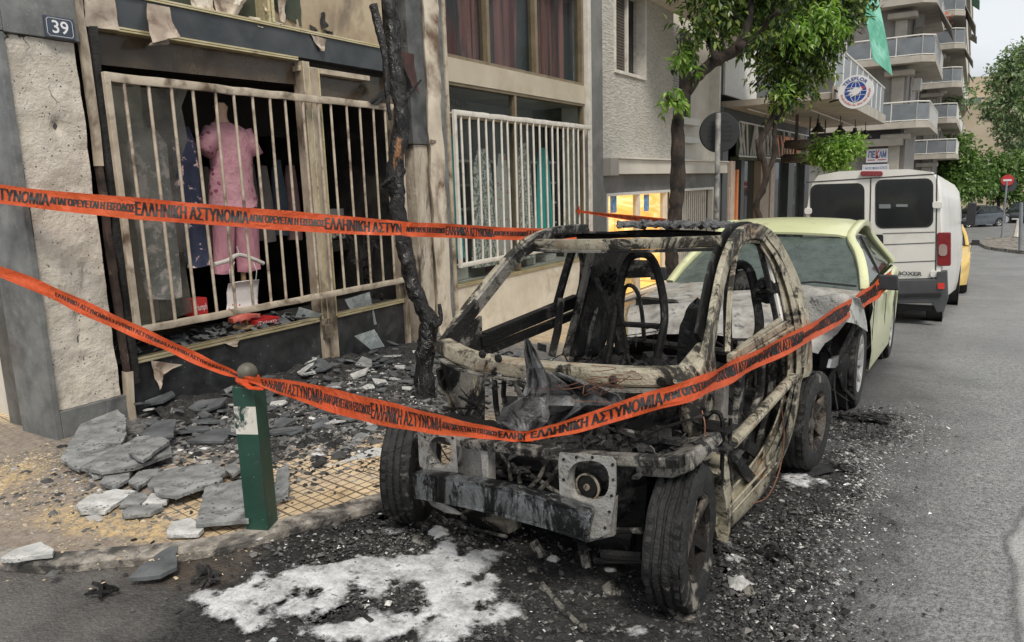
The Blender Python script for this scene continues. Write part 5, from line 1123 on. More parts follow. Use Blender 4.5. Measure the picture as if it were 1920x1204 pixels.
# crumpled front panel hanging from the cowl
def crumple(rows,v0,amp,name,mat,seed,k=6,vr=0):
    R=[]; 
    for i,(y,xl,xr) in enumerate(rows):
        R.append([lpt(lerp(xl,xr,j/k),y,1,v0+vr*i/len(rows)+amp*noise.noise(Vector((j*.9,i*.8,seed)))) for j in range(k+1)])
    mb=MB(); mb.grid(R,th=.004); return mb.build(name,mat,ts_,smooth=70)
mzinc=ash_metal('crumpled_grey_alloy',(.16,.165,.17),(.36,.365,.37),(.03,.03,.03),(.5,.7),metal=.7,rough=.4)
crumple([(636,983,990),(660,984,1004),(690,988,1020),(720,988,1030),(745,976,1032),(770,940,1034),(790,936,1026),(808,960,1008)],.02,.10,'crumpled_panel',mzinc,3)
crumple([(700,1018,1050),(720,1030,1110),(740,1034,1160),(760,1030,1172),(780,1026,1110),(798,1030,1066)],.06,.12,'crumpled_panel',mzinc,8)
mb=MB()
for P_ in (((926,700),(930,760),(938,806)),((946,700),(944,740),(950,770)),((958,700),(975,740),(990,760)),((990,640),(994,700),(984,750))): mb.tube([lpt(x,y,1,.22) for x,y in P_],1,6,sq=(.012,.008),jit=.2)
mb.build_each('bent_strut',mcell2,ts_)
mb=MB(); rr=random.Random(9)
for i in range(11):
    x,y=rr.uniform(1060,1180),rr.uniform(690,760); mb.tube(smooth_path([lpt(x+rr.uniform(-30,30)*k,y+rr.uniform(-4,14)*k,1,-.02+rr.uniform(-.03,.03)) for k in range(4)],3),.0016,4)
mb.tube(smooth_path([sp(1316,770,1,.01),sp(1322,800,1,.03),sp(1318,840,1,.03),sp(1322,860,1,.05)],3),.003,5); mb.tube(smooth_path([sp(1466,770,1,.03),sp(1470,820,1,.04),sp(1462,880,1,.04),sp(1440,930,1,.05),sp(1410,945,1,.06)],3),.003,5); mb.build_each('bare_wire',mcopper,ts_)
# seats
def seat(loop,head,bar,v,lean=.15):
    mb=MB(); P_=smooth_path([lpt(x,y,1,v+lean*(560-y)/100*.5) for x,y in loop],3); mb.tube(P_,.023,8,jit=.15); s=mb.build('seat',mblk,ts_)
    mb=MB(); mb.prism([lpt(x,y,1,v+.05) for x,y in head],cv_*.02); mb.build('headrest_panel',mcell2,s,smooth=0,bevel=.006)
    mb=MB(); 
    for a,b in bar: mb.tube([lpt(*a,1,v-.02),lpt(*b,1,v-.02)],.016,6)
    mb.build('crossbar',mblk,s); return s
seat([(1138,680),(1150,610),(1160,550),(1172,500),(1186,480),(1208,476),(1226,492),(1240,540),(1246,600),(1232,672)],[(1178,488),(1222,488),(1236,520),(1172,522)],[((1142,606),(1240,612)),((1160,560),(1180,690)),((1110,500),(1160,640))],1.3)
seat([(1366,660),(1364,600),(1366,530),(1374,504),(1392,496),(1408,512),(1418,560),(1424,610),(1414,650)],[(1366,510),(1398,506),(1410,544),(1366,546)],[((1366,640),(1420,640)),((1424,545),(1450,545))],1.35)
mb=MB(); q=lpt(1436,545,1,1.35); mb.lathe([(0,-.02),(.06,-.015),(.07,.015),(0,.03)],q,cv_,12); rubble(mb,q,(.04,.03,.03),20,.04,3); mb.build('belt_reel',mblk,ts_)
mb=MB(); mb.tube(smooth_path([lpt(x,y,1,.75) for x,y in ((1284,680),(1286,630),(1300,585),(1312,575),(1306,620),(1296,670))],3),1,8,sq=(.03,.03),jit=.4); mb.build('steering_column_shroud',mblk,ts_)
# ash heap on the floor
mb=MB(); R=[]
for i in range(26):
    r=[]
    for j in range(30):
        u=lerp(-.6,.62,j/29); v=lerp(.5,1.95,i/25); e=min(1,min(i,25-i)/4,min(j,29-j)/3); w=.2+.30*e*(.55+.45*min(1,(v-.5)/.7))+.13*e*noise.fractal(Vector((u*6,v*6,1)),.7,2,4); r.append(cl(u,v,w))
    R.append(r)
mb.grid(R); rubble(mb,cl(.0,1.2,.52),(.3,.3,.03),160,.06,15,.2); mb.build('ash_heap',mash,ts_,smooth=0)
# burnt roof lining
mb=MB(); R=[]
for i in range(9):
    t=i/8; r=[]
    for j in range(40):
        s_=j/39; a=lpt(lerp(1158,1376,s_),424,1,1.15+.35*t); p=a+cw_*(.012*math.sin(PI*t)+.028*noise.fractal(Vector((s_*16,t*4,2)),.8,2,4)+.01); r.append(p)
    R.append(r)
mb.grid(R,th=.015); mb.build('burnt_roof_lining',pm('charred_roof_felt',(.02,.02,.022),(.2,.205,.21),26,.8,bmp=1,bscale=34,bdist=.03),ts_,smooth=40)
mb=MB(); R=[[lpt(lerp(1040,1176,j/10),lerp(438,436,j/10)-3*math.sin(PI*j/10),1,.95+.5*i/4)+cw_*.0 for j in range(11)] for i in range(5)]; mb.grid(R,th=.01); mb.build('roof_remnant',mblk,ts_)
# rear bulkhead rim
mb=MB(); mb.tube(smooth_path([lpt(x,y,1,1.9) for x,y in ((1168,690),(1166,600),(1170,545),(1182,535),(1196,550),(1204,590),(1208,640))],3),.014,6); mb.tube([lpt(x,y,1,1.85) for x,y in ((1160,540),(1156,600),(1166,660))],1,6,sq=(.06,.01),jit=.2); mb.tube([cl(-.62,1.95,.55),cl(.62,1.95,.55)],.03,8,jit=.2); mb.build('rear_bulkhead_rim',mblk,ts_)
# wheels
mrt=pm('burnt_tyre',(.006,.006,.006),(.018,.018,.018),16,.6,bmp=1,bscale=40,bdist=.014,c3=(.24,.22,.19),s3=4.2,t3=(.60,.66))
mrim=ash_metal('burnt_rim',(.12,.1,.085),(.3,.26,.22),(.015,.013,.012),(.45,.6),metal=.6,rough=.4)
st=math.radians(10)
def wax(s,steer): a=cu_*s; return Matrix.Rotation(steer,3,'Z')@a
Rw=.283
wheel(ts_,cl(.69,.12,Rw*.97),wax(1,st),Rw*.98,.15,mrt,mrim,5,.62,flat=.07,melt=.045,sw=.025,slump=.35)
for u_,v_ in ((.73,.12),(.67,1.76),(-.68,.05)):
    mb=MB(); q=cl(u_,v_,.0); mb.lathe([(.0,.026),(.09,.024),(.13,.010),(.155,.0)],q,(0,0,1),26); mb.warp(.03,9,u_*9); mb.build('melted_rubber',mrt,ts_,smooth=60)
# scorched loom, seat springs and torn strips through the cabin and engine bay
rr=random.Random(44); mb=MB()
for i in range(46):
    a=cl(rr.uniform(-.55,.6),rr.uniform(-.05,.5),rr.uniform(.3,.72)) if i%2 else cl(rr.uniform(-.5,.55),rr.uniform(.6,1.8),rr.uniform(.45,.85)); P_=[a]
    for k in range(3): P_.append(P_[-1]+Vector((rr.gauss(0,.09),rr.gauss(0,.08),rr.gauss(-.03,.07))))
    mb.tube(smooth_path(P_,4),rr.choice((.002,.003,.005)),5)
mb.build_each('burnt_wire',mblk,ts_)
mb=MB()
for k in range(7):
    z=.62+k*.07; P_=[cl(-.36+.30*j/14,1.28+.02*math.sin(j*2.1+k),z+.018*(-1)**j) for j in range(15)]; mb.tube(P_,.003,4); P_=[cl(.12+.34*j/14,1.32+.02*math.sin(j*2.1+k),z+.018*(-1)**j) for j in range(15)]; mb.tube(P_,.003,4)
pass
for i in range(9):
    a=cl(rr.uniform(-.5,.6),rr.uniform(-.05,.4),rr.uniform(.5,.66)); mb=MB(); w_=rr.uniform(.03,.08); P_=[a]
    for k in range(3): P_.append(P_[-1]+Vector((rr.gauss(0,.08),rr.gauss(0,.06),rr.gauss(0,.04))))
    mb.tube(smooth_path(P_,4),1,6,sq=(w_*.5,.002),jit=.6); mb.build('torn_strip',mblk if i%2 else mcell2,ts_)
wheel(ts_,cl(-.685,.05,Rw*.97),wax(-1,math.radians(27)),Rw*.97,.15,mrt,mrim,5,.62,flat=.03,melt=.012)
wheel(ts_,cl(.655,1.76,Rw*.95),wax(1,0),Rw*.98,.17,mrt,mrim,5,.62,flat=.06,melt=.03,sw=.03)
wheel(ts_,cl(-.66,1.76,Rw*.95),wax(-1,0),Rw*.98,.16,mrt,mrim,5,.62,flat=.05,melt=.02)
# ---------------------------------------------------------------- ordinary cars
mgcar=glassmat('car_glass',(.03,.045,.045),.04,.72)
mgsooty=glassmat('heat_stained_windscreen',(.035,.05,.045),.10,.86,.93,7,(.3,.85),(.13,.165,.15))
def rotz(a): return Matrix.Rotation(a,4,'Z')
def make_car(name,label,paint,loc,yaw,L=4.0,Wd=1.72,H=1.46,prof=None,front=.78,wb=2.5,R=.3,glass=None,rimm=None,hoodmat=None,open_front=False,simple=False,gh=None,group=None,lights=True,fd=0.0):
    kw=dict(label=label,cat='car'); 
    if group: kw['group']=group
    dx,dy=-math.sin(yaw)*L,math.cos(yaw)*L; z0_=gz(loc[1]); pit=math.atan2(gz(loc[1]+dy)-z0_,L)
    T=Matrix.Translation((loc[0],loc[1],z0_))@Matrix.Rotation(yaw,4,'Z')@Matrix.Rotation(pit,4,'X'); t=thing(name,(loc[0],loc[1],z0_),T,**kw)
    hw=Wd/2; prof=prof or [(0,.45,.50),(.12,.62,.62),(.5,.80,.78),(1.0,.93,.90),(1.25,.97,.95),(2.5,.98,.98),(3.5,.98,1.0),(3.85,.95,.98),(4.0,.75,.80)]
    k=L/prof[-1][0]; prof=[(a*k,b,c) for a,b,c in prof]
    ysx=np.arange(0,L+.001,.06 if not simple else .1); yw=[front,front+wb]; Ra=R+.045
    def tp(y,i): return float(np.interp(y,[p[0] for p in prof],[p[i] for p in prof]))
    def width(y): e=min(1,max(0,y)/.55); f=min(1,max(0,L-y)/.5); return hw*(.80+.20*math.sin(e*PI/2))*(.86+.14*math.sin(f*PI/2))
    def zb(y):
        z=.2
        for c_ in yw:
            q=Ra*Ra-(y-c_)**2
            if q>0: z=max(z,R+math.sqrt(q))
        return z
    ya=[y for y in ysx if not (open_front and y<front+Ra+.05)]
    P=lambda x,y,z: T@Vector((x,y,z))
    mb=MB()
    for s in (-1,1):
        yy=ya if s==1 else list(ysx); rows=[]
        for y in yy:
            w=width(y); zs=tp(y,2); z0=min(zb(y),zs-.08); r=[]
            for f,xo in ((0,-.02),(.0,0),(.25,.012),(.5,.0),(.62,-.012),(.8,.004),(.93,-.015),(1,-.05)):
                r.append(P(s*(w+xo-(.05 if zb(y)>.25 and f==0 and xo<0 else 0)),y,lerp(z0,zs,f)))
            rows.append(r)
        mb.grid(rows)
    body=mb.build('body',paint,t,smooth=50)
    # bonnet and tail top
    cy_,cz_=prof[4][0],prof[4][1]
    mb=MB(); rows=[]
    yh=[y for y in ysx if y<=cy_+.03]
    if open_front: yh=[y for y in yh if y>.05]
    for y in yh: w=width(y)-.045; rows.append([P(f*w,y,lerp(tp(y,1)+.03*(1-f*f),tp(y,2),abs(f)**3)+ (0)) for f in np.linspace(-1,1,13)])
    mb.grid(rows); 
    if hoodmat: mb.warp(.012,5,3)
    mb.build('bonnet',hoodmat or paint,t,smooth=60)
    g=gh or dict(f0=(cy_,cz_),f1=(1.95*k,H-.04-fd),r1=(3.3*k,H-.06-fd*.6),r0=(3.85*k,.98)); wbm=hw-.07; wtp=hw-.24-fd*.4
    fb=lambda s:(s*wbm,g['f0'][0]+.05,g['f0'][1]-.01); ft=lambda s:(s*wtp,g['f1'][0],g['f1'][1]); rt_=lambda s:(s*wtp,g['r1'][0],g['r1'][1]); rb=lambda s:(s*(wbm-.03),g['r0'][0],g['r0'][1])
    # rear deck/hatch
    mb=MB(); rows=[]
    for t_ in np.linspace(0,1,7):
        y=lerp(g['r0'][0],L,t_); z=lerp(g['r0'][1],.5,t_**1.6); w=(width(min(y,L-.02))-.04); rows.append([P(f*w,y+.03*(1-f*f),z) for f in np.linspace(-1,1,9)])
    mb.grid(rows); mb.build('tailgate',paint,t,smooth=60)
    # roof
    mb=MB(); rows=[]
    for t_ in np.linspace(0,1,9):
        y=lerp(g['f1'][0],g['r1'][0],t_); z=lerp(g['f1'][1],g['r1'][1],t_)+(.045+fd*.9)*math.sin(PI*t_)**.7
        rows.append([P(f*(wtp+.02),y+(-.06*(1-f*f) if t_<.01 else 0),z+.03*(1-f*f)-(.02 if abs(f)>.99 else 0)) for f in np.linspace(-1,1,11)])
    mb.grid(rows,th=-.02); mb.build('roof',paint,t,smooth=60)
    # pillars
    mb=MB()
    for s in (-1,1):
        pts=[P(*fb(s))]+[P(lerp(fb(s)[0],ft(s)[0],q)+s*.025*math.sin(PI*q),lerp(fb(s)[1],ft(s)[1],q),lerp(fb(s)[2],ft(s)[2],q)+.02*math.sin(PI*q)) for q in (.33,.66)]+[P(*ft(s))]
        pts+=[P(s*(wtp+.012),lerp(g['f1'][0],g['r1'][0],q),lerp(g['f1'][1],g['r1'][1],q)+(.04+fd*.9)*max(0,math.sin(PI*q))**.7) for q in (.25,.5,.75,1)]+[P(*rb(s))]
        mb.tube(smooth_path(pts,3),1,8,sq=(.035,.028),upv=(0,0,1))
    mb.build('pillar',paint,t,smooth=60)
    def sheet(c4,bulge,n,name_,mat):
        a,b,c_,d_=[Vector(q) for q in c4]; mb=MB(); rows=[]
        for i in range(n+1):
            r=[]
            for j in range(n+1):
                u,v=i/n,j/n; p=a.lerp(b,v).lerp(d_.lerp(c_,v),u); r.append(P(*(p+Vector(bulge)*math.sin(PI*v)*(.5+.5*math.sin(PI*u)))))
            rows.append(r)
        mb.grid(rows); return mb.build(name_,mat,t,smooth=180)
    G_=glass or mgcar
    sheet([fb(-1),fb(1),ft(1),ft(-1)],(0,-.07,.02),8,'windscreen',G_)
    sheet([rb(-1),rb(1),rt_(1),rt_(-1)],(0,.05,.0),8,'rear_window',mgcar)
    for s in (-1,1):
        a=Vector(fb(s))+Vector((-.012*s,.12,.0)); b=Vector(ft(s))+Vector((-.01*s,.06,-.03)); c_=Vector(rt_(s))+Vector((-.01*s,-.02,-.03)); d_=Vector(rb(s))+Vector((-.012*s,-.1,.0)); m1=a.lerp(d_,.52); m2=b.lerp(c_,.5); m2.z+=.03
        for q in ((a,m1+Vector((0,-.03,0)),m2+Vector((0,-.03,0)),b),(m1+Vector((0,.03,0)),d_,c_,m2+Vector((0,.03,0)))): mb=MB(); mb.add([P(*v) for v in q],[(0,1,2,3)]); mb.build('side_window',G_ if glass is None else mgcar,t,smooth=0)
        mb=MB(); mb.tube([P(*m1),P(*(m2+Vector((s*.01,0,0))))],1,6,sq=(.035,.012),upv=T.to_3x3()@Vector((1,0,0))); mb.build('door_pillar',G('black'),t)
        # mirror
        if not simple or True:
            q=Vector(fb(s))+Vector((s*.15,.14,.07)); mb=MB(); c_=P(*q); 
            mb.box(c_,(.17,.09,.12),T.to_3x3(),taper=.8); mb.tube([P(*(q+Vector((-s*.16,0,-.05)))),c_],.02,6)
            mb.build('door_mirror',G('black'),t,smooth=0,bevel=.035)
        y0=g['f0'][0]+.05
        if not (open_front and s==1):
            pass
        mb=MB()
        for yy in (y0+.02,y0+1.0): mb.tube([P(s*(width(yy)+.004),yy,lerp(.26,tp(yy,2),q)) for q in (.0,.5,.62,.97)],.004,4)
        mb.build('door_seam',G('black'),t,smooth=0)
        mb=MB(); mb.box(P(s*(hw+.015),y0+.82,.78),(.03,.16,.03),T.to_3x3()); mb.build('door_handle',paint,t,bevel=.008)
    mb=MB()
    for x0 in (-.45,.15): mb.tube([P(x0,cy_-.02,cz_+.02),P(x0+.28,cy_+.03,cz_+.05),P(x0+.6,cy_+.02,cz_+.03)],.009,5)
    mb.build('wiper',G('black'),t)
    for yv in yw:
        for s in (-1,1):
            c_=P(s*(hw-.10),yv,R); wheel(t,c_,T.to_3x3()@Vector((s,0,0)),R,.19,G('rubber'),rimm or G('silver'),5 if simple else 9,.66,tread=not simple,sw=.022)
            mb=MB(); mb.lathe([(Ra+.01,-.12),(Ra+.01,.06)],P(s*(hw-.12),yv,R),T.to_3x3()@Vector((s,0,0)),24); mb.add([],[]); mb.build('wheel_liner',G('black'),t,smooth=60)
    mb=MB(); mb.prism([P(x,y,.22) for x,y in ((-hw+.12,.3),(hw-.12,.3),(hw-.12,L-.2),(-hw+.12,L-.2))],(0,0,.1)); mb.build('underbody',G('black'),t,smooth=0)
    mb=MB(); mb.prism([P(x,y,.32) for x,y in ((-hw+.2,cy_+.1),(hw-.2,cy_+.1),(hw-.2,L-.4),(-hw+.2,L-.4))],(0,0,.4))
    for s in (-.36,.36): mb.box(P(s,g['f1'][0]+.2,.95),(.45,.14,.6),T.to_3x3())
    mb.build('interior',G('black'),t,smooth=0)
    if not open_front:
        mb=MB(); rows=[[P(f*(width(.0)-.0),-.02+.10*f*f,z) for f in np.linspace(-1,1,9)] for z in (.2,.3,.45,.5)]; mb.grid(rows,th=.03); mb.build('front_bumper',paint,t,smooth=60)
        mb=MB(); mb.prism([P(x,-.045,z) for x,z in ((-.4,.27),(.4,.27),(.36,.42),(-.36,.42))],T.to_3x3()@Vector((0,.02,0))); mb.build('grille',G('black'),t,smooth=0)
        for s in (-1,1):
            mb=MB(); mb.prism([P(s*x,y,z) for x,y,z in ((hw*.55,.06,.55),(hw*.80,.10,.56),(hw*.86,.26,.72),(hw*.55,.14,.66))],T.to_3x3()@Vector((0,.03,0))); mb.build('headlight',G('chrome'),t,smooth=0)
        mb=MB(); mb.box(P(0,-.065,.36),(.5,.012,.11),T.to_3x3()); mb.build('number_plate',G('textwhite'),t,smooth=0)
    return t
def burnt_hood():
    m,nt,bs=newmat('burnt_bonnet_paint'); v=vec(nt); col=rmp(nt,nz_(nt,v,6,8,.75),.3,.7,(.11,.105,.10),(.46,.45,.42)); col=mixc(nt,rmp(nt,nz_(nt,v,2.4,6,.7),.5,.66),col,(.25,.215,.165)); col=mixc(nt,rmp(nt,nz_(nt,v,11,6,.7),.57,.68),col,(.04,.04,.038)); nt.links.new(col,bs.inputs['Base Color']); bs.inputs['Roughness'].default_value=.6
    nt.links.new(bump(nt,nz_(nt,v,18,8,.7),.7,.015),bs.inputs['Normal']); return m
mlimep=pm('pale_lime_paint',(.50,.57,.33),(.55,.62,.38),3,.28,bmp=.02,coat=.5,dots=((.2,.2,.12),30,.1))
# soot staining fades from the front of the body: real scorching with its own shape
def scorched_lime():
    m,nt,bs=newmat('scorched_lime_paint'); v=vec(nt); col=rmp(nt,nz_(nt,v,2,4),.3,.7,(.55,.58,.33),(.63,.65,.39)); col=mixc(nt,rmp(nt,nz_(nt,v,9,6,.7),.55,.75),col,(.4,.41,.27))
    s=nd(nt,'SeparateXYZ',{0:v}); f=mt(nt,'ADD',s.outputs[1],mt(nt,'MULTIPLY',mt(nt,'SUBTRACT',nz_(nt,v,3,7,.7),.5),.8)); k=rmp(nt,mt(nt,'DIVIDE',f,4.0),.22,.36,(1,1,1),(0,0,0))
    col=mixc(nt,k,col,mixc(nt,nz_(nt,v,6,6),(.06,.058,.055),(.5,.4,.18))); nt.links.new(col,bs.inputs['Base Color']); bs.inputs['Roughness'].default_value=.3; bs.inputs['Coat Weight'].default_value=.4; return m
LX=-1.50; LY=5.08
lime=make_car('hatchback','pale lime hatchback with burnt bonnet and missing front wing behind the wreck',scorched_lime(),(LX,LY,0),0,L=4.03,Wd=1.76,H=1.385,prof=[(0,.46,.42),(.12,.60,.56),(.4,.73,.69),(1.0,.81,.79),(1.25,.84,.83),(2.5,.90,.90),(3.5,.94,.95),(3.85,.92,.94),(4.0,.75,.80)],fd=.10,glass=mgsooty,hoodmat=burnt_hood(),open_front=True,wb=2.54,front=.80,R=.33)
# scorched front of the lime car: exposed wheel housing, hanging trim, melted debris
def lp(x,y,z): return WM[lime.name]@Vector((x,y,z))
mb=MB(); mb.prism([lp(*q) for q in ((.30,.45,.25),(.72,.5,.3),(.74,.6,.55),(.60,.5,.6),(.3,.3,.4))],(0,.5,0)); mb.prism([lp(-.75,.45,.25),lp(.7,.45,.25),lp(.7,.4,.7),lp(-.75,.4,.75)],(0,.12,0)); mb.warp(.05,4,3); mb.build('charred_front',mblk,lime,smooth=0)
def wingp(x,y):
    p=ony(x,y,5.28); return p if p.x<-.60 else onx(x,y,-.60)
mb=MB(); mb.grid([smooth_path([wingp(x,y) for x,y in P_],4) for X_,P_ in ((-.95,((1440,556),(1520,556),(1580,550),(1612,560))),(-.78,((1470,578),(1530,572),(1590,568),(1620,580))),(-.66,((1500,600),(1545,592),(1596,592),(1624,602))),(-.62,((1522,612),(1556,604),(1598,606),(1626,622))))],th=.003); mb.warp(.002,10,2); mb.build('torn_wing_edge',ash_metal('torn_wing_steel',(.28,.285,.27),(.52,.53,.5),(.04,.04,.04),(.55,.6),metal=0),lime,smooth=60)
mb=MB(); mb.prism([onx(x,y,-.72) for x,y in ((1570,668),(1582,664),(1580,676),(1566,690),(1556,690),(1560,674))],(-.02,0,0)); mb.build('bare_bracket',G('chrome'),lime,smooth=0)
mb=MB(); rr=random.Random(21); q=onx(1540,760,-.8)
for i in range(14):
    a=lp(rr.uniform(.3,.85),rr.uniform(.3,.6),rr.uniform(.45,.7)); b=lp(rr.uniform(.3,.9),rr.uniform(.2,.5),rr.uniform(.05,.2)); mb.tube(smooth_path([a,a.lerp(b,.5)+Vector((rr.uniform(-.08,.08),rr.uniform(-.1,.1),0)),b],3),rr.uniform(.006,.022),6,jit=.4)
mb.build('hanging_trim',mblk,lime)
# ---------------------------------------------------------------- white van
VY=11.5; zv0=gz(12.2)
vanp=pm('van_white_paint',(.66,.65,.61),(.74,.73,.69),1.2,.4,bmp=.03,coat=.25,c3=(.52,.50,.45),s3=1.1,t3=(.52,.78))
q0=ony(1632,330,VY); vxl,vxr=ony(1504,420,VY).x,ony(1770,420,VY).x; vcx=(vxl+vxr)/2; vhw=(vxr-vxl)/2
ztop=ony(1640,322,VY).z; zbot=ony(1700,570,VY).z
tv=thing('van',(vcx,VY,gz(VY)),label='white panel van parked with its dark rear windows towards the lime hatchback',cat='van')
pit=math.atan2(gz(VY+4)-gz(VY),4)
def vsec(y,sw=1,top=1,n=9):
    dz=(y-VY)*math.tan(pit); r=[]; h=ztop-zbot
    P_=[(vhw*.97,0),(vhw*1.0,.08),(vhw*1.015,.30),(vhw*1.0,.5),(vhw*.97,.62),(vhw*.93,.80),(vhw*.885,.92),(vhw*.80,.985),(vhw*.5,1.01),(0,1.015)]
    pts=[(-a,b) for a,b in P_]+[(a,b) for a,b in P_[::-1][1:]]
    return [Vector((vcx+a*sw+(y-VY)*.055,y,zbot+b*h*top+dz)) for a,b in pts]
mb=MB(); ysn=[VY,VY+.04]+list(np.arange(VY+.3,VY+3.7,.3))+[VY+3.9,VY+4.3,VY+4.75]; rows=[]
for y in ysn:
    sw=.985 if y<VY+.02 else 1; tp_=1 if y<VY+3.8 else lerp(1,.5,(y-VY-3.8)/.95); rows.append(vsec(y,sw*(1 if y<VY+3.8 else .93),tp_))
mb.grid(rows); n=len(rows[0]); mb.f.append(tuple(range(n))); mb.m.append(0); mb.f.append(tuple(range(len(mb.v)-n,len(mb.v)))[::-1]); mb.m.append(0)
mb.build('body',vanp,tv,smooth=35)
def rrect(x0,y0,x1,y1,Y,r=12,n=5,skew=0):   # rounded rectangle from pixels on plane Y
    P_=[]
    for cx_,cy_,a0 in ((x1-r,y0+r,-90),(x1-r,y1-r,0),(x0+r,y1-r,90),(x0+r,y0+r,180)):
        for k in range(n): a=math.radians(a0+90*k/(n-1)); P_.append((cx_+r*math.cos(a),cy_+r*math.sin(a)+skew*(cx_-x0)/(x1-x0)))
    return [ony(x,y,Y) for x,y in P_]
mdw=pm('tinted_window',(.012,.013,.014),(.022,.024,.026),1.5,.12,bmp=0,spec=.35); mdw.node_tree.nodes['Principled BSDF'].inputs['Coat Weight'].default_value=.05
for x0,y0,x1,y1,sk in ((1521,348,1619,432,-3),(1643,339,1748,427,-3)):
    mb=MB(); mb.prism(rrect(x0-2,y0-2,x1+2,y1+2,VY-.006,14,5,sk),(0,.01,0)); o=mb.build('rear_window',G('black'),tv,smooth=0)
    mb=MB(); mb.prism(rrect(x0+2,y0+2,x1-2,y1-2,VY-.012,12,5,sk),(0,.008,0)); mb.build('glass',mdw,o,smooth=0)
mb=MB()
def vln(a,b,w=.008,Y=None): mb.tube([ony(*a,(Y or VY)-.002),ony(*b,(Y or VY)-.002)],1,4,sq=(w,.004),upv=(0,1,0))
vln((1633,335),(1628,560)); vln((1508,345),(1500,560)); vln((1757,327),(1754,545)); vln((1512,342),(1757,326)); vln((1655,459),(1753,455),.005); vln((1655,438),(1753,435),.004); vln((1660,493),(1755,489),.005); vln((1660,524),(1750,522),.006)
mb.build('door_seams',G('black'),tv,smooth=0)
mb=MB(); mb.prism(rrect(1637,440,1656,461,VY-.02,4),(0,.02,0)); mb.build('door_handle',G('black'),tv,smooth=0)
for x0,y0,x1,y1 in ((1748,378,1768,391),(1744,508,1766,520),(1508,390,1522,402)):
    mb=MB(); mb.prism(rrect(x0,y0,x1,y1,VY-.03,4),(0,.03,0)); mb.build('hinge',vanp,tv,smooth=0,bevel=.006)
mb=MB(); mb.prism(rrect(1757,436,1783,499,VY-.015,4),(0,.12,0)); tl=mb.build('tail_light',G('red'),tv,smooth=0,bevel=.01)
mb=MB(); mb.prism(rrect(1760,458,1776,480,VY-.025,6),(0,.012,0)); mb.build('reverse_lens',pm('smoky_lens',(.3,.22,.2),(.35,.27,.25),9,.2,bmp=0),tl,smooth=0)
mb=MB(); mb.prism(rrect(1613,321,1655,330,VY-.05,4),(0,.08,0)); mb.build('brake_light',G('red'),tv,smooth=0,bevel=.006)
mb=MB(); mb.prism([ony(x,y,VY-.06) for x,y in ((1560,530),(1755,524),(1757,510),(1776,508),(1778,560),(1770,585),(1756,586),(1748,568),(1560,572))],(0,.14,0)); mb.build('rear_bumper',pm('grey_bumper_plastic',(.055,.06,.062),(.08,.085,.088),3,.5,bmp=.1),tv,smooth=0,bevel=.01)
mb=MB(); mb.tube([ony(1560,556,VY-.07),ony(1765,552,VY-.07)],1,6,sq=(.02,.02)); mb.build('bumper_lip',G('black'),tv)
mb=MB(); mb.prism(rrect(1758,531,1771,542,VY-.075,2),(0,.02,0)); mb.build('reflector',newmat('reflector_red')[0] if 0 else pm('reflector_red',(.62,.04,.03),(.68,.05,.04),9,.25,bmp=0),tv,smooth=0)
mb=MB(); a=ony(1682,516,VY-.012); b=ony(1729,514,VY-.012); put_text(mb,'BOXER',a,(1,0,0),(0,0,1),w=(b-a).length,h=.055,lift=.004,bold=.03); mb.build('badge_letters',G('dark'),tv,smooth=0)
mb=MB()
for k in range(3): a=ony(1538+k*14,336-k*2,VY+.1); mb.tube(smooth_path([a,a+Vector((.12,.1,.05)),a+Vector((.3,.2,.06)),a+Vector((.45,.4,.03))],3),1,6,sq=(.03,.008),jit=.4)
mb.build('draped_webbing',G('pale'),tv)
for x0,x1 in ((1648,1666),(1680,1698)):
    mb=MB(); mb.prism(rrect(x0,383,x1+4,391 if x0<1660 else 388,VY-.022,1.5),(0,.002,0)); mb.build('window_sticker',G('railgrey'),tv,smooth=0)
for y_ in (VY+.9,VY+3.75):
    for s in (-1,1):
        R=.33; c_=Vector((vcx+s*(vhw-.11)+(y_-VY)*.055,y_,gz(y_)+R)); wheel(tv,c_,Vector((s,0,0)),R,.2,G('rubber'),G('dark'),8,.62,tread=False)
        mb=MB(); mb.lathe([(R*.3,.10),(R*.12,.112),(0,.112)],c_,Vector((s,0,0)),12); mb.lathe([(R+.05,-.1),(R+.06,.105),(R+.10,.11)],c_,Vector((s,0,0)),24); mb.build('wheel_arch',G('black'),tv)
mb=MB(); mb.span((vcx-vhw*.9,VY+.2,zbot-.12),(vcx+vhw*.9,VY+4.3,zbot+.05)); mb.build('underbody',G('black'),tv,smooth=0)
for s in (1,-1):
    c_=Vector((vcx+s*(vhw+.12)+.18,VY+3.4,ztop-.75)); mb=MB(); mb.box(c_,(.13,.12,.38)); mb.tube([c_+Vector((-s*.15,.05,-.15)),c_+Vector((0,.02,-.16))],.03,6); mb.build('door_mirror',G('black'),tv,bevel=.04)
# ---------------------------------------------------------------- cars further down the street
yel=pm('taxi_yellow_paint',(.62,.42,.10),(.68,.48,.14),3,.3,bmp=.02,coat=.4)
yx=ony(1819,480,17.2).x
make_car('parked_car','yellow car parked in front of the white van, mostly hidden by it',yel,(yx-.86,17.2),0,L=4.1,Wd=1.72,H=1.45,simple=True)
grey=pm('slate_blue_paint',(.06,.075,.095),(.09,.105,.125),3,.3,bmp=.02,coat=.4); dk=pm('black_car_paint',(.012,.014,.017),(.02,.022,.026),3,.25,bmp=.02,coat=.5)
q=ong(1812,424)
make_car('parked_car','slate blue hatchback parked facing the street under the dark street trees',grey,(q.x-1.0,q.y-2.2),math.radians(-48),L=3.9,Wd=1.7,H=1.5,simple=True)
q=ong(1900,418); make_car('parked_car','black car parked nose out at the right end beyond the traffic sign',dk,(q.x+.1,q.y-1),math.radians(-15),L=4.2,Wd=1.8,H=1.5,simple=True)
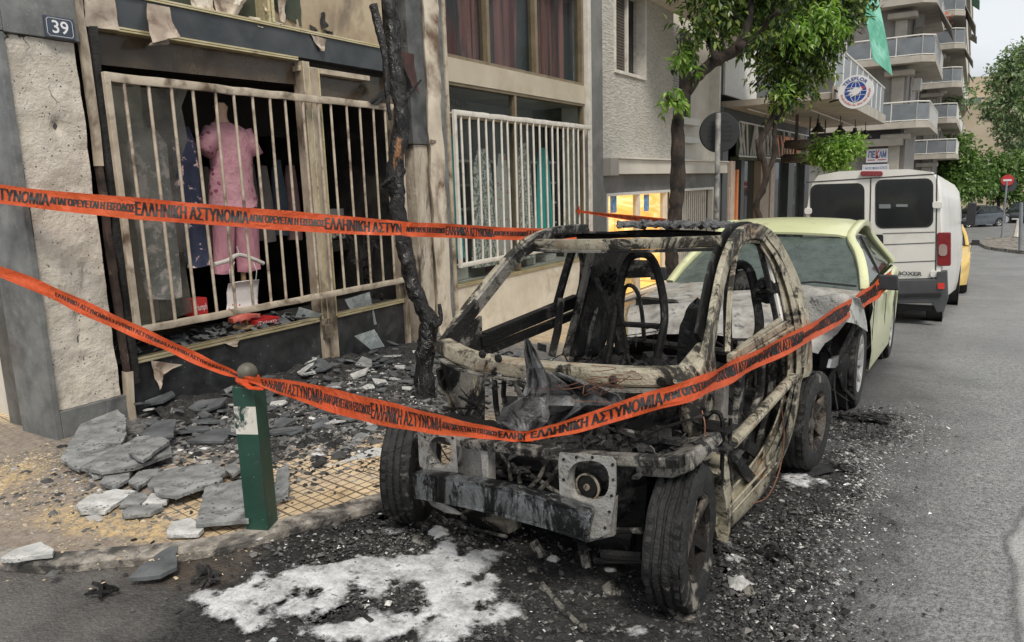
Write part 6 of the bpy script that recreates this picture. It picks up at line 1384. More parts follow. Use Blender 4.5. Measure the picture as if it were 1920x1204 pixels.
# motorcycle
q=ong(1866,420); tm2=thing('motorcycle',(q.x,q.y,gz(q.y)),label='dark motorcycle with bright spoked wheels parked between the two far cars',cat='motorcycle')
D2=Vector((.9,.43,0)).normalized(); z0=gz(q.y)
for s in (-.68,.68):
    c_=q+D2*s; c_.z=z0+.32; ax=Vector((-D2.y,D2.x,0)); mb=MB(); mb.lathe([(.32,-.05),(.33,0),(.32,.05),(.27,.04),(.27,-.04)],c_,ax,24,closed=True); o=mb.build('wheel',G('rubber'),tm2)
    mb=MB(); mb.lathe([(.27,-.02),(.25,0),(.27,.02)],c_,ax,24)
    for k in range(10): a=2*PI*k/10; mb.tube([c_,c_+D2*math.cos(a)*.26+Vector((0,0,1))*math.sin(a)*.26],.008,4)
    mb.build('rim',G('chrome'),o)
up_=Vector((0,0,1)); b0=Vector((q.x,q.y,z0))
mb=MB(); mb.tube([b0+D2*-.68+up_*.32,b0+up_*.45,b0+D2*.3+up_*.75,b0+D2*.45+up_*.85],.05,6); mb.tube([b0+D2*.68+up_*.32,b0+D2*.45+up_*.95],.035,6); mb.box(b0+up_*.45,(.4,.3,.3)); mb.build('frame',G('black'),tm2)
mb=MB(); mb.tube([b0+D2*-.6+up_*.82,b0+D2*-.2+up_*.76,b0+D2*.1+up_*.8],1,8,sq=(.14,.06)); mb.build('seat',G('black'),tm2)
mb=MB(); mb.tube([b0+D2*.1+up_*.82,b0+D2*.3+up_*.92,b0+D2*.42+up_*.88],1,8,sq=(.13,.1)); mb.build('fuel_tank',G('dark'),tm2)
mb=MB(); mb.tube([b0+D2*.42+up_*1.0+Vector((-D2.y,D2.x,0))*.35,b0+D2*.45+up_*1.0,b0+D2*.42+up_*1.0-Vector((-D2.y,D2.x,0))*.35],.02,6); mb.build('handlebar',G('chrome'),tm2)
mb=MB(); mb.tube([b0+D2*-.1+up_*.3-ax*.15,b0+D2*-.75+up_*.38-ax*.2],.045,8); mb.build('exhaust',G('chrome'),tm2)
# ============================================================ TAPES
def tapemat():
    m,nt,bs=newmat('orange_barrier_tape'); v=vec(nt); col=rmp(nt,nz_(nt,v,4,4),.35,.65,(.76,.10,.025),(.82,.14,.04))
    nt.links.new(col,bs.inputs['Base Color']); bs.inputs['Roughness'].default_value=.42
    tl=nd(nt,'BsdfTranslucent',{'Color':(.9,.16,.05,1)}); mx=nd(nt,'MixShader',{0:.4,1:bs.outputs[0],2:tl.outputs[0]}); nt.links.new(mx.outputs[0],nt.nodes['Material Output'].inputs['Surface'])
    nt.links.new(bump(nt,nz_(nt,vec(nt,(1,1,1)),7,6,.7,1.5),1,.03),bs.inputs['Normal']); return m
mtape=tapemat()
def tape(name,top,bot,label,texts=None,start=0.0,group='police tapes across the scene',k=8,rip=.006,seed=1,th=.25):
    T_=smooth_path(top,k); B_=smooth_path(bot,k); n=7; rows=[]; t=None
    for i,(a,b) in enumerate(zip(T_,B_)):
        r=[]
        for j in range(n):
            f=j/(n-1); p=a.lerp(b,f); d_=(T_[min(i+1,len(T_)-1)]-T_[max(i-1,0)]).normalized(); nn=d_.cross((b-a)).normalized() if (b-a).length>1e-4 else Vector((0,-1,0))
            p+=nn*(rip*math.sin(i*.9+f*4+seed)+rip*1.6*noise.noise(Vector((i*.16,f*2.2,seed)))+.006*math.sin(PI*f)); r.append(p)
        rows.append(r)
    mb=MB(); mb.grid(rows); o=mb.build(name,mtape,label=label,cat='barrier tape',group=group,smooth=180)
    # lettering printed on the tape: follow the ribbon surface
    L=[0]
    for i in range(1,len(rows)): L.append(L[-1]+(rows[i][n//2]-rows[i-1][n//2]).length)
    if not texts: return o
    def surf(s,f,side=1,lift=.0015):
        i=int(np.searchsorted(L,s))-1; i=max(0,min(len(L)-2,i)); t=(s-L[i])/max(1e-6,L[i+1]-L[i]); fj=min(max(f,0),1)*(n-1); j=min(n-2,int(fj)); g_=fj-j
        a=rows[i][j].lerp(rows[i][j+1],g_); b=rows[i+1][j].lerp(rows[i+1][j+1],g_); p=a.lerp(b,t); d_=(rows[i+1][j]-rows[i][j]); w_=rows[i][j+1]-rows[i][j]; nn=d_.cross(w_)
        if nn.length>1e-9: nn.normalize()
        if nn.dot(Vector(CO)-p)<0: nn=-nn
        return p+nn*lift
    ratio={False:5.45,True:3.9}; mb=MB(); s0=start; H=sum((a-b).length for a,b in zip(T_,B_))/len(T_); idx=0
    while s0<L[-1]:
        body,hh=texts[idx%len(texts)]; V,Fs=text_geo(body,1,None,0); sc_=H*hh/.73; V[:,0]*=ratio[len(body)>19]*H/V[:,0].max()/(sc_*.92); wtx=V[:,0].max()*sc_*.92
        Vl=[tuple(q) for q in V]; st_=[(f[0],f[k],f[k+1]) for f in Fs for k in range(1,len(f)-1)]; tri=[]
        while st_:      # split long triangles so the print follows the ribbon
            a,b,c_=st_.pop(); e=[(math.dist(Vl[p],Vl[q]),p,q,r) for p,q,r in ((a,b,c_),(b,c_,a),(c_,a,b))]; l_,p,q,r=max(e)
            if l_<.3: tri.append((a,b,c_)); continue
            Vl.append(tuple((Vl[p][k]+Vl[q][k])/2 for k in range(3))); m_=len(Vl)-1; st_+=[(p,m_,r),(m_,q,r)]
        vs=[]
        for v_ in Vl:
            s=s0+v_[0]*sc_*.92; f=.5+hh/2-(v_[1]/.73)*hh; vs.append((s,f))
        fk=[f_ for f_ in tri if all(0<=vs[v][0]<=L[-1] for v in f_)]
        for dsx,dl in ((0,.0015),(H*.022,.0019),(H*.045,.0023),(H*.066,.0027)): mb.add([surf(min(max(s+dsx,0),L[-1]),f,1,dl) for s,f in vs],fk)
        s0+=wtx+H*.06; idx+=1
    mb.build('lettering',G('textblack'),o,smooth=0); return o
TX=[('ΕΛΛΗΝΙΚΗ ΑΣΤΥΝΟΜΙΑ',.62),('ΑΠΑΓΟΡΕΥΕΤΑΙ Η ΕΙΣΟΔΟΣ',.36)]
def tp2(list_):   # (x, ytop, ybot, depth)
    return [ond(x,a,dd) for x,a,b,dd in list_],[ond(x,b,dd) for x,a,b,dd in list_]
TREE1=ong(797,745,KD); dT=float((R3.T@(np.array(TREE1)-CO))[2]); dTree=dT-.13
print('tree depth',dT)
a,b=tp2([(-60,338,374,4.35),(90,357,393,4.45),(250,370,411,4.55),(400,384,422,4.7),(560,397,434,4.85),(700,410,441,4.95),(752,415,441,5.0)])
tape('barrier_tape',a,b,'upper orange police tape stretched from the left to the charred tree',TX,start=-.234,seed=2)
a,b=tp2([(752,415,441,5.0),(776,417,444,5.0),(850,420,446,5.3),(940,426,450,5.7),(1035,429,449,6.1),(1120,434,450,6.5)])
tape('barrier_tape',a,b,'orange police tape from the charred tree to the wreck roof',[TX[1],TX[0]],start=.05,seed=5)
BOL=ong(492,985,KD); dB=float((R3.T@(np.array(BOL)-CO))[2])
a,b=tp2([(-60,478,498,3.6),(60,520,545,3.55),(180,574,602,3.5),(300,629,653,3.45),(400,676,697,3.38),(458,704,712,3.32)])
tape('barrier_tape',a,b,'lower orange police tape from the left edge down to the bollard',[('ΕΛΛΗΝΙΚΗ ΑΣΤΥΝΟΜΙΑ',.30)],start=.5,seed=7)
ps=lambda x,y,off: sp(x,y,1,off)
dep=lambda p: float((R3.T@(np.array(p)-CO))[2])
d3=dep(fpt(1000,815,lambda u:-.2)); d4=dep(sp(1310,715,1,.05)); d5=dep(sp(1520,620,1,.06)); d6=dep(onx(1660,540,-.55))
a,b=tp2([(455,704,712,3.32),(560,716,752,3.15),(680,742,790,3.0),(800,772,812,2.85),(900,796,822,2.7),(965,808,828,d3-.07),(1000,808,828,d3-.07)])
tape('barrier_tape',a,b,'orange police tape sagging from the bollard to the wreck bumper',[TX[0],TX[1],TX[0],TX[1]],start=.12,seed=9)
a,b=tp2([(985,810,828,d3-.08),(1080,782,812,d3-.08),(1200,740,778,lerp(d3,d4,.5)-.1),(1310,706,746,d4-.03),(1400,664,702,lerp(d4,d5,.4)),(1520,606,640,d5),(1600,556,590,lerp(d5,d6,.6)),(1640,530,564,d6-.05),(1674,504,534,d6+.1)])
tape('barrier_tape',a,b,'orange police tape rising from the bumper along the wreck door to the lime car',[('ΕΛΛΗΝΙΚΗ ΑΣΤΥΝΟΜΙΑ',.6),('ΑΠΑΓΟΡΕΥΕΤΑΙ Η ΕΙΣΟΔΟΣ',.36),('ΕΛΛΗΝΙΚΗ ΑΣΤΥΝΟΜΙΑ',.5)],start=.02,seed=12,rip=.008)
pa=onx(1086,395,XW+.12); TREE2=onx(1264,420,-3.05); TREE2.z=gz(TREE2.y)
da,db=dep(pa),dep(onx(1256,415,-3.05))
a,b=tp2([(1078,393,397,da),(1120,398,404,lerp(da,db,.3)),(1190,404,415,lerp(da,db,.7)),(1250,410,424,db-.12)])
tape('barrier_tape',a,b,'thin far police tape tied from the white grille to the leafy tree',[TX[0]],start=.5,seed=15,rip=.003)
mb=MB(); 
for i in range(6): mb.tube([pa+Vector((0,random.uniform(-.03,.03),random.uniform(-.06,.06))) for _ in range(3)],.008,5)
mb.build('tape_knot',mtape,label='orange tape knot tied on the white grille end bar',cat='knot')
# knot round the bollard neck
mb=MB(); kb=Vector((BOL.x,BOL.y,0)); zt=ony(470,712,BOL.y).z
mb.lathe([(.05,-.012),(.056,0),(.05,.014)],(BOL.x-.0,BOL.y,zt),(0.1,.0,1),18); mb.tube([kb+Vector((.03,-.05,zt)),kb+Vector((.09,-.06,zt-.015)),kb+Vector((.14,-.03,zt-.02))],1,6,sq=(.014,.004)); mb.build('tape_knot',mtape,label='orange tape wound round the neck of the bollard under its ball',cat='knot')
# ============================================================ BOLLARD
tb_=thing('bollard',(BOL.x,BOL.y,gz(BOL.y)+KD),label='green square bollard with a white band and stone ball top',cat='bollard')
zc=ony(467,700,BOL.y).z; ztp=ony(475,722,BOL.y).z; zb_=gz(BOL.y)+KD-.02; rz=Matrix.Rotation(math.radians(24),3,'Z')
mgreen=pm('green_bollard_paint',(.01,.045,.03),(.018,.065,.045),6,.45,bmp=.15,c3=(.03,.035,.03),s3=3,t3=(.5,.7),dots=((.3,.3,.28),40,.08))
wv=.054; z1=ony(465,805,BOL.y).z; z2=ony(465,755,BOL.y).z
def pbox(mb,za,zb,w): mb.box((BOL.x,BOL.y,(za+zb)/2),(w*2,w*2,zb-za),rz)
mb=MB(); pbox(mb,zb_,ztp,wv); po=mb.build('post',mgreen,tb_,smooth=0,bevel=.004)
mb=MB()    # white band only on the road-left faces, flaked
bandm=pm('flaked_white_band',(.55,.53,.47),(.66,.64,.58),8,.6,bmp=.2,c3=(.012,.04,.03),s3=9,t3=(.55,.62))
c_=Vector((BOL.x,BOL.y,0)); ax_=rz@Vector((-1,0,0)); ay_=rz@Vector((0,-1,0))
for nrm,tg in ((ay_,ax_),(ax_,ay_)):
    a=c_+nrm*(wv+.0015)-tg*wv*.98; b=c_+nrm*(wv+.0015)+tg*wv*.98
    if nrm is ay_: mb.add([a+Vector((0,0,z1)),b+Vector((0,0,z1)),b+Vector((0,0,z2)),a+Vector((0,0,z2))],[(0,1,2,3)])
mb.build('painted_band',bandm,tb_,smooth=0)
mb=MB(); mb.lathe([(.035,0),(.028,.012),(.03,.02)],(BOL.x,BOL.y,ztp),(0,0,1),16); mb.lathe([(0,-.043)]+[(.045*math.sin(a),-.045*math.cos(a)) for a in np.linspace(.3,PI-.05,14)],(BOL.x,BOL.y,ztp+.055),(0,0,1),20); mb.build('ball_finial',pm('weathered_ball',(.07,.065,.05),(.15,.14,.11),9,.5,bmp=.3),tb_)
# second green bollard seen through the wreck
q=ong(1222,580,KD); q=onx(1222,590,-2.75); zg=gz(q.y)+KD
t=thing('bollard',(q.x,q.y,zg),label='dark green bollard seen through the wreck beside the lime car',cat='bollard'); zt2=ony(1222,552,q.y).z
mb=MB(); mb.box((q.x,q.y,(zg+zt2)/2),(.12,.12,zt2-zg)); mb.build('post',mgreen,t,smooth=0,bevel=.004)
# ============================================================ TREES
def bark(name,c1,c2,c3=None,rough=.85,t3=(.5,.62),vs=(3,3,.8)):
    m,nt,bs=newmat(name); v=vec(nt,vs); col=rmp(nt,nz_(nt,v,4,7,.7,.5),.35,.65,c1,c2)
    if c3: col=mixc(nt,rmp(nt,nz_(nt,vec(nt),4.5,5,.6),t3[0],t3[1]),col,c3)
    nt.links.new(col,bs.inputs['Base Color']); bs.inputs['Roughness'].default_value=rough; nt.links.new(bump(nt,nz_(nt,v,9,8,.75,.6),1,.04),bs.inputs['Normal']); return m
mchar=newmat('glossy_charred_bark'); _m,nt,bs=mchar; v=vec(nt,(1,1,.8))
col=rmp(nt,nz_(nt,v,7,6,.7),.4,.7,(.004,.004,.004),(.022,.021,.02)); col=mixc(nt,mt(nt,'MULTIPLY',rmp(nt,nz_(nt,vec(nt,(2,2,.7)),3.3,6,.6),.64,.68),rmp(nt,nd(nt,'SeparateXYZ',{0:v}).outputs[2],.1,.3,(0,0,0),(.5,.5,.5))),col,(.45,.2,.08)); nt.links.new(col,bs.inputs['Base Color'])
nt.links.new(rmp(nt,nz_(nt,v,6,5),.42,.58,(.10,.10,.10),(.7,.7,.7)),bs.inputs['Roughness']); nt.links.new(bump(nt,nz_(nt,v,7,5,.6,1.2),1,.06),bs.inputs['Normal']); bs.inputs['Specular IOR Level'].default_value=.45
mchar=_m
def leafmat(name,c1,c2,c3,tr=.3):
    m,nt,bs=newmat(name); oi=nd(nt,'NewGeometry'); 
    r=nd(nt,'TexWhiteNoise',{0:nd(nt,'VectorMath',{0:vec(nt),1:(.12,.12,.12)},operation='SNAP').outputs[0]},noise_dimensions='3D').outputs[0]
    f=oi.outputs['Random Per Island']
    col=rmp(nt,f,stops=[(0,c1),(.55,c2),(.93,c3),(1,c3)]); nt.links.new(col,bs.inputs['Base Color']); bs.inputs['Roughness'].default_value=.38
    tl=nd(nt,'BsdfTranslucent',{'Color':mixc(nt,1,col,(1.0,1.3,.55),'MULTIPLY')}); mx=nd(nt,'MixShader',{0:tr,1:bs.outputs[0],2:tl.outputs[0]}); nt.links.new(mx.outputs[0],nt.nodes['Material Output'].inputs['Surface']); return m
mleaf=leafmat('bitter_orange_leaves',(.018,.042,.010),(.055,.105,.022),(.26,.32,.08)); mleaf2=leafmat('bright_young_leaves',(.12,.24,.04),(.22,.36,.07),(.4,.52,.16),.4); mleaf4=leafmat('corner_tree_leaves',(.06,.12,.03),(.12,.2,.055),(.22,.32,.1),.3); mleaf3=leafmat('haze_paled_far_leaves',(.16,.23,.12),(.23,.31,.17),(.34,.4,.24),.25)  # the last set is paled so the leaf colour carries the distance haze
def leaves(clusters,n,size,seed,droop=.5,aspect=.42,spread=1.0):
    """clusters [(centre, radius)] -> kite leaves, two triangles folded on the midrib, gathered in sprays"""
    rng=np.random.default_rng(seed); cs=np.array([[*c,r] for c,r in clusters],float); wts=cs[:,3]**2.2; wts/=wts.sum(); out=[]
    ns=max(1,n//9); idx=rng.choice(len(cs),ns,p=wts)
    dirs=rng.normal(size=(ns,3)); dirs/=np.linalg.norm(dirs,axis=1)[:,None]; rad=rng.uniform(.25,1.0,ns)**.55
    sp_=cs[idx,:3]+dirs*(cs[idx,3]*rad)[:,None]*np.array([1,1,.85])
    V=[];Fc=[]
    tw=rng.normal(size=(ns,3))*.5+dirs*.9; tw[:,2]-=droop*.6; tw/=np.linalg.norm(tw,axis=1)[:,None]
    for i in range(ns):
        p=sp_[i]; d_=tw[i]
        for j in range(9):
            q=p+d_*size*(j*.32-1.2)+rng.normal(size=3)*size*.10*spread
            a=rng.normal(size=3); a=a-d_*a.dot(d_); a/=np.linalg.norm(a)+1e-9; ld=d_*.55+a*.85; ld[2]-=droop*rng.uniform(.2,1.1); ld/=np.linalg.norm(ld)
            s=size*rng.uniform(.6,1.2); w_=np.cross(ld,rng.normal(size=3)*.4+np.array([0,0,1])); w_/=np.linalg.norm(w_)+1e-9; nn=np.cross(w_,ld)
            b=len(V); V+=[q,q+ld*s*.45+w_*s*aspect*.5+nn*s*.06,q+ld*s-nn*s*.10,q+ld*s*.45-w_*s*aspect*.5+nn*s*.06]; Fc+=[(b,b+1,b+2),(b,b+2,b+3)]
    mb=MB(); mb.v=V; mb.f=Fc; mb.m=[0]*len(Fc); return mb
# charred tree
tt=thing('burnt_tree',(TREE1.x,TREE1.y,TREE1.z),label='charred leafless tree trunk at the pavement edge with shiny black bark',cat='tree')
tpx=[(797,760,30),(796,720,26),(797,672,25),(800,640,27),(803,600,26),(790,570,21),(775,535,19),(764,490,20),(755,450,21),(748,410,22),(744,370,23),(742,330,22),(744,290,21),(752,240,22),(752,195,22),(745,150,20),(738,105,18),(737,60,19),(732,20,19),(722,-30,19),(712,-80,19)]
D0=dT
pth=[ond(x,y,D0+.0012*(760-y)*.15) for x,y,r in tpx]; rad=[r/F*D0*.69 for *_,r in tpx]
mb=MB(); Q=smooth_path(pth,4); rs=[float(np.interp(i,np.arange(len(rad))*4,rad)) for i in range(len(Q))]; mb.tube(Q,rs,18,jit=.35)
for i in range(len(mb.v)):
    p=Vector(mb.v[i]); q=noise.noise_vector(p*9); mb.v[i]=tuple(p+q*.016+noise.noise_vector(p*24)*.007)
mb.build('trunk',mchar,tt,smooth=180)
mb=MB()
for P_,r in ((((752,200),(772,170),(790,150)),.018),(((700,10),(712,60),(722,110),(726,180),(732,225)),.035),(((738,330),(722,345),(712,352)),.03),(((758,90),(760,60),(757,38)),.008),(((815,610),(826,600),(824,570)),.03)):
    mb.tube(smooth_path([ond(x,y,D0-.08) for x,y in P_],4),[lerp(r,r*.4,i/(4*(len(P_)-1))) for i in range(4*(len(P_)-1)+1)],9,jit=.4)
mb.build_each('branch',mchar,tt)
# tree with the leaning branch
mbark=bark('brown_bark',(.022,.015,.012),(.07,.05,.037),(.010,.008,.007))
t2_=thing('street_tree',(TREE2.x,TREE2.y,gz(TREE2.y)+KD),label='bitter orange tree with a bare dark trunk bending right into its crown, taped',cat='tree',group='bitter orange trees along the pavement')
D2_=dep(onx(1264,420,-3.05)); mpx=[(1262,600,15),(1263,520,15),(1258,470,15),(1262,430,16),(1268,390,17),(1271,330,18),(1271,270,16),(1272,215,13),(1285,170,12),(1310,140,13),(1345,112,14),(1385,88,13),(1400,50,10),(1408,0,9),(1410,-60,9),(1400,-120,8)]
mb=MB(); Q=smooth_path([ond(x,y,D2_+.1) for x,y,r in mpx],4); rs=[.8*float(np.interp(i,np.arange(len(mpx))*4,[r/F*D2_ for *_,r in mpx])) for i in range(len(Q))]; mb.tube(Q,rs,14,jit=.2); mb.warp(.02,7,3); 
mb.tube(smooth_path([ond(x,y,D2_+.1) for x,y in ((1268,200),(1290,165),(1305,150),(1290,175))],3),.05,8,jit=.3)
for P_ in (((1345,112),(1330,80),(1310,50),(1290,30)),((1385,88),(1420,60),(1460,20)),((1400,50),(1360,10),(1330,-40)),((1272,200),(1262,190),(1252,182))):
    mb.tube(smooth_path([ond(x,y,D2_+random.uniform(-.2,.3)) for x,y in P_],3),[.05*(1-.07*i) for i in range(3*(len(P_)-1)+1)],7)
mb.build('trunk',mbark,t2_,smooth=180)
def cpx(L_,D): return [(tuple(ond(x,y,D+dd)),r/F*D) for x,y,r,dd in L_]
cl2=cpx([(1330,20,48,0),(1370,10,50,.3),(1300,60,30,-.2),(1340,60,38,.2),(1290,95,20,0),(1285,125,14,0),(1420,30,55,.3),(1390,-40,80,.5),(1320,-60,70,0),(1440,-50,70,.3),(1450,-10,60,.2),(1250,-90,60,.4),(1500,-110,90,0),(1350,-130,90,0),(1282,40,16,0),(1420,80,30,0)],D2_)
mb=leaves(cl2,7200,.115,11,.7); mb.build('crown',mleaf,t2_,smooth=0)
mb=leaves(cpx([(1258,182,10,0),(1250,192,10,0),(1276,180,8,-.1),(1290,120,12,0),(1282,100,14,0)],D2_),230,.12,5,.9); mb.build('leafy_shoot',mleaf2,t2_,smooth=0)
# third tree, forked
T3=onx(1432,415,-3.05); D3_=dep(T3)
t3_=thing('street_tree',(T3.x,T3.y,gz(T3.y)+KD),label='bitter orange tree with a forked crooked trunk in front of the lattice sign',cat='tree',group='bitter orange trees along the pavement')
def trunkpx(t,L_,D,mat,jit=.2,sc=1,wp=.02):
    mb=MB()
    for mp_ in L_:
        Q=smooth_path([ond(x,y,D) for x,y,r in mp_],4); rs=[.8*float(np.interp(i,np.arange(len(mp_))*4,[r/F*D*sc for *_,r in mp_])) for i in range(len(Q))]; mb.tube(Q,rs,10,jit=jit)
    mb.warp(wp,5,3); return mb.build('trunk',mat,t,smooth=180)
trunkpx(t3_,[[(1428,470,7),(1424,410,7),(1418,385,7),(1432,350,8),(1436,320,8),(1428,290,6),(1426,265,7),(1440,238,7),(1458,210,7),(1478,190,7),(1490,150,6),(1492,100,6),(1480,40,5)],[(1436,330,6),(1452,290,6),(1452,250,6),(1462,215,5),(1500,170,5),(1520,120,4)],[(1424,300,5),(1420,262,5)]],D3_,mbark)
cl3=cpx([(1480,40,70,0),(1540,50,50,0),(1440,70,50,.3),(1500,110,60,.2),(1450,130,40,.1),(1535,108,30,0),(1560,20,45,.3),(1480,160,35,0),(1520,-20,80,.2),(1572,58,24,.2),(1430,20,60,0),(1525,150,20,0),(1470,185,22,0),(1590,20,35,0),(1600,-40,60,.4),(1480,-80,100,0),(1450,200,12,0),(1515,180,12,0)],D3_)
mb=leaves(cl3,15000,.135,12,.6); mb.build('crown',mleaf,t3_,smooth=0)
mb=leaves(cpx([(1462,165,14,-.3),(1450,180,10,-.2),(1540,30,30,-.5),(1570,60,18,-.5),(1440,232,6,0),(1470,205,9,0),(1500,60,30,-.6)],D3_),900,.14,15,.7); mb.build('leafy_shoot',mleaf2,t3_,smooth=0)
# small bright tree beside the van
T4=onx(1566,330,-2.9); D4_=17.5
t4_=thing('small_tree',tuple(ond(1566,400,D4_)),label='small bright green citrus tree standing left of the white van roof',cat='tree')
trunkpx(t4_,[[(1566,440,4),(1566,340,4),(1568,310,4),(1575,285,3)]],D4_,mbark)
mb=leaves(cpx([(1566,280,26,0),(1540,282,18,0),(1595,275,18,0),(1575,300,18,0),(1530,295,12,0),(1608,262,10,0),(1550,305,14,0),(1520,280,8,0)],D4_),2300,.15,17,.5); mb.build('crown',mleaf2,t4_,smooth=0)
# far trees
def fartree(lab,L_,D,n,size,mat,trunk,seed,group=None):
    b=ong(trunk[0],trunk[1]) ; base=ond(trunk[0],trunk[1],D); kw=dict(label=lab,cat='tree'); 
    if group: kw['group']=group
    t=thing('street_tree',tuple(base),**kw); trunkpx(t,[[(trunk[0],trunk[1],trunk[2]),(trunk[0]+2,(trunk[1]+L_[0][1])/2,trunk[2]*.8),(L_[0][0],L_[0][1],trunk[2]*.5)]],D,mbark)
    mb=leaves(cpx(L_,D),n,size,seed,.3,.55); mb.build('crown',mat,t,smooth=0); return t
gtr='round trees at the street corner beyond the van'
fartree('dense round tree rising directly behind the white van roof',[(1790,300,44,0),(1770,320,40,0),(1815,330,42,1),(1760,285,24,0),(1800,270,20,0),(1830,355,24,0),(1790,355,34,-1),(1745,315,20,0)],52,7000,.34,mleaf4,(1795,415,4),21,gtr)
fartree('lower dense tree behind the slate blue hatchback and traffic sign',[(1870,330,40,0),(1850,345,30,0),(1895,320,36,0),(1915,350,40,0),(1860,300,20,0),(1930,310,30,0),(1890,368,28,0)],60,6000,.36,mleaf4,(1870,415,4),22,gtr)
fartree('tall pale tree towering at the right edge above the traffic sign',[(1890,150,38,0),(1915,120,44,0),(1870,200,28,0),(1900,210,44,0),(1935,180,50,0),(1880,240,22,0),(1915,260,34,0),(1950,110,50,0),(1868,165,14,0),(1905,290,28,0)],66,9000,.42,mleaf3,(1925,410,7),23)
# ============================================================ SIGNS AND STREET FURNITURE
PY=onx(1343,410,-2.75); zg=gz(PY.y)+KD
t=thing('round_sign',(PY.x,PY.y,zg),label='face of a dark round sign on a stained pole in front of the grey wall',cat='sign')
dp=dep(PY); cs=ond(1346,249,dp); nrm=(Vector(CO)-cs); nrm.z=0; nrm.normalize(); nrm=Matrix.Rotation(.25,3,'Z')@nrm
rs_=37/F*dp
mb=MB(); cs=cs+nrm*.09; mb.lathe([(0,.0),(rs_*.97,.0),(rs_,-.01),(rs_,-.035),(rs_*.96,-.035)],cs,nrm,40); dsk=mb.build('disc',pm('dark_sign_face',(.010,.012,.0125),(.016,.019,.0195),3,.7,bmp=.05),t,smooth=40)  # front of the sign, turned towards the viewer, carries the lettering
xd_=Vector((0,0,1)).cross(nrm).normalized(); mb=MB()
for k,(tx,wd) in enumerate((('ΠΡΟΣΤΑΤΕΥΕΤΕ ΤΟ',.9),('ΠΕΡΙΒΑΛΛΟΝ',1.1),('ΤΗΣ ΓΕΙΤΟΝΙΑΣ',1.25),('ΚΑΘΑΡΗ ΠΟΛΗ',1.2),('ΔΗΜΟΣ ΑΘΗΝΑΙΩΝ',1.25))):
    put_text(mb,tx,cs-xd_*wd*rs_/2+Vector((0,0,rs_*(.42-k*.22))),xd_,(0,0,1),w=wd*rs_,h=rs_*.13,lift=.003)
mb.build('faded_lettering',pm('faded_letter_grey',(.004,.005,.0055),None,5,.6,bmp=0),dsk,smooth=0)
mb=MB(); mb.tube([(PY.x,PY.y,zg),(PY.x,PY.y,cs.z+rs_*.9)],.032,12); mb.build('pole',pm('stained_pole',(.16,.16,.155),(.4,.39,.36),7,.6,bmp=.3,c3=(.03,.028,.025),s3=3,t3=(.48,.6)),t)
# no entry sign on the traffic island
b=ong(1878,446,.12); dp=dep(b); t=thing('no_entry_sign',(b.x,b.y,gz(b.y)+.12),label='red no entry sign with a white bar on a leaning pole at the traffic island',cat='sign')
top=ond(1889,330,dp); cs=ond(1889,338,dp); rs_=10.2/F*dp; nrm=(Vector(CO)-cs).normalized()
mb=MB(); mb.lathe([(0,.06),(rs_,.06),(rs_,.03),(0,.03)],cs,nrm,28); dsk=mb.build('disc',redp,t,smooth=40)
xd_=Vector((0,0,1)).cross(nrm).normalized(); mb=MB(); mb.box(cs+nrm*.07,(rs_*1.3,.012,rs_*.34),Matrix((xd_,nrm,Vector((0,0,1)))).transposed()); mb.build('white_bar',G('textwhite'),dsk,smooth=0)
mb=MB(); mb.tube([b,top],.05,8); mb.build('pole',G('railgrey'),t)
mb=MB(); mb.lathe([(0,-.02),(rs_*1.35,-.02),(rs_*1.35,-.05),(0,-.05)],cs+xd_*.08-Vector((0,0,.22)),nrm,8); mb.build('rear_panel',G('dark'),t,smooth=0)
# traffic island
isl=[ong(x,y,.12) for x,y in ((1836,455),(1850,446),(1880,443),(1930,440),(2010,440),(2010,490),(1930,472),(1880,466),(1850,462))]
for p in isl: p.z=gz(p.y)+.12
mb=MB(); mb.prism(isl,(0,0,-.3)); mb.build('traffic_island',mkerb,kind='structure',smooth=0)
for k,(x,y,yt) in enumerate(((1905,445,412),(1913,470,380))):
    q=ong(x,y,.12); dq=dep(q); mb=MB(); mb.tube([q,ond(x+6 if k==0 else x+2,yt,dq)],[.16,.10] if k==0 else [.07,.06],8); mb.build('concrete_post' if k==0 else 'utility_post',G('pale') if k==0 else G('railgrey'),label='short pale leaning concrete post on the traffic island' if k==0 else 'thin grey post at the right edge of the traffic island',cat='post')
# ============================================================ DEBRIS
mslab=pm('broken_slate_slab',(.12,.125,.125),(.31,.315,.31),9,.75,bmp=.9,bscale=22,bdist=.02,c3=(.075,.072,.07),s3=7,t3=(.54,.68),dots=((.03,.03,.03),32,.2))
mslabw=pm('dusty_white_slab',(.34,.34,.33),(.66,.66,.64),9,.8,bmp=.9,bscale=22,bdist=.02,c3=(.17,.165,.16),s3=7,t3=(.52,.66),dots=((.05,.05,.05),32,.2))
mslabd=pm('dark_slate_slab',(.055,.06,.065),(.13,.14,.145),6,.5,bmp=.3,bscale=16,c3=(.2,.2,.2),s3=4,t3=(.6,.75))
def slab(px,label,z=.01,th=.022,tilt=(0,0),mat=None,dz=KD,group=None,rag=.006):
    P=[ong(x,y,dz+z+th) for x,y in px]; c_=sum(P,Vector())/len(P); Q=[]
    for i in range(len(P)):
        a,b=P[i],P[(i+1)%len(P)]; L_=(b-a).length; n=max(1,int(L_/.035))
        for k in range(n): p=a.lerp(b,k/n); p+=Vector((random.uniform(-1,1),random.uniform(-1,1),0))*rag*(k>0); Q.append(p)
    for p in Q: p.z+=(p.x-c_.x)*tilt[0]+(p.y-c_.y)*tilt[1]
    mb=MB(); mb.prism(Q,(0,0,-th)); kw=dict(label=label,cat='slab fragment')
    if group: kw['group']=group
    return mb.build('slab_fragment',mat or mslab,smooth=0,bevel=.0025,**kw)
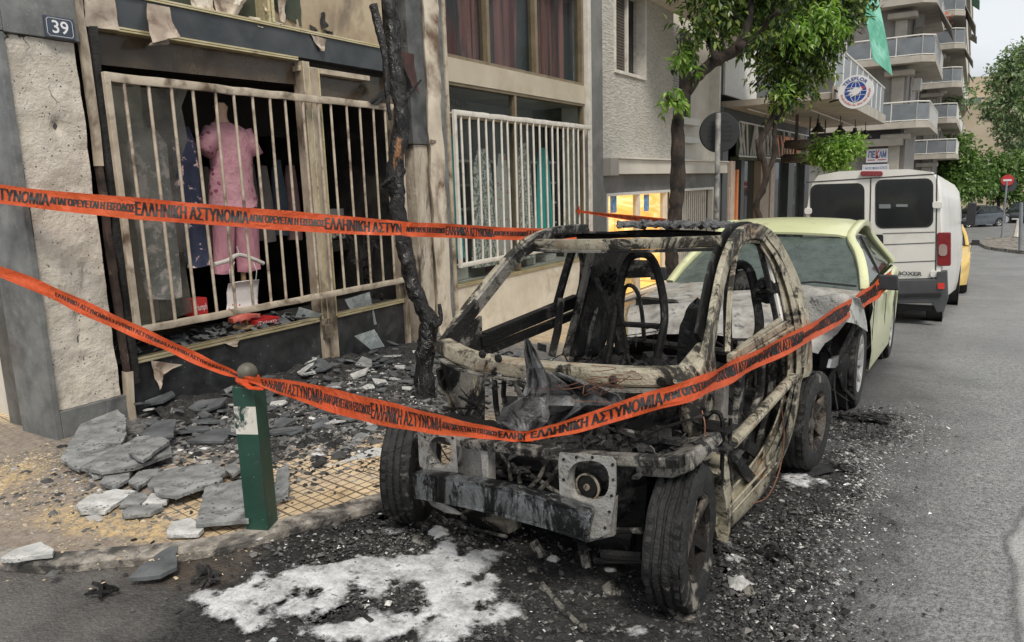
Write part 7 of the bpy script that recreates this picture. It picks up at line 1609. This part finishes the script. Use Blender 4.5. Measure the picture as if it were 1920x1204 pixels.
slab([(113,852),(150,800),(222,776),(238,790),(238,812),(222,835),(146,868)],'large grey slab propped on the heap against the pillar base',z=.06,tilt=(-.04,.07))
slab([(150,876),(190,852),(232,832),(262,818),(296,812),(322,838),(322,850),(250,876),(190,884)],'wide flat grey slab spread under the propped slab',z=.05)
slab([(240,848),(262,822),(300,818),(318,826),(268,862)],'narrow grey slab lying on the heap beneath the number pillar',z=.09)
slab([(165,880),(205,868),(212,884),(175,894)],'small whitish slab chip below the heap of slabs',z=.01,mat=mslabw)
slab([(185,905),(200,884),(246,878),(243,896),(214,912)],'small square grey slab left of the long splinter',z=.02)
slab([(240,902),(262,882),(297,878),(296,886),(258,914)],'long grey splinter of slab between the square piece and the big plate',z=.02)
slab([(276,908),(290,888),(330,876),(405,866),(420,876),(412,902),(330,930),(300,926)],'big rough grey plate in the middle of the debris',z=.05,rag=.012)
slab([(142,948),(170,926),(218,916),(254,920),(224,940),(196,958),(150,958)],'bright white slab fragment at the left of the sand',z=.01,mat=mslabw)
slab([(224,946),(238,930),(272,922),(278,932),(262,944)],'small grey piece beside the bright white fragment',z=.02)
slab([(266,944),(284,924),(316,928),(312,940)],'pale wedge of slab under the big rough plate',z=.02,mat=mslabw)
slab([(228,962),(240,950),(300,942),(306,950),(280,962),(232,966)],'thin dark grey strip of slab below the pale wedge',z=.01)
slab([(366,980),(378,940),(385,912),(462,900),(466,945),(466,974)],'large square grey tile tucked behind the green bollard',z=.04,tilt=(0,.03))
slab([(312,1000),(322,978),(358,970),(382,990),(372,1000),(318,1002)],'small pale slab at the edge of the yellow sand by the bollard',z=.01,mat=mslabw)
slab([(512,930),(520,884),(542,880),(540,926)],'upright dusty slab piece right of the green bollard',z=.03,tilt=(.1,.3))
slab([(0,1046),(30,1028),(78,1015),(101,1030),(98,1038),(10,1048)],'thin white slab lying on the kerb at the left edge',z=.01,mat=mslabw)
slab([(240,1080),(262,1060),(318,1026),(334,1026),(332,1062),(300,1076)],'dark triangular slab fallen off the kerb beside the bollard',z=.03,dz=.0,mat=mslabd,tilt=(0,.05))
slab([(416,878),(440,866),(452,878),(436,890)],'little grey chip above the large tile',z=.03)
slab([(350,826),(400,804),(440,800),(420,826)],'thin slate sheet on the tiles behind the heap',z=.01,mat=mslabd)
slab([(258,806),(300,788),(330,790),(326,818),(280,822)],'blue grey slate leaning in the corner by the scorched jamb',z=.06,mat=mslabd,tilt=(.1,.15))
slab([(560,670),(590,656),(600,672),(596,684),(560,684)],'curled sheet of dark slate near the padlock post',z=.06,mat=mslabd,tilt=(.2,.3))
# scatter of blackened slate in front of the burnt shop: countable pieces, copies of a few shapes
def frag(seed,sz):
    rr=random.Random(seed); n=rr.choice((4,5,6)); P=[]
    for k in range(n): a=2*PI*k/n+rr.uniform(-.3,.3); r=sz*rr.uniform(.55,1.1); P.append(Vector((math.cos(a)*r,math.sin(a)*r*.7,0)))
    return P
protos=[]; rr=random.Random(77)
labs=['small blackened slate flake in the ash below the burnt window','broad grey slate flake in the ash below the burnt window','thin pale slate flake in the ash below the burnt window']
for i in range(12):
    mb=MB(); mb.prism(frag(i,.075+.02*(i%3)),(0,0,.012)); me_mat=(mslabd,mslab,mslabw)[0 if i%4 else (1 if i%8 else 2)]
    o=mb.build('slate_flake',me_mat,smooth=0,label=labs[0 if i%4 else (1 if i%8 else 2)],cat='slate flake',group='slate flakes over the burnt pavement'); protos.append(o)
k=0
while k<230:
    y=rr.uniform(2.75,6.3); x=rr.uniform(-4.92,-2.75)
    if rr.random()>math.exp(-((x+4.3)/.85)**2)+.15 or (x>-3.55 and y<3.5) : continue
    if abs(x-TREE1.x)<.16 and abs(y-TREE1.y)<.2: continue
    p=protos[k%12]; c_=p if k<12 else p.copy()
    if k>=12: C.objects.link(c_)
    wall=max(0,1-(x+4.92)/.5)
    c_.matrix_world=Matrix.Translation((x,y,gz(y)+KD+.004+wall*rr.uniform(0,.12)+rr.uniform(0,.02)))@Matrix.Rotation(rr.uniform(0,6.28),4,'Z')@Matrix.Rotation(rr.gauss(0,.16),4,'X')@Matrix.Rotation(rr.gauss(0,.12)+wall*.3,4,'Y')@Matrix.Scale(rr.uniform(.5,1.5),4); k+=1
# ash and cinder mass (uncountable): thousands of tiny chips on an uneven bed
def chips(name,spots,n,size,mat,seed,label=None,flat=.4,zoff=0,keep=None):
    rng=np.random.default_rng(seed); V=[];Fc=[]; cnt=0
    base=np.array([[-1,-.7,0],[1,-.8,0],[.8,.9,0],[-.7,.8,0],[.1,0,1]])
    while cnt<n:
        cx_,cy_,rx_,ry_,dz=spots[rng.integers(len(spots))]; q=rng.normal(size=2); x=cx_+q[0]*rx_*.55; y=cy_+q[1]*ry_*.55
        if keep and not keep(x,y): continue
        s=size*rng.uniform(.35,1.3)*(1 if rng.random()<.92 else 2.2); a=rng.uniform(0,6.28); t=rng.normal()*.5
        b=base*np.array([s,s*rng.uniform(.35,1),s*flat])*(.8+.4*rng.random((5,3))); c_,s_=math.cos(a),math.sin(a)
        X=b[:,0]*c_-b[:,1]*s_; Y=b[:,0]*s_+b[:,1]*c_; Z=b[:,2]+X*t*.5; i=len(V)
        z0=gz(y)+dz+zoff
        V+=list(zip(X+x,Y+y,Z+z0+.002)); Fc+=[(i,i+1,i+4),(i+1,i+2,i+4),(i+2,i+3,i+4),(i+3,i,i+4)]; cnt+=1
    mb=MB(); mb.v=V; mb.f=Fc; mb.m=[0]*len(Fc); kw={'kind':'stuff'}
    if label: kw['label']=label
    return mb.build(name,mat,smooth=0,loc=(0,0,0),**kw)
def chipmat(name,stops,rough=.7):     # every chip its own tone
    m,nt,bs=newmat(name); g_=nd(nt,'NewGeometry'); nt.links.new(rmp(nt,g_.outputs['Random Per Island'],stops=stops),bs.inputs['Base Color']); bs.inputs['Roughness'].default_value=rough; return m
mcin=chipmat('cinders',[(0,(.004,.004,.004)),(.6,(.02,.02,.019)),(.9,(.07,.068,.065)),(1,(.16,.15,.14))],.6); mgrit2=chipmat('ash_flakes',[(0,(.01,.01,.01)),(.6,(.06,.058,.055)),(.88,(.18,.175,.17)),(.985,(.5,.5,.48)),(1,(.65,.64,.6))],.6); mgrit=chipmat('grey_grit',[(0,(.03,.03,.03)),(.5,(.14,.14,.135)),(.85,(.34,.33,.32)),(1,(.6,.59,.57))]); mgl_=pm('glass_crumbs',(.2,.22,.22),(.5,.53,.53),60,.15,bmp=0,spec=.8)
road_sp=[(-1.9,2.2,.9,.5,0),(-1.2,1.95,.9,.45,0),(-.62,3.1,.26,1.2,0),(-1.5,3.3,.8,1.2,0),(-2.1,2.5,.4,.5,0),(-.5,2.3,.35,.6,0),(-.5,5.3,.2,.4,0),(-1.2,5.0,.7,.4,0)]
chips('cinders',road_sp,12000,.009,mcin,1,'black cinders and ash covering the road round the wreck',.6,zoff=.009)
chips('wet_ash_flakes',road_sp[:2]+road_sp[2:5],4200,.0075,mgrit2,12,'grey ash flakes lying on the black cinders under the wreck',.5,zoff=.013)
chips('grit',[(-.48,2.9,.27,1.1,0),(-.5,2.2,.3,.5,0),(-.45,4.2,.2,.8,0),(-1.6,2.1,.8,.3,0),(-.4,5.3,.3,.6,0)],9000,.0065,mgrit,2,'pale grit and flakes of burnt paint on the asphalt beside the wreck',.4)
chips('glass_crumbs',[(-.48,3.1,.3,1.2,0),(-1.5,2.0,.9,.35,0),(-3.9,3.9,.8,.9,KD)],1500,.006,mgl_,3,'sparkling crumbs of broken glass',.7)
shop_sp=[(-4.6,4.4,.45,1.6,KD),(-4.0,3.8,.8,1.3,KD),(-3.6,3.1,.8,.6,KD),(-3.6,4.5,.35,.9,KD),(-4.7,5.6,.4,.7,KD)]
inside=lambda x,y: x>-4.97
chips('ash_grit',shop_sp,6500,.02,mcin,4,'black ash and charred crumbs on the pavement below the shop',.5,keep=inside)
chips('pavement_grit',shop_sp+[(-3.9,2.2,.8,.5,KD)],4200,.015,mgrit,5,'grey stone grit scattered over the pavement',.4,keep=inside)
chips('sand_crumbs',[(-4.3,1.7,.9,.5,KD),(-3.6,1.8,.7,.25,KD),(-4.7,2.0,.3,.3,KD)],2200,.006,pm('sand_crumb',(.3,.24,.16),(.55,.45,.3),40,.9,bmp=0),6,'sandy crumbs and yellow plaster dust at the corner',.5,keep=inside)
# uneven bed of ash beside the road
mfoam_ref=[None]
def bed(name,x0,x1,y0,y1,nx,ny,dz,h,mat,seed,label,mask,sc=9,na=.45):
    V=[];ok={}; Fc=[]; TH=[]; lim=-.3 if mat is mfoam_ref[0] else -.05
    for i in range(ny+1):
        for j in range(nx+1):
            x=lerp(x0,x1,j/nx); y=lerp(y0,y1,i/ny); m_=mask(x,y); n_=noise.fractal(Vector((x*sc,y*sc,seed)),.8,2.1,5)
            e_=m_*1.2-.35+n_*na*min(1,m_*1.6); z=gz(y)+dz+h*min(e_,.7+.2*n_); ok[(i,j)]=e_>lim; TH.append(e_); z=max(z,gz(y)+dz); V.append((x,y,z))
    for i in range(ny):
        for j in range(nx):
            if any(ok[q] for q in ((i,j),(i,j+1),(i+1,j),(i+1,j+1))): a=i*(nx+1)+j; Fc.append((a,a+1,a+nx+2,a+nx+1))
    used=sorted({k for f in Fc for k in f}); mp={k:i for i,k in enumerate(used)}; mb=MB(); mb.v=[V[k] for k in used]; mb.f=[tuple(mp[k] for k in f) for f in Fc]; mb.m=[0]*len(Fc)
    kw=dict(kind='stuff'); 
    if label: kw['label']=label
    o=mb.build(name,mat,smooth=180,loc=(0,0,0),**kw); at=o.data.attributes.new('thick','FLOAT','POINT'); at.data.foreach_set('value',[TH[k] for k in used]); return o
def gsum(L_): return lambda x,y: min(1,sum(a*math.exp(-(((x-cx_)*math.cos(r)+(y-cy_)*math.sin(r))/sx)**2-((-(x-cx_)*math.sin(r)+(y-cy_)*math.cos(r))/sy)**2) for cx_,cy_,sx,sy,r,a in L_))
bed('ash_bed',-2.4,-.1,1.5,5.2,150,230,.0,.016,mash,3,'bed of wet black ash under and around the wreck',gsum([(-1.5,2.2,.9,.35,0,.8),(-1.6,3.4,.75,1.2,0,.8),(-.85,2.2,.35,.4,0,.7),(-.6,4.0,.2,.6,0,.6),(-.5,5.3,.2,.3,0,.7)]))
bed('ash_bank',-4.95,-4.1,2.9,6.4,70,230,KD,.10,mash,6,'bank of charred rubble against the burnt shopfront',gsum([(-4.95,4.6,.4,1.9,0,.75),(-4.7,5.7,.4,.5,0,.7),(-4.9,3.1,.25,.3,0,.6)]),7)
# fire fighting foam
mfoam=newmat('foam'); _m,nt,bs=mfoam; v=vec(nt); col=rmp(nt,nz_(nt,v,13,8,.8),.34,.6,(.2,.2,.2),(.72,.73,.74)); col=mixc(nt,rmp(nt,nz_(nt,v,26,5,.7),.60,.66),col,(.15,.15,.15)); nt.links.new(col,bs.inputs['Base Color']); bs.inputs['Roughness'].default_value=.6; nt.links.new(bump(nt,nz_(nt,v,40,7,.75),.9,.012),bs.inputs['Normal']); _tr=nd(nt,'BsdfTransparent'); _at=nd(nt,'Attribute',attribute_name='thick').outputs['Fac']; _hm=rmp(nt,mt(nt,'ADD',mt(nt,'MULTIPLY',_at,.55),nz_(nt,v,19,9,.8)),.53,.76); nt.links.new(nd(nt,'MixShader',{0:_hm,1:_tr.outputs[0],2:bs.outputs[0]}).outputs[0],nt.nodes['Material Output'].inputs['Surface']); mfoam=_m; mfoam_ref[0]=_m
def foampx(L_):   # (x,y,rx px,ry px,rot,amp) -> ground gaussians
    out=[]
    for x,y,rx_,ry_,amp in L_:
        c_=ong(x,y); a=ong(x+rx_,y); b=ong(x,y-ry_); out.append((c_.x,c_.y,max(.03,(a-c_).length),max(.03,(b-c_).length),math.atan2(a.y-c_.y,a.x-c_.x),amp))
    return gsum(out)
fm=foampx([(420,1130,70,20,.75),(520,1105,70,24,.8),(600,1085,80,20,.85),(700,1075,80,20,.8),(760,1070,60,18,.8),(850,1080,60,40,.95),(835,1040,22,25,.8),(870,1130,60,40,.95),(800,1170,90,22,.85),(620,1195,70,18,.7),(690,1190,60,20,.8),(470,1180,40,20,.5),(560,1150,60,16,.6),(830,1195,60,18,.9),(440,1160,50,15,.5),(700,1110,60,14,.45),(620,1130,120,30,.35),(930,1050,40,14,.55),(960,1160,50,16,.5),(1080,1120,50,12,.4),(1190,1190,60,12,.5),(740,1000,40,10,.45)])
bed('foam',-2.75,-.7,1.15,2.5,300,190,.017,.012,mfoam,8,'white fire fighting foam spread over the wet road in front of the wreck',fm,9,.95)
fm2=foampx([(1490,900,28,16,.9),(1540,905,18,10,.5),(1380,1050,26,14,.55),(1365,1020,14,10,.6),(1400,980,12,12,.6),(1520,870,10,8,.4)])
bed('foam',-1.05,-.1,2.5,4.9,140,330,.012,.014,mfoam,9,'small white foam patches beside the wreck sill',fm2,13,.8)
fm3=foampx([(600,865,22,9,.7),(1010,720,30,14,.9),(970,712,24,12,.8)])
bed('foam',-4.0,-1.9,2.3,5.2,200,260,KD+.006,.010,mfoam,10,'thin white foam residue on the pavement tiles',fm3,13,.8)
# marble strips let into the pavement
mb=MB(); P=[ong(x,y,KD+.006) for x,y in ((622,872),(704,838),(738,846),(726,852),(660,862))]; mb.prism(P,(0,0,-.01)); mb.build('stone_strip',mslabw,kind='structure',smooth=0)
P=[ong(x,y,KD+.008) for x,y in ((620,852),(700,790),(722,792),(650,848))]; mb=MB(); mb.prism(P,(0,0,-.01)); mb.build('stone_strip',mslab,kind='structure',smooth=0)
# loose items on the road
def rod(name,px,r,mat,label,cat,dz=.012,head=None):
    P=[ong(x,y,dz) for x,y in px]; mb=MB(); mb.tube(P,1,8,sq=(r,r*.6),upv=(0,0,1))
    if head: mb.lathe([(r*1.0,-.006),(r*2.1,-.006),(r*2.1,.006),(r*1.0,.006)],P[0],(0.1,.2,1),14,closed=True); mb.lathe([(r*.8,-.005),(r*1.8,-.005),(r*1.8,.005),(r*.8,.005)],P[-1],(0,.1,1),12,closed=True)
    return mb.build(name,mat,label=label,cat=cat)
rod('metal_rod',[(998,1068),(1020,1100),(1060,1148),(1092,1178)],.010,mcell2,'long spanner shaped metal rod lying on the cinders before the wreck','rod',.02,True)
for i,(x,y,w_,lab) in enumerate(((1150,1112,.045,'pale crushed metal piece on the ash left of the front wheel'),(1038,1052,.03,'crumpled bright foil lump beneath the bumper beam'),(823,1005,.05,'large white plaster lump on the ash under the bumper'),(792,1018,.045,'white angular lump left of the bumper foam'),(1146,1072,.03,'round pale metal ring fragment by the front wheel'),(1385,1100,.05,'flat pale scrap on the asphalt right of the front wheel'),(1410,1112,.035,'thin light green scrap on the asphalt right of the wreck'))):
    q=ong(x,y,.0); mb=MB(); mb.lathe([(0,0),(w_*.9,.004),(w_,w_*.3),(w_*.6,w_*.7),(0,w_*.75)],q,(0,0,1),9); mb.warp(w_*.45,25,i); mb.build('scrap_lump',mslabw if i%3 else mcell2,label=lab,cat='scrap',smooth=30)
rod('charred_stick',[(636,1030),(660,1055),(700,1070)],.008,mblk,'thin charred stick lying across the foam edge','stick')
for i,(x,y,s_,lab) in enumerate(((288,1030,.07,'tangle of black plastic on the kerb above the fallen slab'),(385,1088,.05,'small dark crumpled scrap on the road below the bollard'),(188,1110,.04,'black flake on the wet road at lower left'),(660,1165,.05,'dark brown lump in the middle of the foam'),(1600,790,.07,'melted wheel arch liner lying by the lime car front wheel'),(1645,783,.06,'curled burnt plastic strip beyond the lime car wheel'),(1440,1040,.05,'dark twisted scrap on the asphalt by the wreck'),(1575,880,.05,'black charred lump beside the rear wheel'))):
    q=ong(x,y,.01); mb=MB(); r_=random.Random(i+50)
    for k in range(7): mb.tube(smooth_path([q+Vector((r_.gauss(0,s_),r_.gauss(0,s_*.7),abs(r_.gauss(0,s_*.3)))) for _ in range(3)],3),1,5,sq=(s_*.18,.004),jit=.5)
    mb.build('charred_scrap',mash if i%2 else mblk,label=lab,cat='charred scrap',smooth=0)
for i,(x,y,lab) in enumerate(((75,868,'dry leaf'),(300,862,'x'))): pass
# rubble on the display sill of the burnt window and melted gold liner
mb=MB(); rr=random.Random(31)
for i in range(150):
    y=rr.uniform(3.0,4.7); rubble(mb,(rr.uniform(-5.6,-5.08),y,.44+rr.uniform(0,.03)),(.02,.02,.01),1,.07,i,.12)
mb.build('sill_rubble',mslabd,kind='stuff',label='broken glass and ash heaped on the display floor of the burnt window',smooth=0)
mb=MB(); q=onx(455,597,-5.2); mb.tube(smooth_path([q+Vector((0,-.12,0)),q+Vector((.02,0,.02)),q+Vector((0,.14,0))],4),1,8,sq=(.05,.02),jit=.5); mb.build('red_cloth',pm('bright_red_cloth',(.5,.06,.04),(.65,.2,.16),9,.8,bmp=.5),label='crumpled red cloth on the display floor below the camisole',cat='cloth')
# dead plant by the broken door
q=onx(683,545,-5.5); t=thing('withered_plant',(q.x,q.y,gz(q.y)+KD),label='withered black pot plant standing inside the broken doorway',cat='plant')
mb=MB(); 
for k in range(6): a=k*1.05; mb.tube(smooth_path([(q.x,q.y,.2),(q.x+.06*math.cos(a),q.y+.06*math.sin(a),.7),(q.x+.16*math.cos(a),q.y+.16*math.sin(a),1.15)],3),.008,5)
mb.build('stem',G('soot'),t)
mb=leaves([((q.x,q.y,1.0),.22),((q.x,q.y,.7),.15)],60,.12,9,.6); mb.build('leaf',G('soot'),t,smooth=0)
